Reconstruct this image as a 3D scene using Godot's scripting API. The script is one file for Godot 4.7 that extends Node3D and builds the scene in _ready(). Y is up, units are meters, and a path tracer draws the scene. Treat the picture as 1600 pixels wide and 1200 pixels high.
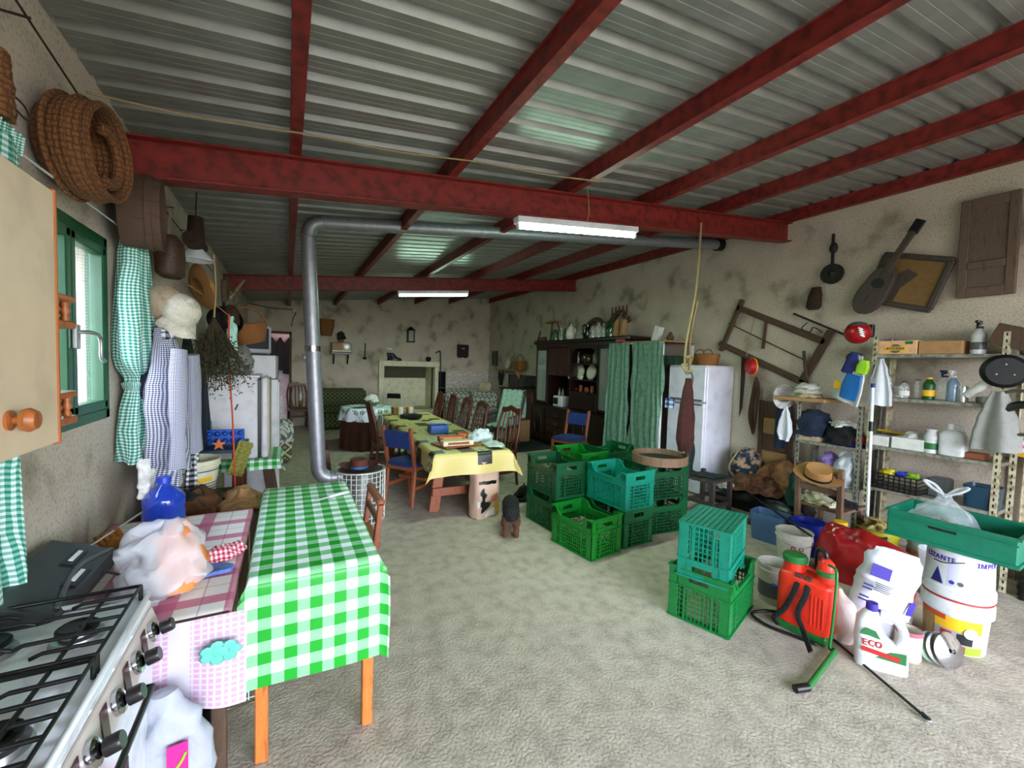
extends Node3D
# An agricultural shed used as kitchen, dining room and store. Units are metres, y is up, -z runs to the far wall.

const EYE := Vector3(0, 1.6, 0)
const FOCAL := 657.9
const XL := -0.78
const XR := 5.153
const ZB := -11.09
const ZF := 3.0
const SLOPE := 0.1062
var lens := Basis()
var root_names := {}
var mats := {}
var T := {}

func _ready():
	# ---- camera
	lens = Basis(Vector3.UP, -0.491) * Basis(Vector3.RIGHT, -0.047) * Basis(Vector3.BACK, 0.029)
	var cam := Camera3D.new()
	cam.name = "camera"
	cam.fov = rad_to_deg(2.0 * atan(600.0 / FOCAL))
	cam.near = 0.03
	cam.far = 200.0
	add_child(cam)
	cam.transform = Transform3D(lens, EYE)
	cam.current = true
	# ---- sky, overcast and white
	var we := WorldEnvironment.new()
	we.name = "environment"
	var env := Environment.new()
	var sky := Sky.new()
	var sm := ProceduralSkyMaterial.new()
	sm.sky_top_color = Color(0.80, 0.87, 0.97)
	sm.sky_horizon_color = Color(0.93, 0.95, 0.97)
	sm.ground_bottom_color = Color(0.42, 0.40, 0.37)
	sm.ground_horizon_color = Color(0.70, 0.70, 0.68)
	sm.sun_angle_max = 0.0
	sm.energy_multiplier = 22.0
	sky.sky_material = sm
	env.background_mode = Environment.BG_SKY
	env.sky = sky
	env.tonemap_mode = Environment.TONE_MAPPER_LINEAR
	env.tonemap_exposure = 1.13
	env.sdfgi_enabled = true
	env.ssao_enabled = true
	env.ssil_enabled = true
	we.environment = env
	add_child(we)
	make_textures()
	make_materials()
	build_structure()
	build_left()
	build_tables()
	build_back()
	build_right()
	build_shelves()
	build_floor_things()

# ---------------------------------------------------------------- pixel to place
func ray(px: float, py: float) -> Vector3:
	return lens * Vector3(px - 800.0, 600.0 - py, -FOCAL)
func FL(px: float, py: float, y := 0.0) -> Vector3:
	var r := ray(px, py)
	return EYE + r * ((y - EYE.y) / r.y)
func WX(px: float, py: float, x: float) -> Vector3:
	var r := ray(px, py)
	return EYE + r * (x / r.x)
func WZ(px: float, py: float, z: float) -> Vector3:
	var r := ray(px, py)
	return EYE + r * (z / r.z)
func roof_y(x: float) -> float:
	return 2.832 + (x - XL) * SLOPE

# ---------------------------------------------------------------- mesh builder
class MB:
	var v := PackedVector3Array()
	var n := PackedVector3Array()
	var u := PackedVector2Array()
	var ix := PackedInt32Array()
	var xf := Transform3D()
	func at(p: Vector3, b := Basis()) -> MB:
		xf = Transform3D(b, p)
		return self
	func vert(p: Vector3, nn: Vector3, uv: Vector2) -> int:
		v.append(xf * p)
		n.append((xf.basis * nn).normalized())
		u.append(uv)
		return v.size() - 1
	func tri(a: int, b: int, c: int):
		var fn := (v[c] - v[a]).cross(v[b] - v[a])
		if fn.dot(n[a] + n[b] + n[c]) < 0.0:
			ix.append_array([a, c, b])
		else:
			ix.append_array([a, b, c])
	func face(pts: Array, nn: Vector3):
		# flat convex polygon
		var t := nn.cross(Vector3.UP)
		if t.length() < 0.01:
			t = Vector3.RIGHT
		t = t.normalized()
		var b := t.cross(nn)
		var ids := []
		for p in pts:
			ids.append(vert(p, nn, Vector2(p.dot(t), p.dot(b))))
		for k in range(1, pts.size() - 1):
			tri(ids[0], ids[k], ids[k + 1])
	func box(c: Vector3, s: Vector3, b := Basis(), bev := 0.0) -> MB:
		var h := s * 0.5
		var k := minf(bev, minf(h.x, minf(h.y, h.z)) * 0.9)
		for ax in 3:
			for sg in [-1.0, 1.0]:
				var nn := Vector3()
				nn[ax] = sg
				var a1: int = (ax + 1) % 3
				var a2: int = (ax + 2) % 3
				var pts := []
				for q in [[-1, -1], [1, -1], [1, 1], [-1, 1]]:
					var p := Vector3()
					p[ax] = sg * h[ax]
					p[a1] = q[0] * (h[a1] - k)
					p[a2] = q[1] * (h[a2] - k)
					pts.append(c + b * p)
				face(pts, b * nn)
		if k > 0.0:
			for ax in 3:
				var a1: int = (ax + 1) % 3
				var a2: int = (ax + 2) % 3
				for q in [[-1, -1], [1, -1], [1, 1], [-1, 1]]:
					var pts := []
					for e in [[-1, 0], [1, 0], [1, 1], [-1, 1]]:
						var p := Vector3()
						p[ax] = e[0] * (h[ax] - k)
						p[a1] = q[0] * (h[a1] - (k if e[1] == 0 else 0.0))
						p[a2] = q[1] * (h[a2] - (0.0 if e[1] == 0 else k))
						pts.append(c + b * p)
					var nn := Vector3()
					nn[a1] = q[0]
					nn[a2] = q[1]
					face(pts, b * nn.normalized())
			for sx in [-1, 1]:
				for sy in [-1, 1]:
					for sz in [-1, 1]:
						var sgn := Vector3(sx, sy, sz)
						var pts := []
						for ax in 3:
							var p := sgn * (h - Vector3(k, k, k))
							p[ax] = sgn[ax] * h[ax]
							pts.append(c + b * p)
						face(pts, b * sgn.normalized())
		return self
	func bar(a: Vector3, b: Vector3, w: float, d: float, up := Vector3.UP, bev := 0.0) -> MB:
		# straight bar of section w (sideways) by d (along up)
		var z := (b - a).normalized()
		var x := up.cross(z)
		if x.length() < 0.01:
			x = Vector3.RIGHT
		x = x.normalized()
		return box((a + b) * 0.5, Vector3(w, d, (b - a).length()), Basis(x, z.cross(x), z), bev)
	func grid(P: Array, cu := false, cv := false, su := 1.0, sv := 1.0) -> MB:
		# rows of points -> smooth surface
		var nv := P.size()
		var nu: int = P[0].size()
		var base := v.size()
		for i in nv:
			var i0: int = (i - 1 + nv) % nv if cv else maxi(i - 1, 0)
			var i1: int = (i + 1) % nv if cv else mini(i + 1, nv - 1)
			for j in nu:
				var j0: int = (j - 1 + nu) % nu if cu else maxi(j - 1, 0)
				var j1: int = (j + 1) % nu if cu else mini(j + 1, nu - 1)
				var du: Vector3 = P[i][j1] - P[i][j0]
				if du.length_squared() < 1e-12:
					var ia: int = clampi(i + (1 if i == 0 else -1), 0, nv - 1)
					du = P[ia][j1] - P[ia][j0]
				var nn := du.cross(P[i1][j] - P[i0][j])
				if nn.length_squared() < 1e-16:
					nn = Vector3.UP
				vert(P[i][j], nn.normalized(), Vector2(float(j) / (nu - (0 if cu else 1)) * su, float(i) / maxi(1, nv - (0 if cv else 1)) * sv))
			if cu:
				# seam column so that the pattern does not run backwards
				var a := base + i * (nu + 1)
				v.append(v[a])
				n.append(n[a])
				u.append(Vector2(su, u[a].y))
		var w := nu + (1 if cu else 0)
		for i in (nv if cv else nv - 1):
			for j in w - 1:
				var a := base + i * w + j
				var c: int = base + ((i + 1) % nv) * w + j
				tri(a, a + 1, c)
				tri(a + 1, c + 1, c)
		return self
	func sheet(nu: int, nv: int, f: Callable, su := 1.0, sv := 1.0, cu := false) -> MB:
		var P := []
		for i in nv + 1:
			var row := PackedVector3Array()
			for j in (nu if cu else nu + 1):
				row.append(f.call(float(j) / nu, float(i) / nv))
			P.append(row)
		return grid(P, cu, false, su, sv)
	func lathe(prof: Array, seg := 20, crease := 0.6, su := 1.0) -> MB:
		# prof: [radius, height]; split at sharp corners
		var run := [Vector2(prof[0][0], prof[0][1])]
		for k in range(1, prof.size()):
			run.append(Vector2(prof[k][0], prof[k][1]))
			var sharp := k == prof.size() - 1
			if not sharp:
				var d0: Vector2 = (run[-1] - run[-2]).normalized()
				var d1: Vector2 = (Vector2(prof[k + 1][0], prof[k + 1][1]) - run[-1]).normalized()
				sharp = d0.dot(d1) < cos(crease)
			if sharp:
				var P := []
				for q in run:
					var row := PackedVector3Array()
					for j in seg:
						var a := TAU * j / seg
						row.append(Vector3(q.x * cos(a), q.y, q.x * sin(a)))
					P.append(row)
				grid(P, true, false, su, 1.0)
				run = [run[-1]]
		return self
	func cyl(a: Vector3, b: Vector3, r0: float, r1 := -1.0, seg := 12) -> MB:
		var q := r0 if r1 < 0.0 else r1
		var z := (b - a).normalized()
		var x := z.cross(Vector3.UP)
		if x.length() < 0.01:
			x = Vector3.RIGHT
		x = x.normalized()
		var keep := xf
		xf = xf * Transform3D(Basis(x, z, x.cross(z)), a)
		var l := (b - a).length()
		lathe([[0, 0], [r0, 0], [q, l], [0, l]], seg)
		xf = keep
		return self
	func tube(path: Array, r, seg := 8, closed := false, flat := 1.0) -> MB:
		var P := []
		var m := path.size()
		var up := Vector3.UP
		var t0: Vector3 = (path[1] - path[0]).normalized()
		if absf(t0.dot(up)) > 0.9:
			up = Vector3.RIGHT
		for i in m:
			var a: Vector3 = path[(i - 1 + m) % m] if closed else path[maxi(i - 1, 0)]
			var b: Vector3 = path[(i + 1) % m] if closed else path[mini(i + 1, m - 1)]
			var t := (b - a).normalized()
			var x := up.cross(t).normalized()
			up = t.cross(x)
			var rr: float = r[i] if r is Array else r
			var row := PackedVector3Array()
			for j in seg:
				var an := TAU * j / seg
				row.append(path[i] + x * cos(an) * rr + up * sin(an) * rr * flat)
			P.append(row)
		if not closed:
			var r0 := PackedVector3Array()
			var r1 := PackedVector3Array()
			for j in seg:
				r0.append(path[0])
				r1.append(path[m - 1])
			P.push_front(r0)
			P.append(r1)
		return grid(P, true, closed)
	func loft(S: Array, seg := 20, crumple := 0.0, freq := 8.0, sd := 1, caps := true, su := 1.0, sv := 1.0) -> MB:
		# sections [y, cx, cz, rx, rz, roundness power]
		var fn := FastNoiseLite.new()
		fn.seed = sd
		fn.frequency = freq
		fn.fractal_octaves = 2
		var P := []
		for s in S:
			var row := PackedVector3Array()
			var e: float = 2.0 / (s[5] if s.size() > 5 else 2.0)
			for j in seg:
				var a := TAU * j / seg
				var ca := cos(a)
				var sa := sin(a)
				var p := Vector3(s[1] + s[3] * signf(ca) * pow(absf(ca), e), s[0], s[2] + s[4] * signf(sa) * pow(absf(sa), e))
				if crumple > 0.0:
					var d := fn.get_noise_3dv(p) * crumple
					var o := Vector3(ca, 0.0, sa)
					p += o * d + Vector3(0, fn.get_noise_3d(p.z, p.x, p.y) * crumple * 0.6, 0)
				row.append(p)
			P.append(row)
		if caps:
			var lo := PackedVector3Array()
			var hi := PackedVector3Array()
			for j in seg:
				lo.append(Vector3(S[0][1], S[0][0], S[0][2]))
				hi.append(Vector3(S[-1][1], S[-1][0], S[-1][2]))
			var m := P.size()
			grid(P, true, false, su, sv)
			grid([lo, P[0]], true)
			grid([P[m - 1], hi], true)
			return self
		return grid(P, true, false, su, sv)
	func ball(c: Vector3, r: Vector3, seg := 14) -> MB:
		var P := []
		var m := seg / 2
		for i in m + 1:
			var t := PI * i / m
			var row := PackedVector3Array()
			for j in seg:
				var a := TAU * j / seg
				row.append(c + Vector3(r.x * sin(t) * cos(a), r.y * cos(t), r.z * sin(t) * sin(a)))
			P.append(row)
		return grid(P, true)
	func prism(poly: Array, d0: float, d1: float, bev := 0.0) -> MB:
		# outline in x,y pushed along z from d0 to d1
		var pp := PackedVector2Array()
		for q in poly:
			pp.append(Vector2(q[0], q[1]))
		if Geometry2D.is_polygon_clockwise(pp):
			pp.reverse()
		var inner := pp
		if bev > 0.0:
			var off := Geometry2D.offset_polygon(pp, -bev)
			if off.size() == 1 and off[0].size() == pp.size():
				# match the starting corner
				var best := 0
				for k in pp.size():
					if off[0][k].distance_to(pp[0]) < off[0][best].distance_to(pp[0]):
						best = k
				inner = PackedVector2Array()
				for k in pp.size():
					inner.append(off[0][(k + best) % pp.size()])
			else:
				bev = 0.0
		var ids := Geometry2D.triangulate_polygon(inner)
		for e in [[d0, Vector3(0, 0, -1)], [d1, Vector3(0, 0, 1)]]:
			var vi := []
			for q in inner:
				vi.append(vert(Vector3(q.x, q.y, e[0]), e[1], q))
			for k in range(0, ids.size(), 3):
				tri(vi[ids[k]], vi[ids[k + 1]], vi[ids[k + 2]])
		var m := pp.size()
		for k in m:
			var a := pp[k]
			var b := pp[(k + 1) % m]
			var d := b - a
			var nn := Vector3(d.y, -d.x, 0).normalized()
			face([Vector3(a.x, a.y, d0 + bev), Vector3(b.x, b.y, d0 + bev), Vector3(b.x, b.y, d1 - bev), Vector3(a.x, a.y, d1 - bev)], nn)
			if bev > 0.0:
				var ai := inner[k]
				var bi := inner[(k + 1) % m]
				face([Vector3(a.x, a.y, d1 - bev), Vector3(b.x, b.y, d1 - bev), Vector3(bi.x, bi.y, d1), Vector3(ai.x, ai.y, d1)], (nn + Vector3(0, 0, 1)).normalized())
				face([Vector3(a.x, a.y, d0 + bev), Vector3(b.x, b.y, d0 + bev), Vector3(bi.x, bi.y, d0), Vector3(ai.x, ai.y, d0)], (nn + Vector3(0, 0, -1)).normalized())
		return self
	func add(m: Mesh, t := Transform3D(), bend := 0.0):
		# copy another mesh in; bend wraps x round a vertical axis of that radius
		for si in m.get_surface_count():
			var arr := m.surface_get_arrays(si)
			var b0 := v.size()
			var vs: PackedVector3Array = arr[Mesh.ARRAY_VERTEX]
			var ns: PackedVector3Array = arr[Mesh.ARRAY_NORMAL]
			for k in vs.size():
				var p := t * vs[k]
				var nn := t.basis * ns[k]
				if bend != 0.0:
					var a := p.x / bend
					var rr := bend + p.z
					p = Vector3(sin(a) * rr, p.y, cos(a) * rr)
					nn = Basis(Vector3.UP, a) * nn
				vert(p, nn, Vector2(p.x, p.y))
			var ii: PackedInt32Array = arr[Mesh.ARRAY_INDEX]
			for k in range(0, ii.size(), 3):
				tri(b0 + ii[k], b0 + ii[k + 1], b0 + ii[k + 2])
	func mesh() -> ArrayMesh:
		var a := []
		a.resize(Mesh.ARRAY_MAX)
		a[Mesh.ARRAY_VERTEX] = v
		a[Mesh.ARRAY_NORMAL] = n
		a[Mesh.ARRAY_TEX_UV] = u
		a[Mesh.ARRAY_INDEX] = ix
		var m := ArrayMesh.new()
		m.add_surface_from_arrays(Mesh.PRIMITIVE_TRIANGLES, a)
		return m

# ---------------------------------------------------------------- things and parts
func numbered(nm: String) -> String:
	if not root_names.has(nm):
		root_names[nm] = 0
		return nm
	root_names[nm] += 1
	return "%s_%03d" % [nm, root_names[nm]]
func tag(o: Node, label: String, cat: String, group := "", kind := ""):
	o.set_meta("label", label)
	if cat:
		o.set_meta("category", cat)
	if group:
		o.set_meta("group", group)
	if kind:
		o.set_meta("kind", kind)
func thing(nm: String, label: String, cat: String, pos := Vector3(), ry := 0.0, group := "") -> Node3D:
	var o := Node3D.new()
	o.name = numbered(nm)
	add_child(o)
	o.position = pos
	o.rotation.y = ry
	tag(o, label, cat, group)
	return o
func part(p: Node, nm: String, mb: MB, m: Material, label := "") -> MeshInstance3D:
	var o := MeshInstance3D.new()
	o.name = nm
	o.mesh = mb.mesh()
	o.material_override = m
	p.add_child(o, true)
	if label:
		o.set_meta("label", label)
	return o
func solo(nm: String, label: String, cat: String, mb: MB, m: Material, pos := Vector3(), ry := 0.0, group := "") -> MeshInstance3D:
	var o := MeshInstance3D.new()
	o.name = numbered(nm)
	o.mesh = mb.mesh()
	o.material_override = m
	add_child(o)
	o.position = pos
	o.rotation.y = ry
	tag(o, label, cat, group)
	return o
func struct(nm: String, mb: MB, m: Material, label := "") -> MeshInstance3D:
	var o := MeshInstance3D.new()
	o.name = numbered(nm)
	o.mesh = mb.mesh()
	o.material_override = m
	add_child(o)
	o.set_meta("kind", "structure")
	if label:
		o.set_meta("label", label)
	return o
func copy(src: Node3D, pos: Vector3, ry: float, label := "") -> Node3D:
	var base := src.name.rstrip("0123456789").trim_suffix("_")
	var c: Node3D = src.duplicate()
	c.name = numbered(base)
	add_child(c)
	c.position = pos
	c.rotation.y = ry
	if label:
		c.set_meta("label", label)
	return c
func text(p: Node, nm: String, s: String, h: float, m: Material, pos: Vector3, ry := 0.0, bend := 0.0, serif := false, tilt := Basis()):
	var f := SystemFont.new()
	f.font_names = PackedStringArray(["Droid Serif" if serif else "Droid Sans"])
	f.font_weight = 700
	var tm := TextMesh.new()
	tm.text = s
	tm.font = f
	tm.font_size = 32
	tm.pixel_size = h / 32.0 * 1.35
	tm.depth = 0.002
	tm.curve_step = 2.0
	var mb := MB.new()
	mb.xf = Transform3D(Basis(Vector3.UP, ry) * tilt, pos)
	mb.add(tm, Transform3D(), bend)
	return part(p, nm, mb, m)
func arc(c: Vector3, r: float, a0: float, a1: float, k: int, ux := Vector3.RIGHT, uy := Vector3.UP) -> Array:
	var out := []
	for i in k + 1:
		var a := lerpf(a0, a1, float(i) / k)
		out.append(c + ux * cos(a) * r + uy * sin(a) * r)
	return out
func curve(pts: Array, per := 6) -> Array:
	# smooth path through points
	var out := []
	for i in pts.size() - 1:
		var p0: Vector3 = pts[maxi(i - 1, 0)]
		var p1: Vector3 = pts[i]
		var p2: Vector3 = pts[i + 1]
		var p3: Vector3 = pts[mini(i + 2, pts.size() - 1)]
		for k in per:
			out.append(p1.cubic_interpolate(p2, p0, p3, float(k) / per))
	out.append(pts[-1])
	return out

# ---------------------------------------------------------------- textures and materials
func noise(sd: int, freq: float, ramp: Array, size := 512, oct := 4, type := 1, as_normal := false) -> NoiseTexture2D:
	var fnl := FastNoiseLite.new()
	fnl.seed = sd
	fnl.noise_type = type
	fnl.frequency = freq
	fnl.fractal_octaves = oct
	var t := NoiseTexture2D.new()
	t.width = size
	t.height = size
	t.seamless = true
	t.noise = fnl
	t.as_normal_map = as_normal
	if ramp.size():
		var g := Gradient.new()
		var off := PackedFloat32Array()
		var cols := PackedColorArray()
		for r in ramp:
			off.append(r[0])
			cols.append(r[1])
		g.offsets = off
		g.colors = cols
		t.color_ramp = g
	return t
func grey(a: float) -> Color:
	return Color(a, a, a)
func img(w: int, h: int, f: Callable) -> ImageTexture:
	var im := Image.create(w, h, false, Image.FORMAT_RGB8)
	for y in h:
		for x in w:
			im.set_pixel(x, y, f.call((x + 0.5) / w, (y + 0.5) / h))
	return ImageTexture.create_from_image(im)
func gingham(a: Color, b: Color, lines := false) -> ImageTexture:
	var mid := a.lerp(b, 0.5)
	return img(64, 64, func(x: float, y: float):
		var c := a if (x < 0.5 and y < 0.5) else (b if (x >= 0.5 and y >= 0.5) else mid)
		var k := 0.97 if (int(x * 64) + int(y * 64)) % 2 == 0 else 1.0
		if lines and (fmod(y, 0.5) < 0.016 or fmod(x, 0.5) < 0.016):
			k = 0.8
		return Color(c.r * k, c.g * k, c.b * k))
func mat(key: String, col: Color, rough := 0.8, metal := 0.0, o := {}) -> StandardMaterial3D:
	if mats.has(key):
		return mats[key]
	var m := StandardMaterial3D.new()
	m.resource_name = key
	m.albedo_color = col
	m.roughness = rough
	m.metallic = metal
	if o.has("tex"):
		m.albedo_texture = o.tex
	if o.has("scale"):
		m.uv1_scale = o.scale if o.scale is Vector3 else Vector3.ONE * o.scale
	if o.get("tri", false):
		m.uv1_triplanar = true
		m.uv1_triplanar_sharpness = 4.0
	if o.get("world", false):
		m.uv1_triplanar = true
		m.uv1_world_triplanar = true
		m.uv1_triplanar_sharpness = 4.0
	if o.has("bump"):
		m.heightmap_enabled = true
		m.heightmap_texture = o.bump
		m.heightmap_scale = o.get("depth", 0.2)
	if o.has("alpha"):
		m.transparency = BaseMaterial3D.TRANSPARENCY_ALPHA
		m.albedo_color.a = o.alpha
	if o.has("refr"):
		m.refraction_enabled = true
		m.refraction_scale = o.refr
	if o.has("glow"):
		m.emission_enabled = true
		m.emission = o.get("glow_col", col)
		m.emission_energy_multiplier = o.glow
	if o.has("coat"):
		m.clearcoat_enabled = true
		m.clearcoat = o.coat
		m.clearcoat_roughness = 0.15
	if o.has("rim"):
		m.rim_enabled = true
		m.rim = o.rim
		m.rim_tint = 0.6
	if o.has("back"):
		m.backlight_enabled = true
		m.backlight = o.back
	if o.has("spec"):
		m.metallic_specular = o.spec
	if o.has("pits"):
		m.detail_enabled = true
		m.detail_albedo = o.pits
		m.detail_blend_mode = BaseMaterial3D.BLEND_MODE_MUL
		m.detail_uv_layer = BaseMaterial3D.DETAIL_UV_2
		m.uv2_triplanar = true
		m.uv2_world_triplanar = true
		m.uv2_triplanar_sharpness = 4.0
		m.uv2_scale = Vector3.ONE * o.pits_scale
	m.cull_mode = BaseMaterial3D.CULL_DISABLED
	mats[key] = m
	return m
# plain kinds, each with a little grain of its own
func plastic(key: String, c: Color, rough := 0.38) -> StandardMaterial3D:
	return mat(key, c, rough, 0.0, {tex = T.scuff, tri = true, scale = 2.3})
func cloth(key: String, c: Color, bump := 0.25) -> StandardMaterial3D:
	return mat(key, c, 0.92, 0.0, {tex = T.cloth, tri = true, scale = 6.0, bump = T.weave, depth = bump, rim = 0.3})
func printed(key: String, tex: Texture2D, s: Vector3, rough := 0.85) -> StandardMaterial3D:
	return mat(key, Color.WHITE, rough, 0.0, {tex = tex, scale = s})
func wood(key: String, c: Color, rough := 0.55, s := Vector3(6, 1.2, 6)) -> StandardMaterial3D:
	return mat(key, c, rough, 0.0, {tex = T.wood, tri = true, scale = s, bump = T.wood, depth = 0.06})
func iron(key: String, c: Color, rough := 0.6, metal := 0.6) -> StandardMaterial3D:
	return mat(key, c, rough, metal, {tex = T.rust, tri = true, scale = 4.0, bump = T.rust, depth = 0.05})
func film(key: String, c: Color, a: float) -> StandardMaterial3D:
	# thin crumpled plastic
	return mat(key, c, 0.42, 0.0, {alpha = a, bump = T.blotch, depth = 0.5, tri = true, scale = 3.0, spec = 0.4})
func make_textures():
	T.scuff = noise(3, 0.02, [[0.0, grey(0.86)], [0.45, grey(0.97)], [1.0, grey(1.0)]], 256, 5)
	T.cloth = noise(5, 0.012, [[0.0, grey(0.78)], [0.5, grey(0.94)], [1.0, grey(1.0)]], 256, 4)
	T.blotch = noise(9, 0.015, [[0.0, grey(0.0)], [1.0, grey(1.0)]], 256, 5)
	T.rust = noise(11, 0.03, [[0.0, Color(0.55, 0.5, 0.45)], [0.5, grey(0.9)], [1.0, grey(1.0)]], 256, 5)
	T.wood = noise(13, 0.02, [[0.0, grey(0.62)], [0.4, grey(0.9)], [0.6, grey(0.84)], [1.0, grey(1.0)]], 256, 5)
	T.weave = img(64, 64, func(x: float, y: float): return grey(0.5 + 0.25 * sin(x * TAU * 8.0) + 0.25 * sin(y * TAU * 8.0)))
	T.straw = img(64, 64, func(x: float, y: float):
		var over := (int(x * 4) + int(y * 4)) % 2 == 0
		var k := absf(sin((x if over else y) * 4.0 * PI))
		return Color(0.62, 0.6, 0.56).lerp(Color.WHITE, k))
	T.floor = noise(21, 0.016, [[0.0, Color(0.80, 0.78, 0.74)], [0.35, Color(0.90, 0.87, 0.83)], [0.55, Color(0.94, 0.91, 0.87)], [1.0, Color(1.0, 0.98, 0.94)]], 1024, 8)
	T.floor_relief = noise(22, 0.11, [[0.0, grey(0.0)], [0.45, grey(0.5)], [0.62, grey(0.8)], [1.0, grey(1.0)]], 1024, 6)
	T.wall = noise(31, 0.007, [[0.0, Color(0.60, 0.57, 0.53)], [0.2, Color(0.78, 0.76, 0.72)], [0.36, Color(0.91, 0.89, 0.86)], [0.6, Color(0.95, 0.93, 0.90)], [1.0, Color(1.0, 0.98, 0.95)]], 1024, 9)
	T.wall_relief = noise(32, 0.012, [[0.0, grey(0.0)], [1.0, grey(1.0)]], 1024, 6)
	T.pits = noise(33, 0.05, [[0.0, grey(0.72)], [0.25, grey(0.90)], [0.42, grey(0.98)], [1.0, grey(1.0)]], 1024, 5)
	T.zinc = noise(41, 0.012, [[0.0, grey(0.88)], [0.5, grey(0.95)], [1.0, grey(1.0)]], 512, 4)
	T.fur = noise(43, 0.06, [[0.0, grey(0.45)], [0.6, grey(0.9)], [1.0, grey(1.0)]], 256, 3)
	T.gravel = noise(45, 0.03, [[0.0, Color(0.3, 0.3, 0.28)], [0.5, Color(0.7, 0.68, 0.63)], [1.0, Color(0.9, 0.88, 0.84)]], 512, 6)
	T.green_check = gingham(Color(0.07, 0.60, 0.14), Color(0.96, 0.98, 0.98), true)
	T.teal_check = gingham(Color(0.13, 0.52, 0.42), Color(0.90, 0.97, 0.95))
	T.black_check = gingham(Color(0.07, 0.07, 0.10), Color(0.88, 0.88, 0.92))
	T.grey_check = gingham(Color(0.20, 0.21, 0.30), Color(0.86, 0.86, 0.92))
	T.red_check = gingham(Color(0.62, 0.05, 0.14), Color(0.95, 0.86, 0.88))
	T.blue_check = gingham(Color(0.10, 0.25, 0.65), Color(0.92, 0.95, 0.98))
	T.pink_plaid = img(128, 128, func(x: float, y: float):
		var c := Color(0.93, 0.90, 0.88)
		if x < 0.28:
			c = c.lerp(Color(0.72, 0.25, 0.42), 0.62)
		if y < 0.28:
			c = c.lerp(Color(0.72, 0.25, 0.42), 0.62)
		if absf(x - 0.64) < 0.012 or absf(y - 0.64) < 0.012:
			c = c.lerp(Color(0.55, 0.2, 0.35), 0.35)
		return c)
	var rng := RandomNumberGenerator.new()
	rng.seed = 77
	var dots := []
	for k in 46:
		dots.append([rng.randf(), rng.randf(), rng.randf_range(0.02, 0.075), rng.randi() % 4])
	T.blue_flowers = img(256, 256, func(x: float, y: float):
		var c := Color(0.90, 0.91, 0.94)
		for d in dots:
			var dx := wrapf(x - d[0], -0.5, 0.5)
			var dy := wrapf(y - d[1], -0.5, 0.5)
			var r := sqrt(dx * dx + dy * dy)
			var lobe: float = d[2] * (0.8 + 0.2 * cos(atan2(dy, dx) * 5.0))
			if r < lobe:
				c = [Color(0.42, 0.42, 0.72), Color(0.25, 0.28, 0.55), Color(0.62, 0.62, 0.85), Color(0.30, 0.42, 0.32)][d[3]]
				if r < lobe * 0.35:
					c = Color(0.85, 0.85, 0.9)
		return c)
	T.diamond = img(128, 128, func(x: float, y: float):
		var p := absf(fmod(x + y, 0.5) - 0.25) < 0.05 or absf(fmod(x - y + 1.0, 0.5) - 0.25) < 0.05
		var dotted := Vector2(fmod(x, 0.5) - 0.25, fmod(y, 0.5) - 0.25).length() < 0.07
		return Color(0.83, 0.80, 0.70) if p else (Color(0.62, 0.56, 0.45) if dotted else Color(0.36, 0.36, 0.27)))
	T.damask = img(128, 128, func(x: float, y: float):
		var k := sin(x * TAU * 2.0 + 1.3 * sin(y * TAU)) * sin(y * TAU * 2.0 + 1.3 * sin(x * TAU * 2.0))
		return Color(0.80, 0.79, 0.76) if k > 0.12 else (Color(0.52, 0.52, 0.50) if k > -0.25 else Color(0.38, 0.40, 0.38)))
	T.oilcloth = img(256, 256, func(x: float, y: float):
		var cx := int(x * 4.0)
		var cy := int(y * 4.0)
		var k := (cx * 7 + cy * 5) % 9
		var c := Color(0.78, 0.70, 0.42)
		var fx := fmod(x * 4.0, 1.0)
		var fy := fmod(y * 4.0, 1.0)
		if k == 0 or k == 4:
			c = Color(0.09, 0.10, 0.09)
		elif k == 2:
			c = Color(0.70, 0.74, 0.42)
		elif k == 6:
			var r := Vector2(fmod(fx * 2.0, 1.0) - 0.5, fmod(fy * 2.0, 1.0) - 0.5).length()
			c = Color(0.93, 0.88, 0.70) if r < 0.32 else (Color(0.08, 0.08, 0.07) if r < 0.44 else c)
		return c)
	T.camo = noise(51, 0.014, [[0.0, Color(0.12, 0.13, 0.14)], [0.36, Color(0.14, 0.14, 0.15)], [0.37, Color(0.17, 0.24, 0.36)], [0.49, Color(0.20, 0.28, 0.42)], [0.50, Color(0.62, 0.50, 0.38)], [1.0, Color(0.74, 0.60, 0.47)]], 256, 2)
	T.stone_print = noise(53, 0.03, [[0.0, Color(0.62, 0.59, 0.56)], [0.5, Color(0.84, 0.81, 0.78)], [1.0, Color(0.95, 0.93, 0.90)]], 256, 4, 2)

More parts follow.
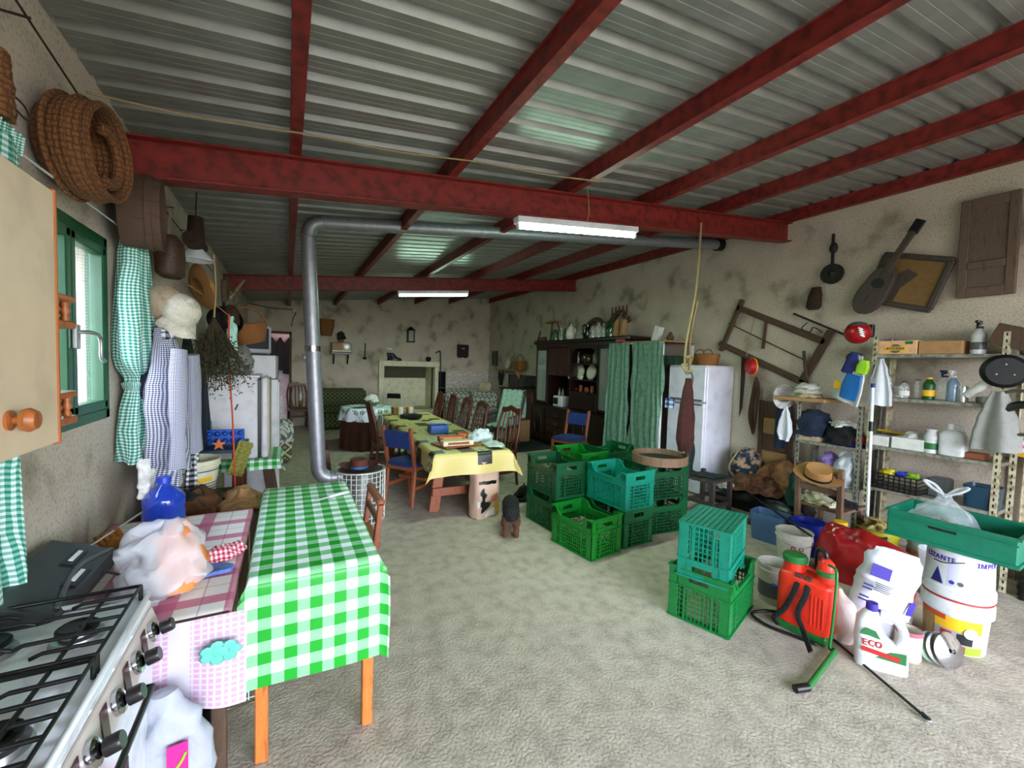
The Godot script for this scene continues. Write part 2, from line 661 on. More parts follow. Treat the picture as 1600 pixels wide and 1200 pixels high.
func make_materials():
	mat("floor", Color(0.78, 0.74, 0.70), 0.9, 0.0, {tex = T.floor, world = true, scale = 0.4, bump = T.floor_relief, depth = 0.22, pits = T.pits, pits_scale = 1.3})
	mat("wall", Color(0.80, 0.76, 0.71), 0.95, 0.0, {tex = T.wall, world = true, scale = 0.23, bump = T.wall_relief, depth = 0.15, pits = T.pits, pits_scale = 0.9})
	mat("whitewash", Color(0.93, 0.92, 0.90), 0.95, 0.0, {tex = T.scuff, world = true, scale = 0.6, bump = T.wall_relief, depth = 0.6})
	mat("zinc", Color(0.58, 0.585, 0.56), 0.34, 0.38, {tex = T.zinc, world = true, scale = 0.7})
	mat("red_steel", Color(0.53, 0.14, 0.115), 0.5, 0.0, {tex = T.rust, tri = true, scale = 1.2})
	mat("green_paint", Color(0.06, 0.30, 0.17), 0.35, 0.0, {tex = T.scuff, tri = true, scale = 3.0})
	mat("pane", Color(0.95, 1.0, 0.98), 0.02, 0.0, {alpha = 0.06})
	mat("glass", Color(0.93, 0.98, 0.96), 0.03, 0.0, {alpha = 0.16})
	mat("green_glass", Color(0.10, 0.34, 0.16), 0.05, 0.0, {alpha = 0.6})
	mat("cream_plaster", Color(0.90, 0.88, 0.76), 0.9, 0.0, {tex = T.scuff, tri = true, scale = 0.9, bump = T.wall_relief, depth = 0.5})
	mat("tube_glow", Color(0.92, 1.0, 0.95), 0.3, 0.0, {glow = 46.0, glow_col = Color(0.80, 1.0, 0.88)})
	mat("white_enamel", Color(0.90, 0.91, 0.93), 0.22, 0.0, {tex = T.scuff, tri = true, scale = 1.3, coat = 0.4})
	mat("steel", Color(0.72, 0.73, 0.74), 0.3, 0.9, {tex = T.zinc, tri = true, scale = 3.0})
	mat("chrome", Color(0.8, 0.8, 0.82), 0.12, 1.0)
	plastic("white_plastic", Color(0.84, 0.84, 0.85))
	plastic("black_plastic", Color(0.045, 0.045, 0.05))
	plastic("grey_plastic", Color(0.33, 0.34, 0.35))
	plastic("blue_plastic", Color(0.08, 0.16, 0.62))
	plastic("red_plastic", Color(0.72, 0.07, 0.09))
	plastic("yellow_plastic", Color(0.82, 0.74, 0.06))
	plastic("cap_green", Color(0.12, 0.42, 0.18))
	iron("black_iron", Color(0.06, 0.06, 0.065), 0.5, 0.3)
	iron("dusty_iron", Color(0.17, 0.16, 0.15), 0.7, 0.3)
	iron("rusty", Color(0.25, 0.16, 0.11), 0.8, 0.3)
	wood("orange_wood", Color(0.74, 0.42, 0.20), 0.42)
	wood("chair_wood", Color(0.62, 0.33, 0.20), 0.45)
	wood("red_wood", Color(0.38, 0.16, 0.09), 0.4)
	wood("dark_wood", Color(0.15, 0.072, 0.06), 0.3)
	wood("old_wood", Color(0.36, 0.26, 0.19), 0.8)
	wood("grey_wood", Color(0.31, 0.27, 0.24), 0.8)
	wood("pine", Color(0.72, 0.56, 0.36), 0.65)
	mat("wicker", Color(0.60, 0.38, 0.18), 0.8, 0.0, {tex = T.straw, tri = true, scale = 14.0, bump = T.straw, depth = 0.6})
	mat("esparto", Color(0.46, 0.29, 0.14), 0.95, 0.0, {tex = T.straw, tri = true, scale = 9.0, bump = T.straw, depth = 1.0})
	mat("straw", Color(0.72, 0.52, 0.30), 0.85, 0.0, {tex = T.straw, tri = true, scale = 30.0, bump = T.straw, depth = 0.2})
	cloth("black_cloth", Color(0.035, 0.035, 0.045))
	cloth("navy_cloth", Color(0.045, 0.07, 0.16))
	cloth("blue_seat", Color(0.06, 0.17, 0.42))
	cloth("white_cloth", Color(0.85, 0.84, 0.83))
	cloth("beige_cloth", Color(0.70, 0.62, 0.52))
	cloth("teal_curtain", Color(0.42, 0.57, 0.49))
	cloth("brown_cloth", Color(0.30, 0.13, 0.09))
	film("clear_film", Color(0.86, 0.88, 0.90), 0.24)
	film("white_film", Color(0.80, 0.81, 0.84), 0.86)
	mat("rope", Color(0.66, 0.58, 0.42), 0.9, 0.0, {tex = T.straw, tri = true, scale = 40.0})
	mat("cardboard", Color(0.66, 0.50, 0.33), 0.85, 0.0, {tex = T.scuff, tri = true, scale = 2.0})
	mat("paper", Color(0.88, 0.87, 0.85), 0.8, 0.0, {tex = T.scuff, tri = true, scale = 2.0})
	mat("ink_black", Color(0.03, 0.03, 0.035), 0.6)
	mat("ink_blue", Color(0.08, 0.10, 0.40), 0.6)
	mat("ink_red", Color(0.66, 0.08, 0.06), 0.6)
	mat("ink_green", Color(0.10, 0.40, 0.18), 0.6)
	mat("ink_purple", Color(0.20, 0.12, 0.55), 0.6)
	mat("ink_yellow", Color(0.92, 0.70, 0.08), 0.6)
	mat("ink_white", Color(0.9, 0.9, 0.9), 0.6)
	mat("ceramic", Color(0.86, 0.83, 0.76), 0.2, 0.0, {tex = T.scuff, tri = true, scale = 3.0, coat = 0.5})
	mat("terracotta", Color(0.55, 0.30, 0.18), 0.7, 0.0, {tex = T.scuff, tri = true, scale = 4.0})

# ---------------------------------------------------------------- the building
func ibeam(mb: MB, a: Vector3, b: Vector3, h: float, w: float, tf: float, tw: float):
	# I section hung below the line a-b (its top)
	var z := (b - a).normalized()
	var x := Vector3.UP.cross(z).normalized()
	var y := z.cross(x)
	var bs := Basis(x, y, z)
	var l := (b - a).length()
	var m := (a + b) * 0.5
	mb.box(m - y * tf * 0.5, Vector3(w, tf, l), bs, 0.002)
	mb.box(m - y * (h - tf * 0.5), Vector3(w, tf, l), bs, 0.002)
	mb.box(m - y * h * 0.5, Vector3(tw, h - 2.0 * tf, l), bs)

func tube_fitting(c: Vector3, label: String):
	var o := thing("strip_light", label, "light", c, 0.0, "fluorescent strip lights under the red beams")
	o.rotation.z = atan(SLOPE)
	part(o, "housing", MB.new().box(Vector3(0, 0, 0), Vector3(1.24, 0.05, 0.09), Basis(), 0.006), mats.white_enamel)
	for s in [-1.0, 1.0]:
		part(o, "lamp_holder", MB.new().box(Vector3(s * 0.605, -0.045, 0), Vector3(0.02, 0.05, 0.035), Basis(), 0.004), mats.white_plastic)
	part(o, "lamp_tube", MB.new().cyl(Vector3(-0.595, -0.052, 0), Vector3(0.595, -0.052, 0), 0.014, -1.0, 14), mats.tube_glow)
	part(o, "cable", MB.new().tube(curve([Vector3(0.03, 0.02, 0.05), Vector3(0.035, 0.1, 0.075), Vector3(0.03, 0.28, 0.07), Vector3(0.02, 0.33, 0.0)]), 0.004, 6), mats.rope)
	var l := AreaLight3D.new()
	l.name = "strip_light_glow"
	l.area_size = Vector2(1.18, 0.03)
	l.light_color = Color(0.82, 1.0, 0.85)
	l.light_energy = 2.7
	l.area_range = 30.0
	l.shadow_enabled = true
	o.add_child(l)
	l.position = Vector3(0, -0.07, 0)
	l.rotation.x = -PI / 2

func build_structure():
	# floor and yard
	struct("floor", MB.new().box(Vector3((XL + XR) * 0.5, -0.1, (ZF + ZB) * 0.5 - 0.9), Vector3(XR - XL + 0.4, 0.2, ZF - ZB + 2.2)), mats.floor, "rough pale concrete floor")
	struct("ground", MB.new().box(Vector3(2, -0.32, -4), Vector3(60, 0.24, 60)), mat("yard", Color(0.62, 0.58, 0.50), 0.95, 0.0, {tex = T.gravel, world = true, scale = 0.4}), "gravel yard outside")
	var wl := MB.new()
	var t := 0.22
	for s in [[ZB - t, -2.77, 0.0, 2.86], [-1.95, ZF + t, 0.0, 2.86], [-2.77, -1.95, 0.0, 1.28], [-2.77, -1.95, 2.15, 2.86]]:
		wl.box(Vector3(XL - t * 0.5, (s[2] + s[3]) * 0.5, (s[0] + s[1]) * 0.5), Vector3(t, s[3] - s[2], s[1] - s[0]))
	struct("wall_left", wl, mats.wall, "cement-rendered left wall")
	struct("wall_right", MB.new().box(Vector3(XR + t * 0.5, 1.78, (ZB + ZF) * 0.5), Vector3(t, 3.56, ZF - ZB + 2 * t)), mats.wall, "cement-rendered right wall with dark stains")
	var yl := roof_y(XL) + 0.02
	var yr := roof_y(XR) + 0.02
	struct("wall_back", MB.new().prism([[XL, 0], [-0.57, 0], [-0.57, 2.2], [0.09, 2.2], [0.09, 0], [2.17, 0], [2.17, 1.47], [3.52, 1.47], [3.52, 0], [XR, 0], [XR, yr], [XL, yl]], ZB - t, ZB), mats.wall, "cement-rendered far wall")
	struct("wall_front", MB.new().prism([[XL, 0], [-0.6, 0], [-0.6, 2.62], [4.5, 2.62], [4.5, 0], [XR, 0], [XR, yr], [XL, yl]], ZF, ZF + t), mats.wall)
	# roof sheet: flat pans with raised ribs across the slope
	var P := []
	var z := ZF + 0.4
	var prof := []
	while z > ZB - 0.4:
		for q in [[0.0, 0.0], [0.038, 0.0], [0.041, 0.002], [0.044, 0.0], [0.082, 0.0], [0.085, 0.002], [0.088, 0.0], [0.122, 0.0], [0.144, 0.036], [0.168, 0.036], [0.190, 0.0]]:
			prof.append(Vector2(z - q[0], q[1]))
		z -= 0.19
	var x0 := XL - 0.4
	var x1 := XR + 0.4
	var rs := MB.new()
	for k in prof.size() - 1:
		var a: Vector2 = prof[k]
		var b: Vector2 = prof[k + 1]
		if a.distance_to(b) < 0.0005:
			continue
		var nn := Vector3(0, -(a.x - b.x), -(b.y - a.y)).normalized()
		rs.face([Vector3(x0, roof_y(x0) + a.y, a.x), Vector3(x1, roof_y(x1) + a.y, a.x), Vector3(x1, roof_y(x1) + b.y, b.x), Vector3(x0, roof_y(x0) + b.y, b.x)], nn)
	rs.prism([[x0, roof_y(x0) + 0.05], [x1, roof_y(x1) + 0.05], [x1, roof_y(x1) + 0.09], [x0, roof_y(x0) + 0.09]], ZB - 0.4, ZF + 0.4)
	struct("ceiling", rs, mats.zinc, "ribbed galvanised sheet roof")
	# steel
	for zb in [-2.92, -7.025]:
		var mb := MB.new()
		ibeam(mb, Vector3(XL - 0.05, roof_y(XL) - 0.125, zb), Vector3(XR + 0.05, roof_y(XR) - 0.125, zb), 0.215, 0.11, 0.012, 0.008)
		struct("roof_beam", mb, mats.red_steel, "red painted steel beam across the shed")
	for x in [0.04, 1.012, 2.03, 2.967, 3.905, 5.118]:
		var mb := MB.new()
		ibeam(mb, Vector3(x, roof_y(x) - 0.002, ZF + 0.1), Vector3(x, roof_y(x) - 0.002, ZB), 0.125, 0.06, 0.008, 0.04)
		struct("roof_joist", mb, mats.red_steel, "red painted steel joist under the roof sheets")
	tube_fitting(Vector3(2.17, roof_y(2.17) - 0.366, -2.92), "white fluorescent strip light under the beam over the stove pipe")
	tube_fitting(Vector3(2.2, roof_y(2.2) - 0.366, -7.025), "white fluorescent strip light under the beam before the far wall")
	var cb := thing("roof_cable", "thin cream cable slung under the joists before the near beam", "cable", Vector3(XL + 0.03, 2.66, -2.47))
	var cpts := []
	for q in [[0.0, 0.03], [0.35, 0.04], [0.80, 0.085], [1.3, 0.12], [1.80, 0.185], [2.3, 0.225], [2.8, 0.29]]:
		cpts.append(Vector3(q[0], q[1], 0.0))
	part(cb, "cable", MB.new().tube(curve(cpts), 0.005, 6), mats.rope)
	# window
	var w := Node3D.new()
	w.name = "window_1"
	add_child(w)
	w.position = Vector3(XL - 0.03, 0, 0)
	tag(w, "green framed casement window over the kitchen table", "", "", "structure")
	var fr := MB.new()
	for zz in [-2.77 + 0.025, -1.95 - 0.025]:
		fr.box(Vector3(0, 1.715, zz), Vector3(0.07, 0.87, 0.05), Basis(), 0.005)
	for yy in [1.28 + 0.025, 2.15 - 0.025]:
		fr.box(Vector3(0, yy, -2.36), Vector3(0.07, 0.05, 0.82), Basis(), 0.005)
	part(w, "window_frame", fr, mats.green_paint)
	for s in [-1.0, 1.0]:
		var sash := MB.new()
		var zc: float = -2.36 + s * 0.187
		for e in [-1.0, 1.0]:
			sash.box(Vector3(0.015, 1.715, zc + e * 0.165), Vector3(0.05, 0.76, 0.04), Basis(), 0.005)
			sash.box(Vector3(0.015, 1.715 + e * 0.365, zc), Vector3(0.05, 0.045, 0.37), Basis(), 0.005)
		var sh := part(w, "sash", sash, mats.green_paint)
		part(sh, "pane", MB.new().box(Vector3(0.01, 1.715, zc), Vector3(0.005, 0.7, 0.3)), mats.pane)
	var hd := MB.new().box(Vector3(0.05, 1.66, -2.36), Vector3(0.02, 0.1, 0.03), Basis(), 0.004)
	hd.tube(curve([Vector3(0.055, 1.68, -2.36), Vector3(0.09, 1.68, -2.39), Vector3(0.10, 1.66, -2.44), Vector3(0.10, 1.58, -2.45), Vector3(0.105, 1.56, -2.47)]), 0.008, 8)
	part(w, "window_handle", hd, mats.steel)
	part(w, "window_sill", MB.new().box(Vector3(-0.1, 1.27, -2.36), Vector3(0.24, 0.02, 0.84), Basis(), 0.004), mats.whitewash)
	part(w, "lintel", MB.new().box(Vector3(-0.1, 2.16, -2.36), Vector3(0.22, 0.02, 0.84), Basis(), 0.004), mats.whitewash)
	# whitewashed house across the lane, seen through the window
	var hs := thing("house", "whitewashed house outside the green window", "house", Vector3(-6.0, -0.2, -6))
	part(hs, "wall", MB.new().box(Vector3(-1, 1.4, 0), Vector3(2, 2.8, 22)), mats.whitewash)
	part(hs, "roof", MB.new().prism([[-2.2, 2.8], [0.2, 2.8], [-1.0, 3.3]], -11.2, 11.2), mats.terracotta)
	# doorway in the far wall with a lobby behind
	var d := Node3D.new()
	d.name = "door_1"
	add_child(d)
	tag(d, "brown wooden door frame in the far wall", "", "", "structure")
	var df := MB.new()
	for xx in [-0.545, 0.065]:
		df.box(Vector3(xx, 1.1, ZB - 0.05), Vector3(0.05, 2.2, 0.2), Basis(), 0.004)
	df.box(Vector3(-0.24, 2.175, ZB - 0.05), Vector3(0.66, 0.05, 0.2), Basis(), 0.004)
	part(d, "door_frame", df, mats.old_wood)
	var lb := MB.new()
	lb.box(Vector3(-0.2, 1.25, -12.75), Vector3(2.4, 2.5, 0.1))
	lb.box(Vector3(-1.35, 1.25, -12), Vector3(0.1, 2.5, 1.6))
	lb.box(Vector3(0.95, 1.25, -12), Vector3(0.1, 2.5, 1.6))
	lb.box(Vector3(-0.2, 2.55, -12), Vector3(2.4, 0.1, 1.7))
	struct("wall_lobby", lb, mat("lobby", Color(0.74, 0.68, 0.70), 0.9, 0.0, {tex = T.scuff, world = true, scale = 0.8}), "pinkish plastered lobby behind the far door")
	var bl := thing("added_bulb", "unseen bulb added to light the lobby behind the door", "lamp", Vector3(0.35, 2.5, -11.8))  # added bulb, out of view, to brighten the lobby
	part(bl, "cord", MB.new().cyl(Vector3(0, -0.18, 0), Vector3.ZERO, 0.004), mats.black_plastic)
	part(bl, "bulb", MB.new().ball(Vector3(0, -0.22, 0), Vector3(0.03, 0.04, 0.03)), mat("added_bulb_glow", Color(1, 0.9, 0.85), 0.3, 0.0, {glow = 3.0}))
	var ol := OmniLight3D.new()
	ol.name = "added_bulb_glow"
	ol.light_color = Color(1.0, 0.9, 0.86)
	ol.light_energy = 0.35
	ol.light_size = 0.03
	ol.omni_range = 20.0
	ol.shadow_enabled = true
	bl.add_child(ol)
	ol.position = Vector3(0, -0.22, 0)
	# fireplace
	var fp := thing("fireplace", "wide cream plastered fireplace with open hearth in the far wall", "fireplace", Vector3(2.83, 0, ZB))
	part(fp, "jamb", MB.new().box(Vector3(-0.72, 0.73, 0.03), Vector3(0.13, 1.46, 0.22), Basis(), 0.012), mats.cream_plaster)
	part(fp, "jamb", MB.new().box(Vector3(0.725, 0.73, 0.03), Vector3(0.10, 1.46, 0.22), Basis(), 0.012), mats.cream_plaster)
	part(fp, "mantel", MB.new().box(Vector3(-0.005, 1.53, 0.04), Vector3(1.57, 0.14, 0.26), Basis(), 0.012), mats.cream_plaster)
	var rc := MB.new()
	rc.box(Vector3(0, 0.75, -0.85), Vector3(1.6, 1.6, 0.1))
	rc.box(Vector3(-0.78, 0.75, -0.45), Vector3(0.2, 1.6, 0.8))
	rc.box(Vector3(0.79, 0.75, -0.45), Vector3(0.2, 1.6, 0.8))
	rc.box(Vector3(0, 1.58, -0.45), Vector3(1.6, 0.1, 0.8))
	part(fp, "hearth_recess", rc, mats.cream_plaster)
	part(fp, "shade_plate", MB.new().box(Vector3(0, 1.33, -0.79), Vector3(1.36, 0.4, 0.03)), mat("recess_shade", Color(0.34, 0.33, 0.27), 0.95, 0.0, {tex = T.scuff, tri = true, scale = 2.0}))  # dark plate: shade of the upper recess put into its colour
	part(fp, "hearth", MB.new().box(Vector3(0, 0.17, -0.3), Vector3(1.36, 0.34, 1.0), Basis(), 0.01), mats.cream_plaster)
	# dado of dark tiles and pebbled panel in the far right corner
	var yt := 1.36
	var dd := thing("trim_1", "dado of black tiles and pale pebbled panel in the far corner", "panel", Vector3(3.6, 0, ZB))
	var black := mat("black_tile", Color(0.035, 0.045, 0.07), 0.18, 0.0, {tex = T.scuff, tri = true, scale = 2.0})
	for k in 3:
		part(dd, "tile", MB.new().box(Vector3(0.14, 0.22 + k * 0.45, 0.01), Vector3(0.21, 0.44, 0.02), Basis(), 0.003), black)
	part(dd, "pebble_panel", MB.new().box(Vector3(0.90, 0.68, 0.01), Vector3(1.29, 1.36, 0.02), Basis(), 0.003), mat("pebble", Color(0.92, 0.90, 0.88), 0.7, 0.0, {tex = T.stone_print, tri = true, scale = 2.2, bump = T.stone_print, depth = 0.5}))
	var d2 := thing("trim_2", "dado of pale panel and black tiles on the right wall beside the sideboard", "panel", Vector3(XR, 0, ZB))
	for q in [dd, d2]:
		q.remove_meta("category")
		q.set_meta("kind", "structure")
	part(d2, "pebble_panel", MB.new().box(Vector3(-0.01, 0.68, 0.62), Vector3(0.02, 1.36, 1.2), Basis(), 0.003), mats.pebble)
	for k in 4:
		for j in 3:
			part(d2, "tile", MB.new().box(Vector3(-0.01, 0.22 + j * 0.45, 1.56 + k * 0.58), Vector3(0.02, 0.44, 0.57), Basis(), 0.003), black)
# rectangle seen between two pixels, on a plane across z or across x: [centre, width, height]
func RZ(x0: float, y0: float, x1: float, y1: float, z: float) -> Array:
	var c := WZ((x0 + x1) * 0.5, (y0 + y1) * 0.5, z)
	var w := WZ(x1, (y0 + y1) * 0.5, z).x - WZ(x0, (y0 + y1) * 0.5, z).x
	var h := WZ((x0 + x1) * 0.5, y0, z).y - WZ((x0 + x1) * 0.5, y1, z).y
	return [c, w, h]
func RX(x0: float, y0: float, x1: float, y1: float, x: float) -> Array:
	var c := WX((x0 + x1) * 0.5, (y0 + y1) * 0.5, x)
	var w := absf(WX(x1, (y0 + y1) * 0.5, x).z - WX(x0, (y0 + y1) * 0.5, x).z)
	var h := WX((x0 + x1) * 0.5, y0, x).y - WX((x0 + x1) * 0.5, y1, x).y
	return [c, w, h]
# cloth that hangs from its top middle: widths down its length, waves across it
func hang(mb: MB, w: Array, H: float, depth: float, folds: float, amp: float, sd := 0, su := 1.0, sv := 1.0) -> MB:
	var fn := FastNoiseLite.new()
	fn.seed = sd
	fn.frequency = 3.0
	var rows := 22
	var wmax: float = w.max()
	var seg := 56
	var P := []
	for i in rows + 1:
		var t := float(i) / rows
		var k := t * (w.size() - 1)
		var a := int(k)
		var ww: float = lerpf(w[a], w[mini(a + 1, w.size() - 1)], smoothstep(0.0, 1.0, k - a))
		var row := PackedVector3Array()
		for j in seg:
			var an := TAU * j / seg
			var ca := cos(an)
			var sa := sin(an)
			var x := ww * 0.5 * signf(ca) * pow(absf(ca), 0.8)
			var q := fn.get_noise_2d(x * 0.7, t * H * 0.22)
			var z := depth * (0.25 + 0.75 * ww / wmax) * 0.5 * signf(sa) * pow(absf(sa), 0.7) + amp * (0.35 + 0.65 * t) * sin(folds * (ca * 0.5 + q * 0.25) * PI * 2.0 + sd)
			row.append(Vector3(x + q * 0.12 * ww, -t * H - 0.05 * H * t * fn.get_noise_2d(x * 2.0 + 9.0, 0.0), z))
		P.append(row)
	mb.grid(P, true, false, su, sv)
	for e in [0, rows]:
		var m := PackedVector3Array()
		var c := Vector3()
		for p in P[e]:
			c += p / seg
		for j in seg:
			m.append(c)
		mb.grid([P[e], m] if e else [m, P[e]], true)
	return mb
func crumpled(S: Array, amp: float, freq: float, sd: int, seg := 28) -> MB:
	# sections refined, then creased
	var R := []
	for k in S.size() - 1:
		for i in 4:
			var t := i / 4.0
			var r := []
			for c in 6:
				r.append(lerpf(S[k][c], S[k + 1][c], smoothstep(0.0, 1.0, t)))
			R.append(r)
	R.append(S[-1])
	return MB.new().loft(R, seg, amp, freq, sd)
func bottle(nm: String, label: String, pos: Vector3, r: float, h: float, body: Material, cap: Material, group := "", neck := 0.35, lab: Material = null) -> Node3D:
	var o := thing(nm, label, "bottle", pos, 0.0, group)
	var rn := r * neck
	part(o, "body", MB.new().lathe([[0, 0], [r * 0.92, 0], [r, r * 0.15], [r, h * 0.45], [r * 0.94, h * 0.5], [r, h * 0.55], [r, h * 0.66], [r * 0.85, h * 0.75], [rn, h * 0.88], [rn, h * 0.93]], 20, 0.9), body)
	part(o, "cap", MB.new().lathe([[0, h], [rn * 1.15, h], [rn * 1.2, h * 0.92], [0, h * 0.92]], 16), cap)
	if lab:
		part(o, "label_band", MB.new().lathe([[r * 1.012, h * 0.16], [r * 1.012, h * 0.43]], 20), lab)
	return o
func bucket(nm: String, label: String, pos: Vector3, r0: float, r1: float, h: float, m: Material, handle := true, ry := 0.0) -> Node3D:
	var o := thing(nm, label, "bucket", pos, ry)
	part(o, "body", MB.new().lathe([[0, 0.004], [r0, 0.0], [lerpf(r0, r1, 0.82), h * 0.82], [r1 * 1.03, h * 0.83], [r1 * 1.03, h * 0.87], [r1, h * 0.88], [r1, h * 0.97], [r1 * 1.04, h * 0.98], [r1 * 1.04, h], [r1 * 0.96, h], [r0 * 0.95, 0.02], [0, 0.02]], 32), m)
	if handle:
		part(o, "handle", MB.new().tube(arc(Vector3(0, h * 0.85, 0), r1 * 1.05, PI * 0.02, PI * 0.98, 16, Vector3.RIGHT, Vector3(0, -0.35, 0.94)), 0.003, 6), mats.steel)
	return o
func cap_hat(nm: String, label: String, pos: Vector3, b: Basis, m: Material, group := ""):
	var o := thing(nm, label, "hat", pos, 0.0, group)
	o.basis = b
	part(o, "crown", MB.new().lathe([[0.095, 0.0], [0.098, 0.03], [0.09, 0.075], [0.06, 0.11], [0.012, 0.125], [0.01, 0.132], [0, 0.132]], 20, 1.2), m)
	part(o, "peak", MB.new().sheet(14, 6, func(s: float, t: float):
		var a := lerpf(0.25, PI - 0.25, s)
		var r := 0.092 + t * 0.075 * pow(sin(a), 0.6)
		return Vector3(cos(a) * minf(r, 0.11), 0.004 - 0.05 * absf(cos(a)) * t - 0.012 * t, sin(a) * r)), m)
	return o
func brim_hat(nm: String, label: String, pos: Vector3, b: Basis, m: Material, band: Material, r := 0.19):
	var o := thing(nm, label, "hat", pos, 0.0)
	o.basis = b
	part(o, "brim", MB.new().sheet(40, 8, func(s: float, t: float):
		var a: float = s * TAU
		var q := lerpf(0.085, r, t)
		return Vector3(cos(a) * q, 0.004 + 0.03 * t * t * (0.4 + absf(cos(a))), sin(a) * q * 1.08), 1.0, 1.0, true), m)
	part(o, "crown", MB.new().sheet(32, 12, func(s: float, t: float):
		var a: float = s * TAU
		var q := 0.088 * (1.0 - 0.12 * t) if t < 0.7 else 0.078 * sqrt(maxf(0.0, 1.0 - pow((t - 0.7) / 0.3, 2.0)))
		var y := minf(t / 0.7, 1.0) * 0.095 + (0.012 if t > 0.7 else 0.0) * sin((t - 0.7) / 0.3 * PI * 0.5)
		if t > 0.7:
			y -= 0.028 * (t - 0.7) / 0.3
		return Vector3(cos(a) * q, y, sin(a) * q * 1.2), 1.0, 1.0, true), m)
	part(o, "hat_band", MB.new().sheet(32, 1, func(s: float, t: float):
		var a: float = s * TAU
		return Vector3(cos(a) * 0.0895, 0.006 + 0.022 * t, sin(a) * 0.107), 1.0, 1.0, true), band)
	return o

func build_left():
	var H := PI / 2
	# ---- wall cupboard with spindle end shelf
	var cream := mat("cream_laminate", Color(0.84, 0.75, 0.63), 0.45, 0.0, {tex = T.scuff, tri = true, scale = 0.8})
	var o := thing("wall_cupboard", "cream wall cupboard with orange wood edging and spindle end shelves", "cupboard", Vector3(XL, 1.37, -1.0))
	part(o, "carcass", MB.new().box(Vector3(0.13, 0.31, 0.0), Vector3(0.26, 0.62, 0.88)), cream)
	for k in 2:
		var d := part(o, "door", MB.new().box(Vector3(0.271, 0.31, -0.225 + k * 0.44), Vector3(0.02, 0.61, 0.43), Basis(), 0.003), cream)
		part(d, "edge_trim", MB.new().box(Vector3(0.272, 0.31, -0.443 + k * 0.44), Vector3(0.024, 0.62, 0.012), Basis(), 0.003), mats.orange_wood)
		var kp := WX(15, 657, -0.497) - o.position if k == 0 else Vector3(0.285, 0.1, 0.06)
		part(d, "knob", MB.new().at(Vector3(0.28, kp.y, kp.z), Basis(Vector3.BACK, -PI / 2)).lathe([[0.02, 0.0], [0.021, 0.006], [0.008, 0.01], [0.009, 0.016], [0.022, 0.022], [0.025, 0.032], [0.018, 0.044], [0, 0.046]], 20), mats.orange_wood)
	var q := Basis(Vector3.RIGHT, -PI / 2)
	var quarter := [[0.0, 0.0], [0.272, 0.0], [0.272, 0.10], [0.264, 0.128], [0.245, 0.146], [0.21, 0.155], [0.0, 0.155]]
	for y in [0.04, 0.29]:
		var s := part(o, "end_shelf", MB.new().at(Vector3(0.01, y, -0.442), q).prism(quarter, 0.0, 0.018, 0.003), mats.orange_wood)
		part(s, "gallery_rail", MB.new().at(Vector3(0.01, y + 0.07, -0.442), q).prism(quarter, 0.0, 0.014, 0.003), mats.orange_wood)
		for a in [[0.258, 0.03], [0.258, 0.085], [0.238, 0.135], [0.15, 0.143]]:
			part(s, "spindle", MB.new().at(Vector3(0.01 + a[0], y + 0.018, -0.442 - a[1])).lathe([[0.006, 0.0], [0.009, 0.01], [0.005, 0.016], [0.011, 0.028], [0.006, 0.038], [0.009, 0.046], [0.006, 0.052]], 12, 1.5), mats.orange_wood)
	part(o, "end_panel", MB.new().box(Vector3(0.01, 0.31, -0.52), Vector3(0.015, 0.62, 0.15)), mats.orange_wood)
	# ---- curtain wire and curtains
	var rod_a := Vector3(XL + 0.06, 2.19, -1.3)
	var rod_b := Vector3(XL + 0.06, 2.215, -2.95)
	var wire := thing("curtain_wire", "thin white curtain wire stretched above the window", "curtain wire", rod_a)
	part(wire, "wire", MB.new().cyl(Vector3.ZERO, rod_b - rod_a, 0.004), mats.white_plastic)
	part(wire, "hook", MB.new().cyl(rod_b - rod_a + Vector3(-0.06, 0, 0), rod_b - rod_a, 0.004), mats.steel)
	var teal := printed("teal_gingham", T.teal_check, Vector3(34, 74, 1))
	teal.backlight_enabled = true
	teal.backlight = Color(0.45, 0.55, 0.5)
	var c1 := thing("curtain", "teal gingham curtain knotted low beside the window", "curtain", Vector3(XL + 0.075, 2.21, -2.9), H)
	part(c1, "panel", hang(MB.new(), [0.16, 0.22, 0.25, 0.29, 0.32, 0.30, 0.07, 0.20, 0.26, 0.27], 1.17, 0.13, 3.0, 0.02, 4), teal)
	part(c1, "frill", MB.new().sheet(4, 90, func(s: float, t: float): return Vector3(-0.05 + 0.03 * s + 0.05 * sin(t * 2.4), -0.12 - t * 0.72, 0.045 + 0.012 * sin(t * 120.0 + s) * (0.3 + s)), 0.3, 2.0), teal)
	part(c1, "knot", crumpled([[-0.86, 0, 0, 0.02, 0.02, 2], [-0.82, 0, 0.0, 0.05, 0.045, 2], [-0.77, 0, 0, 0.055, 0.05, 2], [-0.73, 0, 0, 0.02, 0.02, 2]], 0.02, 20.0, 3), teal)
	var c2 := thing("curtain", "teal gingham curtain hanging straight behind the cream cupboard", "curtain", Vector3(XL + 0.07, 2.2, -1.62), H)
	part(c2, "panel", hang(MB.new(), [0.42, 0.34, 0.30, 0.30, 0.33, 0.36], 1.30, 0.04, 3.0, 0.022, 9), teal)
	part(c2, "header", MB.new().sheet(70, 3, func(s: float, t: float): return Vector3(-0.27 + s * 0.5, -0.02 + t * 0.06, 0.012 * sin(s * 95.0) * (0.4 + t)), 3.0, 0.1), teal)
	# ---- wire along the wall and the things hung from it
	var lw := thing("hanging_wire", "dark wire strung along the wall above the hanging baskets", "wire", Vector3(XL + 0.05, 2.6, -1.7))
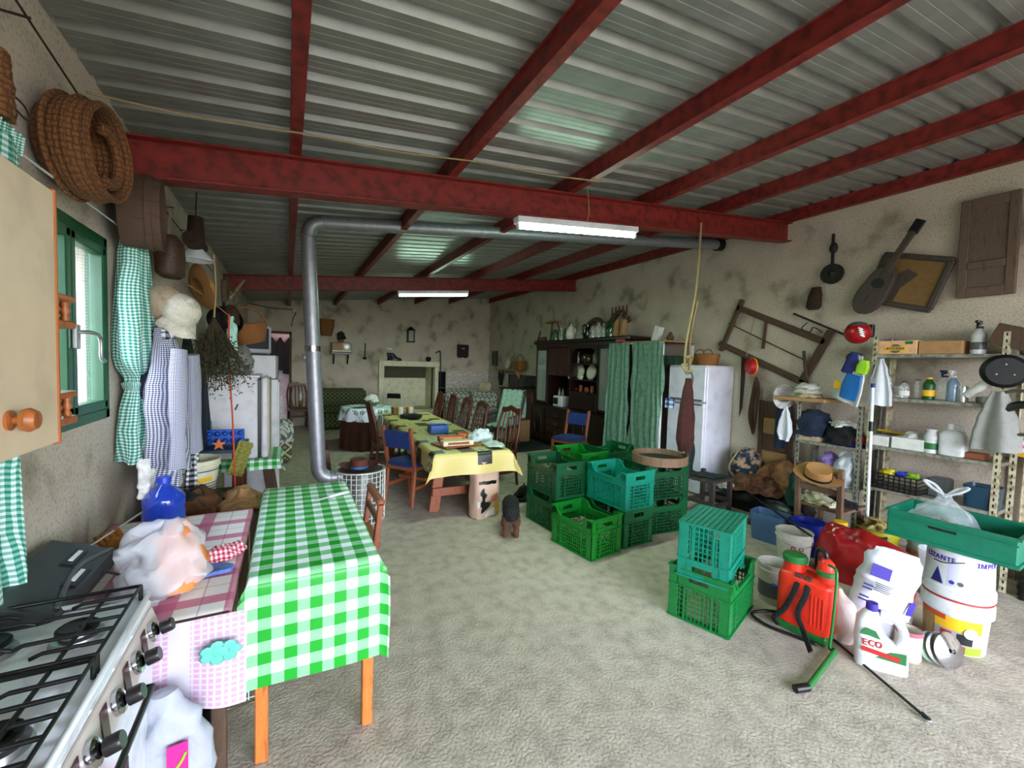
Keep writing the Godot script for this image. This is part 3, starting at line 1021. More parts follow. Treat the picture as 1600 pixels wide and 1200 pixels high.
	part(lw, "wire", MB.new().tube(curve([Vector3(0, 0.12, 0.3), Vector3(0, 0.03, -0.45), Vector3(0.0, -0.02, -1.0), Vector3(0, -0.03, -1.9), Vector3(0, -0.05, -2.8), Vector3(0, -0.08, -4.0)]), 0.004, 6), mats.rusty)
	for k in 6:
		part(lw, "nail", MB.new().cyl(Vector3(-0.05, 0.02, -0.2 - k * 0.62), Vector3(0.03, 0.02, -0.2 - k * 0.62), 0.004), mats.rusty)
	var r: Array = RX(80, 150, 194, 322, -0.66)
	var esp := thing("pannier_basket", "large plaited esparto basket hung on the wall above the window", "basket", r[0])
	esp.basis = Basis(Vector3.UP, H - 0.12) * Basis(Vector3.RIGHT, H)
	esp.scale = Vector3(0.76, 0.62, 0.76)
	part(esp, "bowl", MB.new().lathe([[0.0, -0.17], [0.12, -0.17], [0.19, -0.14], [0.225, -0.06], [0.235, 0.02], [0.22, 0.10], [0.205, 0.12], [0.19, 0.10], [0.205, 0.02], [0.19, -0.06], [0.15, -0.11], [0.0, -0.12]], 36, 1.4), mats.esparto)
	for y in [-0.07, 0.02, 0.105]:
		part(esp, "plait_band", MB.new().tube(arc(Vector3(0, y, 0), 0.232 - maxf(0, y) * 0.15, 0, TAU * 35 / 36, 35, Vector3.RIGHT, Vector3.BACK), 0.014, 8, true), mats.esparto)
	part(esp, "fold", MB.new().tube(arc(Vector3(0.05, 0.06, 0), 0.13, -1.9, 1.9, 14, Vector3.RIGHT, Vector3.BACK), 0.03, 8), mats.esparto)
	var brush := thing("whisk_brush", "worn orange fibre brush with wire loop hung near the roof edge", "brush", WX(2, 120, -0.70))
	brush.scale = Vector3.ONE * 0.7
	part(brush, "bristles", crumpled([[-0.16, 0, 0, 0.03, 0.05, 3], [-0.08, 0, 0, 0.03, 0.045, 3], [0.02, 0, 0, 0.025, 0.035, 3], [0.1, 0, 0, 0.02, 0.03, 3]], 0.015, 30.0, 6), mats.esparto)
	part(brush, "loop", MB.new().tube(curve([Vector3(0.01, -0.04, -0.03), Vector3(0.02, -0.05, -0.11), Vector3(0.02, -0.09, -0.16), Vector3(0.02, -0.10, -0.1), Vector3(0.01, -0.08, -0.04)]), 0.004, 6), mats.rusty)
	r = RX(192, 283, 256, 382, -0.64)
	var sv := thing("grain_sieve", "round bentwood grain sieve hung on the wall after the pannier", "sieve", r[0])
	sv.basis = Basis(Vector3.UP, 0.12) * Basis(Vector3.BACK, -H)
	sv.scale = Vector3.ONE * 0.86
	part(sv, "hoop", MB.new().lathe([[0.205, -0.09], [0.205, 0.09], [0.196, 0.09], [0.196, -0.09], [0.205, -0.09]], 36), mats.old_wood)
	part(sv, "rim_band", MB.new().lathe([[0.206, 0.02], [0.213, 0.022], [0.213, 0.05], [0.206, 0.052]], 36), mats.old_wood)
	part(sv, "mesh", MB.new().lathe([[0, 0.0], [0.196, 0.0]], 36), mats.rusty)
	r = RX(248, 374, 284, 428, -0.66)
	var gd := thing("leather_flask", "small squat brown leather flask hung by a cord under the sieve", "flask", r[0])
	part(gd, "body", MB.new().loft([[-0.13, 0, 0, 0.05, 0.10, 2.6], [-0.11, 0, 0, 0.07, 0.12, 2.6], [0.0, 0, 0, 0.075, 0.13, 2.6], [0.09, 0, 0, 0.07, 0.12, 2.6], [0.12, 0, 0, 0.045, 0.09, 2.6]], 24, 0.008, 9.0), mat("leather", Color(0.30, 0.19, 0.13), 0.6, 0.0, {tex = T.rust, tri = true, scale = 5.0}))
	part(gd, "cord", MB.new().tube(curve([Vector3(0, 0.12, -0.06), Vector3(0, 0.24, -0.02), Vector3(0, 0.30, 0.0), Vector3(0, 0.24, 0.02), Vector3(0, 0.12, 0.06)]), 0.003, 6), mats.rope)
	r = RX(290, 350, 322, 412, -0.62)
	var lp := thing("tin_lamp", "old brown tin lamp with enamelled white underside hung from the wall wire", "lamp", r[0])
	part(lp, "chimney", MB.new().cyl(Vector3(0, 0.02, 0), Vector3(0, 0.2, 0.0), 0.06, 0.05, 16), mats.rusty)
	part(lp, "reservoir", MB.new().cyl(Vector3(0, 0.0, 0.16), Vector3(0, 0.0, -0.12), 0.06, 0.06, 16), mats.rusty)
	part(lp, "shade", MB.new().lathe([[0.04, -0.03], [0.12, -0.12], [0.12, -0.125], [0.04, -0.04]], 20), mats.white_enamel)
	part(lp, "hook", MB.new().tube(curve([Vector3(0, 0.2, 0), Vector3(0, 0.35, -0.03), Vector3(0, 0.45, -0.05)]), 0.005, 6), mats.rusty)
	# ---- hats, caps, clothes on pegs
	brim_hat("straw_hat", "golden straw hat hung on the wall above the caps", WX(308, 450, -0.66), Basis(Vector3.UP, 0.5) * Basis(Vector3.BACK, -1.25), mats.straw, mats.rusty)
	var off_white := cloth("cap_white", Color(0.80, 0.77, 0.70))
	cap_hat("cap", "off-white baseball cap with a button hung over dark coats", WX(276, 492, -0.55), Basis(Vector3.UP, 0.9) * Basis(Vector3.RIGHT, 0.85), off_white)
	cap_hat("cap", "paler cap half hidden behind the off-white one", WX(253, 478, -0.62), Basis(Vector3.UP, 0.4) * Basis(Vector3.RIGHT, 1.1), mats.beige_cloth)
	r = RX(206, 458, 262, 610, -0.68)
	solo("jacket", "dark navy jacket hung behind the caps", "jacket", hang(MB.new(), [0.06, 0.3, 0.34, 0.36, 0.34], 0.75, 0.08, 2.0, 0.02, 2), mats.navy_cloth, r[0] + Vector3(0, 0.28, 0), H)
	solo("green_apron", "dark green apron hung beneath the off-white cap", "apron", hang(MB.new(), [0.05, 0.2, 0.26, 0.24], 0.5, 0.06, 2.0, 0.015, 5), cloth("forest", Color(0.05, 0.15, 0.09)), WX(292, 515, -0.68), H)
	r = RX(212, 535, 302, 728, -0.60)
	var sh := thing("shirt", "blue-grey checked shirt hanging from a peg by its collar", "shirt", r[0] + Vector3(0, 0.42, 0), H)
	var shm := printed("shirt_check", T.grey_check, Vector3(60, 80, 1), 0.9)
	part(sh, "body", hang(MB.new(), [0.10, 0.30, 0.42, 0.46, 0.48, 0.50], 0.82, 0.15, 2.5, 0.035, 12), shm)
	part(sh, "sleeve", hang(MB.new().at(Vector3(-0.19, -0.12, 0.10), Basis(Vector3.BACK, -0.12)), [0.12, 0.14, 0.13, 0.10, 0.13], 0.62, 0.08, 1.0, 0.01, 3), shm)
	part(sh, "sleeve", hang(MB.new().at(Vector3(0.19, -0.14, 0.09), Basis(Vector3.BACK, 0.10)), [0.12, 0.14, 0.12, 0.10, 0.12], 0.60, 0.08, 1.0, 0.01, 7), shm)
	part(sh, "collar", crumpled([[-0.06, 0, 0, 0.07, 0.05, 2], [-0.02, 0, 0, 0.06, 0.045, 2], [0.02, 0, 0, 0.03, 0.03, 2]], 0.015, 20.0, 3), printed("shirt_dark", T.black_check, Vector3(8, 3, 1), 0.9))
	r = RX(290, 560, 338, 712, -0.62)
	var ap := thing("apron", "navy apron with a turquoise hand print hung after the checked shirt", "apron", r[0] + Vector3(0, 0.45, 0), H)
	part(ap, "panel", hang(MB.new(), [0.08, 0.28, 0.42, 0.5, 0.52], 0.92, 0.07, 2.0, 0.02, 21), mats.navy_cloth)
	var hand := [[-0.08, -0.10], [0.05, -0.12], [0.12, -0.04], [0.10, 0.03], [0.03, 0.0], [-0.02, 0.06], [-0.05, 0.16], [-0.08, 0.15], [-0.07, 0.04], [-0.11, 0.0]]
	part(ap, "print", MB.new().at(Vector3(0.02, -0.72, 0.07)).prism(hand, 0.0, 0.004), mat("turquoise", Color(0.04, 0.45, 0.52), 0.8))
	solo("kitchen_cloth", "black and white checked cloth hung between shirt and apron", "cloth", hang(MB.new(), [0.05, 0.12, 0.18, 0.2], 0.5, 0.04, 2.0, 0.02, 17), printed("bw_check", T.black_check, Vector3(8, 14, 1), 0.9), WX(300, 648, -0.57), H)
	solo("trousers", "black trousers hanging below the checked shirt", "trousers", hang(MB.new(), [0.2, 0.3, 0.32, 0.34, 0.3], 0.62, 0.09, 2.0, 0.02, 31), mats.black_cloth, WX(248, 700, -0.66), H)
	for k in 2:
		solo("glove", ["white cotton glove dangling below the shirt tail", "white cotton glove dangling beside the black trousers"][k], "glove", crumpled([[-0.12, 0, 0, 0.02, 0.01, 2], [-0.06, 0, 0, 0.024, 0.016, 2], [0.03, 0, 0, 0.02, 0.016, 2], [0.06, 0, 0, 0.02, 0.012, 2]], 0.012, 30.0, 4 + k), mats.white_cloth, WX(224 + k * 10, 738 + k * 14, -0.57))
	# ---- dried herbs hung by a cord
	var herb := thing("herb_bunch", "bunch of dried herbs hung upside down by a pale cord", "herbs", Vector3(-0.44, 1.86, -3.5))
	part(herb, "cord", MB.new().tube(curve([Vector3(0, 0.42, 0), Vector3(0.01, 0.2, 0), Vector3(0, 0, 0)]), 0.006, 6), mats.rope)
	var stems := MB.new()
	var leaves := MB.new()
	var rng := RandomNumberGenerator.new()
	rng.seed = 5
	for k in 90:
		var a := rng.randf() * TAU
		var rr := sqrt(rng.randf()) * 0.22
		var L := rng.randf_range(0.32, 0.5)
		var tip := Vector3(cos(a) * rr, -L, sin(a) * rr * 0.6)
		stems.cyl(Vector3.ZERO, tip, 0.003, 0.0015, 4)
		for j in 34:
			var t := rng.randf_range(0.35, 1.05)
			var p := tip * t + Vector3(rng.randf_range(-1, 1), rng.randf_range(-1, 1), rng.randf_range(-1, 1)) * 0.04
			var d := Vector3(rng.randf_range(-1, 1), rng.randf_range(-1, 0.4), rng.randf_range(-1, 1)).normalized()
			var w := d.cross(Vector3(rng.randf(), rng.randf(), rng.randf())).normalized()
			var L2 := rng.randf_range(0.012, 0.026)
			leaves.face([p, p + d * L2 * 0.5 + w * 0.005, p + d * L2, p + d * L2 * 0.5 - w * 0.005], d.cross(w))
	part(herb, "stems", stems, mat("herb_stem", Color(0.22, 0.17, 0.09), 0.9))
	var lv := part(herb, "leaves", leaves, mat("herb_leaf", Color(0.20, 0.19, 0.09), 0.9))
	lv.set_meta("kind", "stuff")
	# ---- things hung along the wire beyond the herbs
	var pot := thing("hanging_pan", "dark iron pan with white speckle hung among cords behind the herbs", "pan", WX(350, 505, -0.5))
	pot.basis = Basis(Vector3.UP, 0.3) * Basis(Vector3.RIGHT, 1.2)
	part(pot, "pan", MB.new().lathe([[0, 0], [0.11, 0], [0.14, 0.06], [0.135, 0.06], [0.105, 0.008], [0, 0.008]], 24), mats.black_iron)
	part(pot, "pan_handle", MB.new().bar(Vector3(0, 0.05, -0.13), Vector3(0, 0.06, -0.34), 0.022, 0.008), mats.black_iron)
	var bel := thing("cowbell", "rusty cowbell with leather strap hung beyond the herb bunch", "bell", WX(361, 480, -0.45))
	part(bel, "bell", MB.new().loft([[-0.16, 0, 0, 0.075, 0.06, 2.5], [-0.05, 0, 0, 0.065, 0.05, 2.5], [0.0, 0, 0, 0.05, 0.04, 2.5], [0.02, 0, 0, 0.02, 0.02, 2.5]], 20), mats.rusty)
	part(bel, "strap", MB.new().tube(arc(Vector3(0, 0.08, 0), 0.07, 0, TAU * 15 / 16, 15), 0.012, 6, true, 0.3), mats.leather)
	var net := thing("wooden_rattle", "brown wooden clapper with a pale stick hung near the red beam end", "clapper", WX(352, 452, -0.5))
	part(net, "board", MB.new().box(Vector3.ZERO, Vector3(0.04, 0.2, 0.24), Basis(Vector3.RIGHT, 0.3), 0.01), mats.old_wood)
	part(net, "stick", MB.new().cyl(Vector3(0.05, -0.08, 0.1), Vector3(0.12, 0.14, -0.3), 0.012), mats.pine)
	var tq := thing("bag_roll", "small green and white plastic bag roll hung by the wicker basket", "bag roll", WX(362, 520, -0.42))
	part(tq, "cord", MB.new().tube([Vector3(0, 0.13, 0), Vector3(-0.2, 0.3, 0), Vector3(-0.33, 0.4, 0)], 0.004, 6), mats.rope)
	part(tq, "roll", crumpled([[-0.26, 0, 0, 0.03, 0.03, 2], [-0.12, 0, 0, 0.045, 0.04, 2], [0.05, 0, 0, 0.03, 0.03, 2], [0.14, 0, 0, 0.012, 0.012, 2]], 0.02, 20.0, 9), film("mint_film", Color(0.72, 0.92, 0.86), 0.8))
	var wb := thing("handled_basket", "small wicker basket with arched handle hung over the television", "basket", WX(390, 520, -0.32))
	wb.basis = Basis(Vector3.UP, 0.4) * Basis(Vector3.BACK, 0.25)
	part(wb, "bowl", MB.new().lathe([[0, -0.1], [0.11, -0.1], [0.15, 0.0], [0.165, 0.08], [0.16, 0.085], [0.145, 0.0], [0.105, -0.09], [0, -0.09]], 24, 0.9), mats.wicker)
	part(wb, "handle", MB.new().tube(arc(Vector3(0, 0.08, 0), 0.16, 0.0, PI, 16), 0.01, 8), mats.wicker)
	# ---- bench with stacked egg trays, bottle
	var bn := thing("low_bench", "narrow bench with blue painted top and brown legs beside the small refrigerator", "bench", Vector3(-0.5, 0, -4.18))
	part(bn, "top", MB.new().box(Vector3(0, 0.85, 0), Vector3(0.40, 0.025, 0.5), Basis(), 0.004), mat("blue_board", Color(0.13, 0.20, 0.30), 0.5, 0.0, {tex = T.scuff, tri = true, scale = 2.0}))
	for sx in [-1, 1]:
		for sz in [-1, 1]:
			part(bn, "leg", MB.new().box(Vector3(sx * 0.15, 0.418, sz * 0.2), Vector3(0.07, 0.836, 0.05), Basis(), 0.005), mats.red_wood)
	part(bn, "side_board", MB.new().box(Vector3(0.15, 0.5, 0), Vector3(0.02, 0.5, 0.36), Basis(), 0.004), mats.red_wood)
	for k in 2:
		var tr := thing("egg_tray", ["blue plastic egg tray standing on edge on the bench", "yellow-green cardboard egg tray leaning under the blue one"][k], "egg tray", [Vector3(-0.45, 0.93, -4.16), Vector3(-0.32, 0.80, -3.88)][k], [0.0, 0.5][k])
		var tm := MB.new().box(Vector3.ZERO, Vector3(0.27, 0.125, 0.012), Basis(), 0.005)
		for a in 5:
			for b in 2:
				tm.at(Vector3(-0.105 + a * 0.0525, -0.03 + b * 0.06, 0.0), Basis(Vector3.RIGHT, H)).lathe([[0.024, 0], [0.018, 0.03], [0.006, 0.036], [0, 0.036]], 10, 1.2)
		part(tr, "tray", tm, [plastic("egg_blue", Color(0.03, 0.28, 0.66)), mat("egg_pulp", Color(0.50, 0.48, 0.22), 0.9)][k])
		if k == 1:
			tr.rotation = Vector3(0, 0.7, 1.2)
	bottle("water_bottle", "clear bottle with red cap and purple drink on the blue bench", Vector3(-0.63, 0.863, -4.2), 0.042, 0.30, mat("purple_drink", Color(0.28, 0.26, 0.42), 0.1, 0.0, {alpha = 0.65}), mats.red_plastic)
	solo("toy_star", "small orange star ornament on the corner of the blue bench", "ornament", MB.new().prism([[0, 0.05], [0.014, 0.016], [0.048, 0.016], [0.02, -0.006], [0.03, -0.04], [0, -0.02], [-0.03, -0.04], [-0.02, -0.006], [-0.048, 0.016], [-0.014, 0.016]], 0, 0.02, 0.004), plastic("star_orange", Color(0.75, 0.38, 0.14)), Vector3(-0.47, 0.905, -3.97))
	var rope := thing("orange_rope", "thin orange cord hanging past the small refrigerator to a trowel", "cord", WZ(358, 590, -3.6))
	part(rope, "cord", MB.new().tube(curve([Vector3(0, 0.45, 0), Vector3(0, 0.1, 0), Vector3(0.02, -0.3, 0), Vector3(0.03, -0.62, 0.0), Vector3(0.035, -0.86, 0)]), 0.006, 6), mat("orange_cord", Color(0.72, 0.25, 0.12), 0.8))
	part(rope, "trowel", MB.new().at(Vector3(0.02, -0.9, 0), Basis(Vector3.BACK, -0.5)).prism([[-0.03, 0.04], [0.03, 0.04], [0.03, -0.06], [-0.03, -0.06]], 0, 0.01, 0.003), mats.terracotta)
	# ---- tub and heaps behind the pink table
	var box := thing("wooden_box", "rough wooden box under the white tub", "box", Vector3(-0.56, 0, -3.64))
	for k in 4:
		part(box, "board", MB.new().box(Vector3(0, 0.075 + k * 0.145, 0.16), Vector3(0.4, 0.135, 0.02), Basis(), 0.003), mats.old_wood)
		part(box, "board", MB.new().box(Vector3(0.2, 0.075 + k * 0.145, 0), Vector3(0.02, 0.135, 0.30), Basis(), 0.003), mats.old_wood)
	part(box, "lid", MB.new().box(Vector3(0, 0.59, 0), Vector3(0.42, 0.02, 0.34), Basis(), 0.003), mats.old_wood)
	var tub := bucket("plastic_tub", "white plastic tub with blue stripes and yellow lettering band on the wooden box", Vector3(-0.585, 0.601, -3.64), 0.128, 0.162, 0.27, plastic("ivory", Color(0.83, 0.81, 0.70)), false)
	for y in [0.195, 0.105, 0.085, 0.065]:
		part(tub, "stripe", MB.new().lathe([[0.1295 + 0.0415 * y / 0.27, y], [0.1295 + 0.0415 * (y + 0.006) / 0.27, y + 0.006]], 32), mats.ink_blue)
	part(tub, "print", MB.new().sheet(10, 1, func(s: float, t: float): return Vector3(sin(0.2 + s * 0.75) * (0.1485 + t * 0.005), 0.125 + t * 0.03, cos(0.2 + s * 0.75) * (0.1485 + t * 0.005))), mats.ink_yellow)
	solo("cloth_heap", "olive and tan crumpled cloth heap behind the pink table", "cloth", crumpled([[0, 0, 0, 0.19, 0.12, 2.4], [0.06, 0, 0, 0.19, 0.12, 2.2], [0.13, -0.02, 0, 0.14, 0.09, 2], [0.16, 0, 0, 0.05, 0.04, 2]], 0.06, 9.0, 8), mat("olive_tan", Color(0.55, 0.42, 0.28), 0.9, 0.0, {tex = T.camo, tri = true, scale = 1.5}), Vector3(-0.54, 0.588, -3.28))
	solo("cardboard_heap", "torn brown cardboard and paper heaped behind the pink table", "cardboard", crumpled([[0, 0, 0, 0.14, 0.11, 3], [0.04, 0, 0, 0.14, 0.11, 3], [0.08, 0.02, 0, 0.1, 0.08, 3], [0.13, 0, 0, 0.06, 0.05, 2]], 0.07, 12.0, 18), mats.cardboard, Vector3(-0.27, 0.588, -3.28))
	var bs := thing("side_bench", "plank bench carrying heaps behind the pink table", "bench", Vector3(-0.45, 0, -3.28))
	part(bs, "plank", MB.new().box(Vector3(0, 0.57, 0), Vector3(0.6, 0.03, 0.28), Basis(), 0.004), mats.old_wood)
	for s in [-0.26, 0.26]:
		part(bs, "leg", MB.new().box(Vector3(s, 0.277, 0), Vector3(0.04, 0.555, 0.24), Basis(), 0.004), mats.old_wood)
	# ---- small refrigerator on a table, with appliances
	var zt := -4.95
	var ft := thing("side_table", "low wooden table with green gingham cover under the small refrigerator", "table", Vector3(-0.42, 0, zt))
	part(ft, "top", MB.new().box(Vector3(0, 0.60, 0), Vector3(0.68, 0.03, 0.62), Basis(), 0.004), mats.old_wood)
	for sx in [-1, 1]:
		for sz in [-1, 1]:
			part(ft, "leg", MB.new().bar(Vector3(sx * 0.24, 0.59, sz * 0.25), Vector3(sx * 0.32, 0.0, sz * 0.25), 0.07, 0.05, Vector3.BACK, 0.004), mats.old_wood)
	solo("table_cover", "green gingham cover on the table under the small refrigerator", "tablecloth", drape(MB.new(), 0.70, 0.64, 0.09, 0.09), printed("dull_green_check", T.green_check, Vector3(12, 12, 1)), Vector3(-0.42, 0.617, zt))
	var fz := thing("small_refrigerator", "small white refrigerator with dark door seal standing on a table", "refrigerator", Vector3(-0.5, 0.622, zt))
	var dull := mat("fridge_side", Color(0.80, 0.79, 0.80), 0.35, 0.0, {tex = T.scuff, tri = true, scale = 1.0})
	part(fz, "body", MB.new().box(Vector3(0, 0.39, 0), Vector3(0.5, 0.78, 0.5), Basis(), 0.01), dull)
	part(fz, "door_seal", MB.new().box(Vector3(0.265, 0.39, 0), Vector3(0.03, 0.74, 0.47), Basis(), 0.004), mats.black_plastic)
	var fd := part(fz, "door", MB.new().box(Vector3(0.31, 0.39, 0), Vector3(0.06, 0.78, 0.5), Basis(), 0.014), dull)
	part(fd, "door_edge", MB.new().box(Vector3(0.345, 0.39, 0), Vector3(0.012, 0.76, 0.48), Basis(), 0.003), mat("fridge_edge", Color(0.62, 0.58, 0.46), 0.5))
	part(fz, "top_board", MB.new().box(Vector3(0, 0.79, 0), Vector3(0.54, 0.02, 0.53), Basis(), 0.005), mats.white_plastic)
	part(fz, "magnet", MB.new().box(Vector3(0.08, 0.5, 0.255), Vector3(0.014, 0.06, 0.008), Basis(Vector3.BACK, -0.4)), mats.black_plastic)
	var bag := solo("plastic_sack", "cloudy plastic sack slumped on the small refrigerator", "bag", crumpled([[0, 0, 0, 0.17, 0.16, 2.4], [0.1, 0, 0, 0.19, 0.17, 2.4], [0.2, 0.01, 0, 0.16, 0.13, 2.2], [0.27, 0.03, 0, 0.07, 0.06, 2], [0.30, 0.02, 0, 0.02, 0.02, 2]], 0.05, 9.0, 5), film("cloudy_film", Color(0.52, 0.53, 0.50), 0.8), Vector3(-0.48, 1.434, zt + 0.03))
	var mw := thing("microwave_oven", "white microwave oven behind the small refrigerator under the television", "microwave", Vector3(-0.34, 1.36, -5.55))
	part(mw, "case", MB.new().box(Vector3(0, 0.13, 0), Vector3(0.46, 0.26, 0.34), Basis(), 0.008), dull)
	part(mw, "door", MB.new().box(Vector3(0.24, 0.13, 0), Vector3(0.02, 0.25, 0.33), Basis(), 0.004), mats.grey_plastic)
	var ws := thing("tall_stand", "tall white cabinet supporting the microwave oven", "cabinet", Vector3(-0.34, 0, -5.55))
	part(ws, "body", MB.new().box(Vector3(0, 0.68, 0), Vector3(0.5, 1.355, 0.5), Basis(), 0.006), dull)
	part(ws, "door", MB.new().box(Vector3(0.255, 0.68, 0), Vector3(0.02, 1.3, 0.47), Basis(), 0.004), dull)
	var tv := thing("television", "small silver television on top of the microwave oven", "television", Vector3(-0.36, 1.622, -5.5), 0.5)
	part(tv, "case", MB.new().box(Vector3(0, 0.17, -0.06), Vector3(0.3, 0.27, 0.24), Basis(), 0.03), mat("silver", Color(0.62, 0.63, 0.66), 0.3, 0.3))
	part(tv, "bezel", MB.new().box(Vector3(0, 0.17, 0.08), Vector3(0.36, 0.32, 0.05), Basis(), 0.02), mat("silver_light", Color(0.72, 0.71, 0.76), 0.3, 0.3))
	part(tv, "screen", MB.new().box(Vector3(0, 0.18, 0.104), Vector3(0.29, 0.23, 0.006), Basis(), 0.002), mat("screen_glass", Color(0.20, 0.23, 0.26), 0.08))
	part(tv, "base", MB.new().box(Vector3(0, 0.006, 0), Vector3(0.26, 0.02, 0.2), Basis(), 0.004), mats.black_plastic)
	# ---- floral armchair beyond
	armchair("floral_armchair", "floral and diamond patterned armchair by the far end of the left wall", Vector3(-0.28, 0, -7.5), H, 0.72, printed("diamond_fabric", T.diamond, Vector3(3, 3, 1)), printed("damask_fabric", T.damask, Vector3(3, 3, 1)))

func armchair(nm: String, label: String, pos: Vector3, ry: float, w: float, m1: Material, m2: Material, cat := "armchair") -> Node3D:
	var o := thing(nm, label, cat, pos, ry)
	part(o, "base", MB.new().box(Vector3(0, 0.2, 0), Vector3(w, 0.36, 0.7), Basis(), 0.05), m1)
	part(o, "seat_cushion", MB.new().box(Vector3(0, 0.43, 0.05), Vector3(w - 0.28, 0.16, 0.62), Basis(), 0.06), m1)
	part(o, "backrest", MB.new().box(Vector3(0, 0.60, -0.30), Vector3(w - 0.1, 0.62, 0.2), Basis(Vector3.RIGHT, -0.15), 0.09), m1)
	for s in [-1, 1]:
		part(o, "armrest", MB.new().box(Vector3(s * (w * 0.5 - 0.08), 0.42, 0.03), Vector3(0.17, 0.34, 0.68), Basis(), 0.075), m2)
	return o

func drape(mb: MB, w: float, l: float, dx: float, dz: float, wave := 0.012, res := 0.03, kx := 9.0, uvm := 1.0) -> MB:
	# cloth over a rectangular top centred on the origin, hanging dx and dz over its edges
	var nu := int(ceil((w + 2 * dx) / res))
	var nv := int(ceil((l + 2 * dz) / res))
	return mb.sheet(nu, nv, func(s: float, t: float):
		var a: float = (s - 0.5) * (w + 2 * dx)
		var b: float = (t - 0.5) * (l + 2 * dz)
		var ox := maxf(absf(a) - w * 0.5, 0.0)
		var oz := maxf(absf(b) - l * 0.5, 0.0)
		var x := clampf(a, -w * 0.5, w * 0.5)
		var z := clampf(b, -l * 0.5, l * 0.5)
		var y := 0.0
		var k := maxf(ox, oz)
		if k > 0.0:
			y = -k - 0.25 * minf(ox, oz)
			var f := k / maxf(dx, dz)
			if ox > 0.0:
				x += signf(a) * (0.006 + minf(ox, 0.02) * 0.3 + minf(oz, ox) * 0.35 + wave * f * (1.0 + sin(b * kx * 2.0 + a)))
			if oz > 0.0:
				z += signf(b) * (0.006 + minf(oz, 0.02) * 0.3 + minf(oz, ox) * 0.35 + wave * f * (1.0 + sin(a * kx * 2.0 + b * 0.5)))
		return Vector3(x, y, z), 1.0, 1.0)
func dining_chair(nm: String, label: String, pos: Vector3, ry: float, style: int, group := "") -> Node3D:
	# faces +z; style 0 blue padded, 1 dark slat back, 2 plain orange
	var o := thing(nm, label, "chair", pos, ry, group)
	var wm: Material = [mats.chair_wood, mats.red_wood, mats.chair_wood][style]
	var top: float = [0.88, 1.02, 0.71][style]
	var tilt := 0.09 if style < 2 else 0.03
	for s in [-1.0, 1.0]:
		part(o, "leg", MB.new().bar(Vector3(s * 0.19, 0.0, 0.19), Vector3(s * 0.19, 0.43, 0.19), 0.038, 0.038, Vector3.BACK, 0.005), wm)
		var post := MB.new()
		if style == 1:
			post.tube(curve([Vector3(s * 0.19, 0, -0.24), Vector3(s * 0.19, 0.43, -0.19), Vector3(s * 0.205, 0.75, -0.23), Vector3(s * 0.16, top - 0.02, -0.29)], 5), 0.02, 8)
		else:
			post.bar(Vector3(s * 0.19, 0, -0.23), Vector3(s * 0.19, 0.44, -0.19), 0.04, 0.034, Vector3.BACK, 0.005)
			post.bar(Vector3(s * 0.19, 0.43, -0.19), Vector3(s * 0.19, top, -0.19 - tilt), 0.04, 0.034, Vector3.BACK, 0.005)
		part(o, "back_post", post, wm)
		part(o, "stretcher", MB.new().bar(Vector3(s * 0.19, 0.2, 0.19), Vector3(s * 0.19, 0.2, -0.21), 0.022, 0.04, Vector3.UP, 0.003), wm)
	part(o, "stretcher", MB.new().bar(Vector3(-0.19, 0.26, 0.0), Vector3(0.19, 0.26, 0.0), 0.022, 0.035, Vector3.UP, 0.003), wm)
	part(o, "seat_rail", MB.new().box(Vector3(0, 0.415, 0), Vector3(0.40, 0.05, 0.42), Basis(), 0.006), wm)
	if style == 0:
		part(o, "seat", MB.new().loft([[0.43, 0, 0, 0.21, 0.215, 5], [0.45, 0, 0, 0.225, 0.23, 5], [0.475, 0, 0, 0.215, 0.22, 5], [0.49, 0, 0, 0.16, 0.17, 4], [0.495, 0, 0, 0.06, 0.06, 3]], 32), mats.blue_seat)
		part(o, "backrest", MB.new().box(Vector3(0, 0.735, -0.25), Vector3(0.37, 0.20, 0.04), Basis(Vector3.RIGHT, -0.18), 0.015), mats.blue_seat)
	else:
		part(o, "seat", MB.new().box(Vector3(0, 0.45, 0), Vector3(0.43, 0.025, 0.44), Basis(), 0.008), wm)
		if style == 1:
			part(o, "crest_rail", MB.new().at(Vector3(0, top - 0.06, -0.275)).prism([[-0.19, 0.0], [-0.17, -0.035], [-0.08, -0.01], [0, 0.015], [0.08, -0.01], [0.17, -0.035], [0.19, 0.0], [0.16, 0.055], [0.09, 0.05], [0.0, 0.085], [-0.09, 0.05], [-0.16, 0.055]], -0.013, 0.013, 0.004), wm)
			for k in 4:
				var x := -0.105 + k * 0.07
				part(o, "slat", MB.new().tube(curve([Vector3(x * 0.8, 0.46, -0.195), Vector3(x * 1.15, 0.65, -0.215), Vector3(x * 0.95, top - 0.05, -0.275)], 4), 0.011, 6), wm)
		else:
			part(o, "crest_rail", MB.new().bar(Vector3(-0.21, top, -0.22), Vector3(0.21, top, -0.22), 0.045, 0.045, Vector3.UP, 0.01), wm)
			part(o, "back_rail", MB.new().bar(Vector3(-0.19, 0.6, -0.205), Vector3(0.19, 0.6, -0.205), 0.02, 0.05, Vector3.UP, 0.004), wm)
	return o

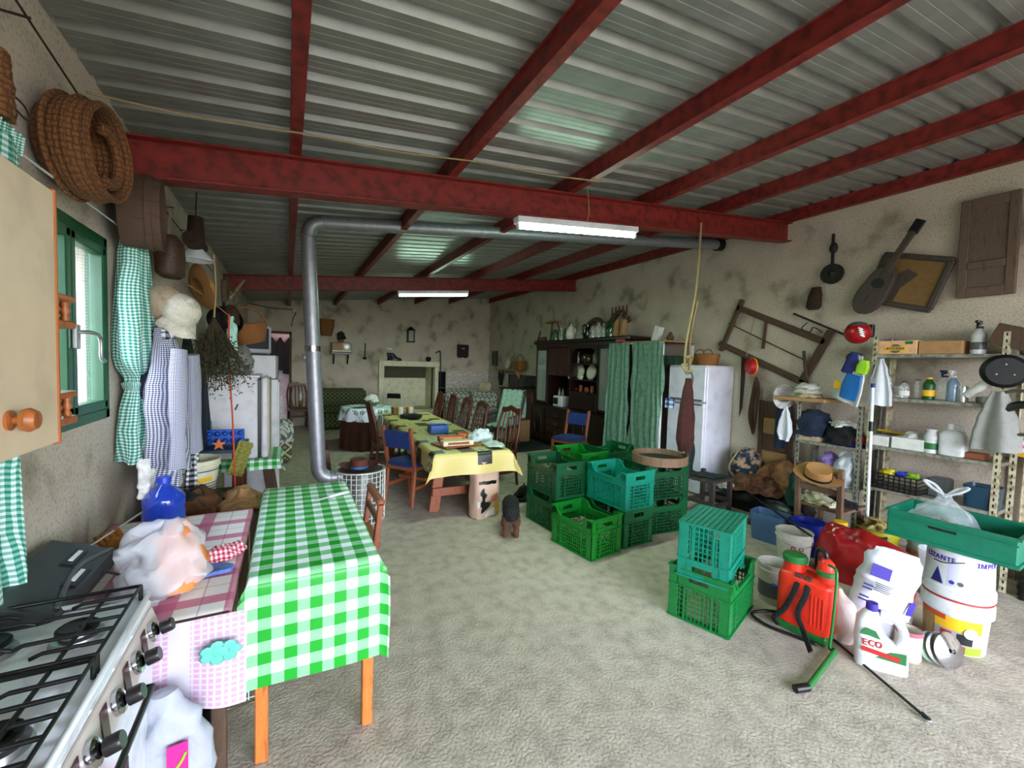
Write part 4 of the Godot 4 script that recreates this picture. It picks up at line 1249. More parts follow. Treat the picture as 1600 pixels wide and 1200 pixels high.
func build_tables():
	var H := PI / 2
	# ---- gas hob
	var st := thing("gas_cooker", "white enamelled gas cooker with black pan grates along the left wall", "cooker", Vector3(XL + 0.015, 0, -1.62))
	var W := 0.40
	var L := 0.72
	part(st, "body", MB.new().box(Vector3(W * 0.5, 0.41, L * 0.5), Vector3(W - 0.03, 0.82, L), Basis(), 0.01), mats.white_enamel)
	part(st, "hob_top", MB.new().box(Vector3(W * 0.5, 0.842, L * 0.5), Vector3(W, 0.035, L + 0.01), Basis(), 0.012), mats.white_enamel)
	part(st, "rim", MB.new().tube([Vector3(0.005, 0.868, 0.0), Vector3(W - 0.005, 0.868, 0.0), Vector3(W - 0.005, 0.868, L), Vector3(0.005, 0.868, L)], 0.008, 8, true), mats.white_enamel)
	for k in 4:
		var c := Vector3([0.13, 0.29][k % 2], 0.86, 0.17 + 0.36 * int(k / 2))
		var bu := part(st, "burner", MB.new().at(c).lathe([[0.055, 0], [0.05, 0.012], [0.036, 0.016], [0.036, 0.024], [0, 0.024]], 24), mats.steel)
		part(bu, "burner_cap", MB.new().at(c + Vector3(0, 0.024, 0)).lathe([[0.042, 0], [0.042, 0.008], [0.036, 0.012], [0, 0.011]], 24), mats.black_iron)
	for g in 2:
		var z0 := 0.02 + g * 0.35
		var y := 0.905
		var gr := part(st, "pan_grate", MB.new().tube([Vector3(0.02, y, z0), Vector3(W - 0.02, y, z0), Vector3(W - 0.02, y, z0 + 0.33), Vector3(0.02, y, z0 + 0.33)], 0.0055, 8, true), mats.black_iron)
		for k in 5:
			var zz := z0 + 0.055 + k * 0.055
			for s in 2:
				var e: float = [0.11, 0.16, 0.06, 0.16, 0.11][k]
				var a := Vector3(W - 0.02 if s else 0.02, y, zz)
				part(gr, "finger", MB.new().tube([a, a + Vector3((-e if s else e), 0, 0), a + Vector3((-e - 0.02 if s else e + 0.02), -0.008, 0)], 0.005, 8), mats.black_iron)
		for s in [0.09, W - 0.09]:
			part(gr, "cross_bar", MB.new().cyl(Vector3(s, y - 0.004, z0), Vector3(s, y - 0.004, z0 + 0.33), 0.005, -1, 8), mats.black_iron)
		for s in [0.02, W - 0.02]:
			for e in [0.0, 0.33]:
				part(gr, "foot", MB.new().cyl(Vector3(s, 0.862, z0 + e), Vector3(s, y, z0 + e), 0.0055, -1, 8), mats.black_iron)
	var pan := Basis(Vector3.BACK, -0.45)
	part(st, "control_panel", MB.new().box(Vector3(W + 0.004, 0.785, L * 0.5), Vector3(0.02, 0.085, L), Basis(Vector3.BACK, 0.3), 0.003), mat("panel_beige", Color(0.78, 0.72, 0.70), 0.35))
	for k in 5:
		var zz := 0.07 + k * 0.145
		part(st, "panel_mark", MB.new().at(Vector3(W + 0.0155, 0.785, zz + 0.07), Basis(Vector3.BACK, 0.3) * Basis(Vector3.UP, H)).prism([[-0.035, -0.03], [0.0, -0.03], [0.035, 0.03], [0.0, 0.03]], 0, 0.002), mat("panel_brown", Color(0.30, 0.16, 0.15), 0.4))
		var kn := MB.new().at(Vector3(W + 0.018, 0.782, zz), Basis(Vector3.BACK, 0.3 - H))
		part(st, "knob", kn.lathe([[0, 0.05], [0.017, 0.05], [0.019, 0.045], [0.019, 0.022], [0.012, 0.02]], 18), mat("knob_brown", Color(0.10, 0.08, 0.085), 0.35))
		part(st, "knob_bezel", MB.new().at(Vector3(W + 0.014, 0.782, zz), Basis(Vector3.BACK, 0.3 - H)).lathe([[0.03, 0.0], [0.028, 0.012], [0.014, 0.02], [0, 0.02]], 20), mats.chrome)
	var od := part(st, "oven_door", MB.new().box(Vector3(W - 0.005, 0.42, L * 0.5), Vector3(0.02, 0.6, L - 0.04), Basis(), 0.006), mats.white_enamel)
	part(od, "door_handle", MB.new().tube([Vector3(W, 0.70, 0.2), Vector3(W + 0.045, 0.70, 0.2), Vector3(W + 0.045, 0.70, L - 0.08), Vector3(W, 0.70, L - 0.08)], 0.008, 8), mats.black_plastic)
	part(od, "oven_glass", MB.new().box(Vector3(W + 0.007, 0.42, L * 0.5 + 0.1), Vector3(0.006, 0.3, 0.4)), mats.black_plastic)
	# ---- pink plaid table
	var px := -0.468
	var pz := -2.21
	var pt := thing("kitchen_table", "kitchen table under a pink plaid cloth against the left wall", "table", Vector3(px, 0, pz))
	part(pt, "tabletop", MB.new().box(Vector3(0, 0.725, 0), Vector3(0.6, 0.03, 1.10), Basis(), 0.004), mats.old_wood)
	for sx in [-1, 1]:
		for sz in [-1, 1]:
			part(pt, "leg", MB.new().box(Vector3(sx * 0.26, 0.355, sz * 0.48), Vector3(0.045, 0.71, 0.045), Basis(), 0.004), mats.old_wood)
	var pc := solo("tablecloth", "pink and white plaid tablecloth on the table by the window", "tablecloth", MB.new().sheet(30, 56, func(s: float, t: float):
		var a := (s - 0.5) * 0.64
		var b := (t - 0.5) * 1.16
		return Vector3(clampf(a, -0.302, 0.302), -maxf(absf(a) - 0.3, 0.0) - maxf(absf(b) - 0.55, 0.0), clampf(b, -0.552, 0.552)), 1.0, 1.0), mat("pink_plaid", Color.WHITE, 0.4, 0.0, {tex = T.pink_plaid, scale = Vector3(3.2, 5.8, 1)}), Vector3(px, 0.743, pz))
	var oc := thing("oilcloth", "white oilcloth with pink grid and teal flowers hanging at the end of the pink table", "tablecloth", Vector3(px, 0.741, pz + 0.556))
	part(oc, "panel", MB.new().sheet(40, 14, func(s: float, t: float):
		return Vector3(-0.27 + s * 0.62, -t * (0.235 + 0.06 * s * s), 0.008 + 0.015 * t * (1.0 + sin(s * 16.0)) + 0.03 * t * s), 1.0, 1.0), mat("pale_grid", Color.WHITE, 0.35, 0.0, {tex = img(64, 64, func(x: float, y: float): return Color(0.74, 0.71, 0.75).lerp(Color(0.72, 0.42, 0.60), 0.55 if (x > 0.25 and (fmod(x * 10.0, 1.0) < 0.7 and fmod(y * 10.0, 1.0) < 0.7)) else 0.0)), scale = Vector3(3, 1.6, 1)}))
	for f in [[-0.13, -0.07, 0.03], [0.05, -0.19, 0.045], [0.28, -0.10, 0.05]]:
		var fl := MB.new().at(Vector3(f[0], f[1], 0.045 + f[0] * 0.04))
		for k in 7:
			var a := k * TAU / 7
			fl.ball(Vector3(cos(a) * f[2] * 0.8, sin(a) * f[2] * 0.5, 0), Vector3(f[2] * 0.42, f[2] * 0.3, 0.002), 8)
		fl.ball(Vector3.ZERO, Vector3(f[2] * 0.5, f[2] * 0.35, 0.003), 10)
		part(oc, "flower", fl, mat("flower_teal", Color(0.35, 0.72, 0.62), 0.4))
	bottle("blue_bottle", "stout blue plastic water bottle on the pink table", Vector3(-0.50, 0.746, -2.44), 0.08, 0.29, mat("blue_pet", Color(0.12, 0.26, 0.74), 0.08, 0.0, {alpha = 0.6}), plastic("cap_blue", Color(0.10, 0.22, 0.70)), "", 0.3)
	var bb := thing("bread_bag", "clear plastic bag with an orange bag of bread on the pink table", "bag", Vector3(-0.40, 0.747, -1.93))
	part(bb, "clear_bag", crumpled([[0, 0, 0, 0.10, 0.13, 2.4], [0.06, 0, 0, 0.13, 0.16, 2.2], [0.14, -0.01, 0, 0.12, 0.14, 2], [0.2, 0.0, -0.02, 0.08, 0.09, 2], [0.24, 0, -0.02, 0.03, 0.03, 2]], 0.06, 10.0, 3, 36), film("bag_bright", Color(0.90, 0.91, 0.94), 0.48))
	part(bb, "orange_bag", crumpled([[0.01, 0.06, 0.03, 0.06, 0.08, 2.4], [0.08, 0.05, 0.02, 0.08, 0.09, 2.2], [0.16, 0.03, -0.03, 0.06, 0.07, 2], [0.22, 0.04, -0.06, 0.02, 0.02, 2]], 0.03, 12.0, 7), film("bag_orange", Color(0.93, 0.55, 0.30), 0.9))
	part(bb, "black_print", MB.new().box(Vector3(-0.115, 0.12, 0.10), Vector3(0.05, 0.008, 0.004), Basis(Vector3.BACK, -0.5)), mats.ink_black)
	solo("napkin", "red and white checked napkin crumpled on the pink table", "napkin", crumpled([[0, 0, 0, 0.10, 0.055, 2.2], [0.02, 0, 0, 0.10, 0.05, 2], [0.04, 0.01, 0, 0.06, 0.03, 2], [0.045, 0, 0, 0.02, 0.01, 2]], 0.03, 14.0, 4), mat("red_gingham", Color.WHITE, 0.9, 0.0, {tex = T.red_check, tri = true, scale = 60.0}), Vector3(-0.25, 0.746, -2.12), 0.3)
	solo("blue_cloth", "folded pale blue cloth under the red napkin edge", "cloth", crumpled([[0, 0, 0, 0.09, 0.05, 3], [0.012, 0, 0, 0.085, 0.045, 3], [0.016, 0, 0, 0.03, 0.02, 2]], 0.012, 12.0, 9), cloth("pale_blue", Color(0.36, 0.45, 0.72)), Vector3(-0.27, 0.746, -1.99), -0.2)
	var gl := thing("work_gloves", "pair of yellow leather gloves dropped beside the dark case", "gloves", Vector3(-0.60, 0.747, -2.17))
	for k in 2:
		var gm := crumpled([[-0.05, 0, 0, 0.02, 0.02, 2], [-0.02, 0, 0, 0.04, 0.03, 2], [0.04, 0, 0, 0.035, 0.03, 2], [0.08, 0, 0, 0.03, 0.025, 2]], 0.012, 25.0, 3 + k)
		for f in 4:
			gm.tube([Vector3(-0.03 + f * 0.02, 0.07, 0), Vector3(-0.034 + f * 0.023, 0.10, 0.008), Vector3(-0.034 + f * 0.023, 0.125, 0.02)], 0.011, 8)
		var gp := part(gl, "glove", gm, mat("yellow_leather", Color(0.60, 0.36, 0.06), 0.7, 0.0, {tex = T.scuff, tri = true, scale = 6.0}))
		gp.position = Vector3(0.02 + 0.07 * k, 0.04, -0.06 + 0.15 * k)
		gp.rotation = Vector3(-1.2, 0.5 - k * 0.9, 0.3)
	var cs := thing("tool_case", "dark grey moulded tool case lying behind the cooker", "case", Vector3(-0.66, 0.92, -1.86))
	cs.basis = Basis(Vector3.UP, 0.0) * Basis(Vector3.BACK, -0.35)
	part(cs, "shell", MB.new().box(Vector3(0.02, -0.04, 0.05), Vector3(0.22, 0.06, 0.5), Basis(), 0.022), mat("case_grey", Color(0.19, 0.20, 0.20), 0.4, 0.0, {tex = T.scuff, tri = true, scale = 3.0}))
	part(cs, "rib", MB.new().tube(curve([Vector3(0.10, -0.01, -0.17), Vector3(0.06, -0.008, 0.0), Vector3(0.10, -0.01, 0.25)]), 0.008, 8), mats.grey_plastic)
	for k in 2:
		part(cs, "recess", MB.new().box(Vector3(0.03 + k * 0.05, -0.008, -0.06 + k * 0.13), Vector3(0.035, 0.006, 0.12), Basis(), 0.002), mats.black_plastic)
	for k in 2:
		part(cs, "label_plate", MB.new().box(Vector3(0.03 + k * 0.05, -0.004, -0.07 + k * 0.13), Vector3(0.012, 0.003, 0.08)), mats.ink_white)
	var rod := thing("thin_rod", "thin white rod leaning from the tool case over the pink table", "rod", WX(80, 893, -0.70))
	part(rod, "rod", MB.new().cyl(Vector3.ZERO, WZ(247, 784, -2.72) - rod.position, 0.004, -1, 8), mats.white_plastic)
	# ---- under the tables
	var wbag := thing("carrier_bag", "white carrier bag with a pink square hung from the cooker end", "bag", Vector3(-0.30, 0.12, -1.555))
	part(wbag, "bag", crumpled([[0, 0, 0, 0.08, 0.05, 2.4], [0.1, 0, 0, 0.10, 0.06, 2.2], [0.3, 0, 0, 0.09, 0.055, 2.2], [0.40, -0.01, 0, 0.05, 0.03, 2], [0.47, -0.02, 0, 0.02, 0.015, 2]], 0.03, 9.0, 13), film("carrier_film", Color(0.66, 0.67, 0.71), 0.9))
	part(wbag, "pink_square", MB.new().box(Vector3(0.02, 0.29, 0.066), Vector3(0.05, 0.1, 0.004), Basis(Vector3.UP, 0.15)), mat("magenta", Color(0.80, 0.08, 0.48), 0.5))
	part(wbag, "green_mark", MB.new().tube(curve([Vector3(0.0, 0.255, 0.071), Vector3(0.025, 0.28, 0.07), Vector3(0.04, 0.31, 0.067)]), 0.004, 6), mat("lime", Color(0.55, 0.75, 0.12), 0.5))
	var bin := thing("black_tube", "dark upright plastic pipe under the pink table", "pipe", Vector3(-0.24, 0, -1.80))
	part(bin, "pipe", MB.new().lathe([[0, 0], [0.032, 0], [0.035, 0.02], [0.037, 0.55], [0.03, 0.55], [0.03, 0.02], [0, 0.02]], 20), mats.black_plastic)
	var cg := thing("wire_rack", "small white wire rack standing on the floor under the pink table", "rack", Vector3(-0.20, 0, -2.20))
	for k in 6:
		part(cg, "wire", MB.new().cyl(Vector3(-0.08 + k * 0.032, 0.02, 0.0), Vector3(-0.08 + k * 0.032, 0.29, 0), 0.003, -1, 6), mats.white_plastic)
		part(cg, "wire", MB.new().cyl(Vector3(-0.08, 0.03 + k * 0.05, 0.0), Vector3(0.08, 0.03 + k * 0.05, 0), 0.003, -1, 6), mats.white_plastic)
	part(cg, "frame", MB.new().tube([Vector3(-0.09, 0.005, 0), Vector3(0.09, 0.005, 0), Vector3(0.09, 0.30, 0), Vector3(-0.09, 0.30, 0)], 0.006, 8, true), plastic("ivory_plastic", Color(0.76, 0.72, 0.58)))
	# ---- green gingham table
	var gx := 0.115
	var gz := -2.45
	var gt := thing("folding_table", "narrow table with orange wooden legs under green gingham cloth", "table", Vector3(gx, 0, gz))
	part(gt, "tabletop", MB.new().box(Vector3(0, 0.74, 0), Vector3(0.47, 0.03, 1.25), Basis(), 0.004), mats.pine)
	var lm := wood("bright_leg", Color(0.90, 0.50, 0.22), 0.45)
	for sx in [-1, 1]:
		for sz in [-1, 1]:
			part(gt, "leg", MB.new().box(Vector3(sx * 0.2, 0.3625, sz * 0.585), Vector3(0.045, 0.725, 0.04), Basis(), 0.004), lm)
	solo("gingham_cloth", "bright green and white gingham oilcloth on the narrow table", "tablecloth", drape(MB.new(), 0.48, 1.27, 0.06, 0.42, 0.006, 0.03, 5.0), mat("green_gingham", Color.WHITE, 0.38, 0.0, {tex = T.green_check, scale = Vector3(6.7, 23.5, 1)}), Vector3(gx, 0.759, gz))
	var kn := thing("white_knife", "white handled knife lying on the green gingham cloth", "knife", FL(515, 776, 0.772), -1.1)
	part(kn, "handle", MB.new().box(Vector3(0, 0, -0.06), Vector3(0.025, 0.016, 0.13), Basis(), 0.006), mats.white_plastic)
	part(kn, "blade", MB.new().at(Vector3(0, 0.0, 0.0), Basis(Vector3.RIGHT, H)).prism([[-0.011, 0.0], [0.011, 0.0], [0.011, 0.07], [-0.008, 0.11]], -0.001, 0.001), mats.white_plastic)
	dining_chair("plain_chair", "plain orange-brown wooden chair pushed against the gingham table", Vector3(0.30, 0, -2.86), -H, 2)
	# ---- drum stove with wire guard and flue
	var dr := thing("drum_stove", "galvanised drum stove inside a wire mesh guard", "stove", Vector3(0.66, 0, -4.42))
	part(dr, "drum", MB.new().lathe([[0, 0.03], [0.17, 0.03], [0.185, 0.05], [0.185, 0.47], [0.195, 0.48], [0.195, 0.495], [0, 0.495]], 36), mats.steel)
	part(dr, "lid", MB.new().lathe([[0, 0.51], [0.205, 0.505], [0.21, 0.50], [0.205, 0.495]], 36), mat("zinc_lid", Color(0.55, 0.54, 0.52), 0.45, 0.8, {tex = T.rust, tri = true, scale = 3.0}))
	var wm := mat("guard_wire", Color(0.84, 0.84, 0.82), 0.45, 0.2)
	for k in 30:
		var a := k * TAU / 30
		part(dr, "guard_wire", MB.new().cyl(Vector3(cos(a) * 0.235, 0, sin(a) * 0.235), Vector3(cos(a) * 0.235, 0.5, sin(a) * 0.235), 0.0042, -1, 5), wm)
	for k in 11:
		part(dr, "guard_ring", MB.new().tube(arc(Vector3(0, 0.004 + k * 0.0496, 0), 0.235, 0, TAU * 39 / 40, 39, Vector3.RIGHT, Vector3.BACK), 0.0042 if k < 10 else 0.008, 5, true), wm)
	var px0 := 0.27
	var pzz := -4.42
	var pipe_m := mat("flue_zinc", Color(0.62, 0.62, 0.65), 0.45, 0.6, {tex = T.zinc, tri = true, scale = 2.0})
	var fl := thing("stove_pipe", "grey galvanised stove pipe rising and running to the right wall", "pipe", Vector3(px0, 0.50, pzz))
	part(fl, "outlet", MB.new().cyl(Vector3(0.10, -0.06, 0), Vector3(0.22, -0.06, 0), 0.062, -1, 24), pipe_m)
	var rib := []
	var rr := []
	for k in 25:
		var a := PI + H * k / 24.0
		rib.append(Vector3(0.11 + cos(a) * 0.11, 0.05 + sin(a) * 0.11, 0))
		rr.append(0.070 if k % 2 == 0 else 0.062)
	part(fl, "ribbed_elbow", MB.new().tube(rib, rr, 24), pipe_m)
	var ptop := WZ(481, 352, pzz) - fl.position
	part(fl, "riser", MB.new().cyl(Vector3(0, 0.04, 0), Vector3(ptop.x, ptop.y - 0.10, 0), 0.068, 0.064, 28), pipe_m)
	part(fl, "clip", MB.new().cyl(Vector3(ptop.x * 0.55, ptop.y * 0.5, 0), Vector3(ptop.x * 0.56, ptop.y * 0.5 + 0.05, 0), 0.071, -1, 24), mats.chrome)
	var pend := WX(1128, 383, XR) - fl.position
	var dir := (pend - ptop).normalized()
	rib = []
	rr = []
	var corner := Vector3(ptop.x, ptop.y + 0.03, 0)
	for k in 19:
		var t := k / 18.0
		var a0 := Vector3(ptop.x, ptop.y - 0.11, 0)
		var b0 := corner + dir * 0.14
		rib.append(a0.lerp(corner, t).lerp(corner.lerp(b0, t), t))
		rr.append(0.068 if k % 2 == 0 else 0.061)
	part(fl, "ribbed_elbow", MB.new().tube(rib, rr, 24), pipe_m)
	part(fl, "run", MB.new().cyl(corner + dir * 0.13, pend, 0.062, -1, 28), pipe_m)
	for t in [0.33, 0.66]:
		part(fl, "joint", MB.new().cyl(corner.lerp(pend, t), corner.lerp(pend, t) + dir * 0.06, 0.0655, -1, 24), pipe_m)
	part(fl, "end_cap", MB.new().cyl(pend - dir * 0.10, pend - dir * 0.015, 0.08, -1, 24), mats.black_iron)
	brim_hat("felt_hat", "brown straw trilby with a blue band on the drum stove", Vector3(0.64, 0.512, -4.42), Basis(), mat("brown_straw", Color(0.42, 0.20, 0.14), 0.85, 0.0, {tex = T.straw, tri = true, scale = 30.0}), mat("sky_band", Color(0.16, 0.42, 0.66), 0.7))
	solo("brown_board", "reddish brown panel leaning behind the stove pipe", "board", MB.new().box(Vector3(0, 0.3, 0), Vector3(0.05, 0.6, 0.28), Basis(Vector3.BACK, 0.12), 0.004), mats.red_wood, Vector3(0.42, 0, -5.15))
	# ---- long dining table
	var ty := 0.70
	var dt := thing("dining_table", "long plank table on brown trestles under a patterned oilcloth", "table", Vector3(1.74, 0, -5.6), -0.04)
	part(dt, "tabletop", MB.new().box(Vector3(0, ty - 0.02, 0), Vector3(0.80, 0.035, 3.4), Basis(), 0.004), mats.chair_wood)
	for z in [1.32, 0.0, -1.35]:
		for s in [-1, 1]:
			part(dt, "trestle_leg", MB.new().bar(Vector3(s * 0.22, ty - 0.04, z), Vector3(s * 0.30, 0.0, z), 0.11, 0.04, Vector3.BACK, 0.005), mats.chair_wood)
		part(dt, "trestle_rail", MB.new().box(Vector3(0, 0.22, z + 0.04), Vector3(0.66, 0.09, 0.035), Basis(), 0.005), mats.chair_wood)
	var dc := solo("dining_cloth", "yellow and black patterned oilcloth over the long dining table", "tablecloth", drape(MB.new(), 0.82, 3.42, 0.20, 0.22, 0.014, 0.035, 7.0), mat("oilcloth_print", Color.WHITE, 0.4, 0.0, {tex = T.oilcloth, scale = Vector3(1.9, 6.4, 1)}), Vector3(1.74, ty + 0.003, -5.6), -0.04)
	var blue := dining_chair("padded_chair", "blue padded wooden chair drawn up to the near end of the dining table", Vector3(1.28, 0, -4.78), 2.2, 0)
	var sc := dining_chair("slat_chair", "dark slat-back chair at the dining table end nearest the fireplace", Vector3(2.33, 0, -7.75), -H, 1, "slat-back chairs along the dining table")
	for q in [[2.35, -7.1, "second"], [2.33, -6.4, "third"], [2.31, -5.75, "fourth"]]:
		copy(sc, Vector3(q[0], 0, q[1]), -H + (q[1] + 6.0) * 0.03, "dark slat-back chair at the dining table, %s from the fireplace" % q[2])
	dining_chair("slat_chair", "reddish slat-back chair standing off the dining table near the rocking chair", Vector3(2.42, 0, -4.95), -H + 0.25, 1, "slat-back chairs along the dining table")
	dining_chair("slat_chair", "dark slat-back chair tucked on the window side of the dining table", Vector3(1.28, 0, -6.05), H, 1, "slat-back chairs along the dining table")
	# on the table
	var pl := ty + 0.012
	var bx := FL(684, 672, pl + 0.03)
	var tb := thing("plastic_box", "open blue plastic box on the dining table", "box", Vector3(bx.x, pl, bx.z))
	var tbm := MB.new()
	for s in [-1, 1]:
		tbm.box(Vector3(s * 0.11, 0.05, 0), Vector3(0.006, 0.1, 0.16), Basis(), 0.002)
		tbm.box(Vector3(0, 0.05, s * 0.08), Vector3(0.226, 0.1, 0.006), Basis(), 0.002)
	tbm.box(Vector3(0, 0.004, 0), Vector3(0.22, 0.006, 0.16))
	part(tb, "box", tbm, plastic("sky_plastic", Color(0.05, 0.30, 0.58)))
	var cols := [Color(0.70, 0.28, 0.12), Color(0.85, 0.78, 0.66), Color(0.62, 0.18, 0.10), Color(0.55, 0.26, 0.12)]
	var labs := ["orange biscuit carton on the dining table beside the blue box", "cream biscuit carton lying flat at the dining table's near end", "red printed packet behind the cream carton", "brown wooden tray under the cartons on the dining table"]
	var bpos := [Vector3(1.62, pl + 0.013, -4.42), Vector3(1.60, pl + 0.013, -4.20), Vector3(1.82, pl, -4.62), Vector3(1.62, pl, -4.28)]
	var bsz := [Vector3(0.3, 0.06, 0.1), Vector3(0.34, 0.05, 0.12), Vector3(0.14, 0.07, 0.05), Vector3(0.44, 0.012, 0.34)]
	for k in 4:
		var c := thing("food_carton" if k < 3 else "wooden_tray", labs[k], "carton" if k < 3 else "tray", bpos[k], 0.1 * k - 0.1)
		part(c, "box", MB.new().box(Vector3(0, bsz[k].y * 0.5, 0), bsz[k], Basis(), 0.003), mat("carton%d" % k, cols[k], 0.5, 0.0, {tex = T.scuff, tri = true, scale = 4.0}))
		if k < 3:
			part(c, "panel_print", MB.new().box(Vector3(0, bsz[k].y * 0.5, bsz[k].z * 0.5 + 0.001), Vector3(bsz[k].x * 0.7, bsz[k].y * 0.5, 0.002)), mats.ink_yellow if k != 1 else mats.terracotta)
	solo("crumpled_bag", "white plastic bag crumpled on the dining table", "bag", crumpled([[0, 0, 0, 0.15, 0.13, 2.2], [0.05, 0, 0, 0.15, 0.12, 2], [0.1, 0.01, 0, 0.09, 0.07, 2], [0.13, 0, 0, 0.03, 0.02, 2]], 0.05, 12.0, 21), film("bluish_film", Color(0.85, 0.90, 0.92), 0.92), Vector3(1.98, pl, -4.45), 0.3)
	solo("tea_towel", "pale striped tea towel hanging off the dining table corner", "towel", crumpled([[0, 0, 0, 0.10, 0.16, 2.4], [0.02, 0, 0, 0.10, 0.15, 2], [0.04, 0, 0, 0.06, 0.08, 2], [0.045, 0, 0, 0.02, 0.02, 2]], 0.025, 12.0, 23), cloth("pale_green", Color(0.72, 0.78, 0.72)), Vector3(1.98, pl, -4.12), 0.2)
	var jug := thing("bowl", "clear glass fruit bowl in the middle of the dining table", "bowl", Vector3(1.8, pl, -5.4))
	part(jug, "bowl", MB.new().lathe([[0, 0], [0.07, 0.0], [0.14, 0.07], [0.15, 0.09], [0.145, 0.09], [0.13, 0.07], [0.06, 0.012], [0, 0.012]], 28, 0.9), mats.glass)
	var bp := thing("black_pouch", "black pouch beside white mugs at the far end of the dining table", "pouch", Vector3(1.72, pl, -6.55))
	part(bp, "pouch", crumpled([[0, 0, 0, 0.16, 0.09, 3], [0.05, 0, 0, 0.16, 0.08, 3], [0.07, 0, 0, 0.05, 0.03, 2]], 0.02, 9.0, 2), mats.black_cloth)
	for k in 2:
		var mg := thing("mug", ["white mug beside the black pouch on the dining table", "white mug with handle behind the black pouch on the dining table"][k], "mug", Vector3(1.62 + 0.16 * k, pl, -6.8))
		part(mg, "cup", MB.new().lathe([[0, 0], [0.035, 0], [0.04, 0.01], [0.042, 0.15], [0.038, 0.15], [0.036, 0.012], [0, 0.012]], 20), mats.ceramic)
		part(mg, "handle", MB.new().tube(arc(Vector3(0.04, 0.08, 0), 0.03, -H, H, 8), 0.005, 6), mats.ceramic)
	solo("dish_towel", "white and grey dish towel hanging off the dining table beside the round table", "towel", hang(MB.new(), [0.30, 0.32, 0.34, 0.22], 0.34, 0.02, 2.5, 0.02, 14), mats.white_cloth, Vector3(1.335, ty + 0.012, -6.95), PI / 2)
	# feed sack propped on the near trestle
	var fsp := FL(757, 806)
	var fs := thing("feed_sack", "printed plastic dog-food sack standing open by the dining table", "sack", Vector3(fsp.x, 0, fsp.z - 0.02), 0.25)
	var rngp := [[0.35, 0.30, 0.15, Color(0.80, 0.62, 0.10)], [0.62, 0.33, 0.13, Color(0.10, 0.10, 0.10)], [0.5, 0.22, 0.10, Color(0.82, 0.80, 0.78)], [0.72, 0.18, 0.10, Color(0.70, 0.66, 0.60)], [0.45, 0.42, 0.10, Color(0.68, 0.42, 0.30)], [0.66, 0.48, 0.09, Color(0.12, 0.11, 0.12)], [0.25, 0.15, 0.14, Color(0.78, 0.58, 0.06)], [0.8, 0.36, 0.07, Color(0.84, 0.82, 0.8)]]
	var stex := img(128, 128, func(x: float, y: float):
		var c := Color(0.76, 0.63, 0.55)
		var xx := fmod(x * 2.0, 1.0)
		for d in rngp:
			if Vector2(xx - d[0], (y - d[1]) * 1.3).length() < d[2] * (0.8 + 0.25 * sin(x * 61.0 + y * 47.0)):
				c = d[3]
		if absf(y - 0.63) < 0.03 and absf(xx - 0.6) < 0.2:
			c = Color(0.05, 0.05, 0.05)
		return c)
	part(fs, "sack", MB.new().loft([[0, 0, 0, 0.15, 0.09, 3], [0.03, 0, 0, 0.165, 0.11, 3], [0.2, 0, 0, 0.16, 0.12, 3], [0.36, 0, 0, 0.155, 0.11, 3], [0.48, 0, 0.0, 0.165, 0.10, 3], [0.60, 0.0, 0, 0.18, 0.10, 3]], 40, 0.02, 9.0, 5, false, 1.0, 1.0), mat("sack_print", Color.WHITE, 0.3, 0.0, {tex = stex, scale = Vector3(1, 1, 1)}))
	part(fs, "base", MB.new().loft([[0.0, 0, 0, 0.14, 0.08, 3], [0.012, 0, 0, 0.14, 0.08, 3]], 24), mats.beige_cloth)
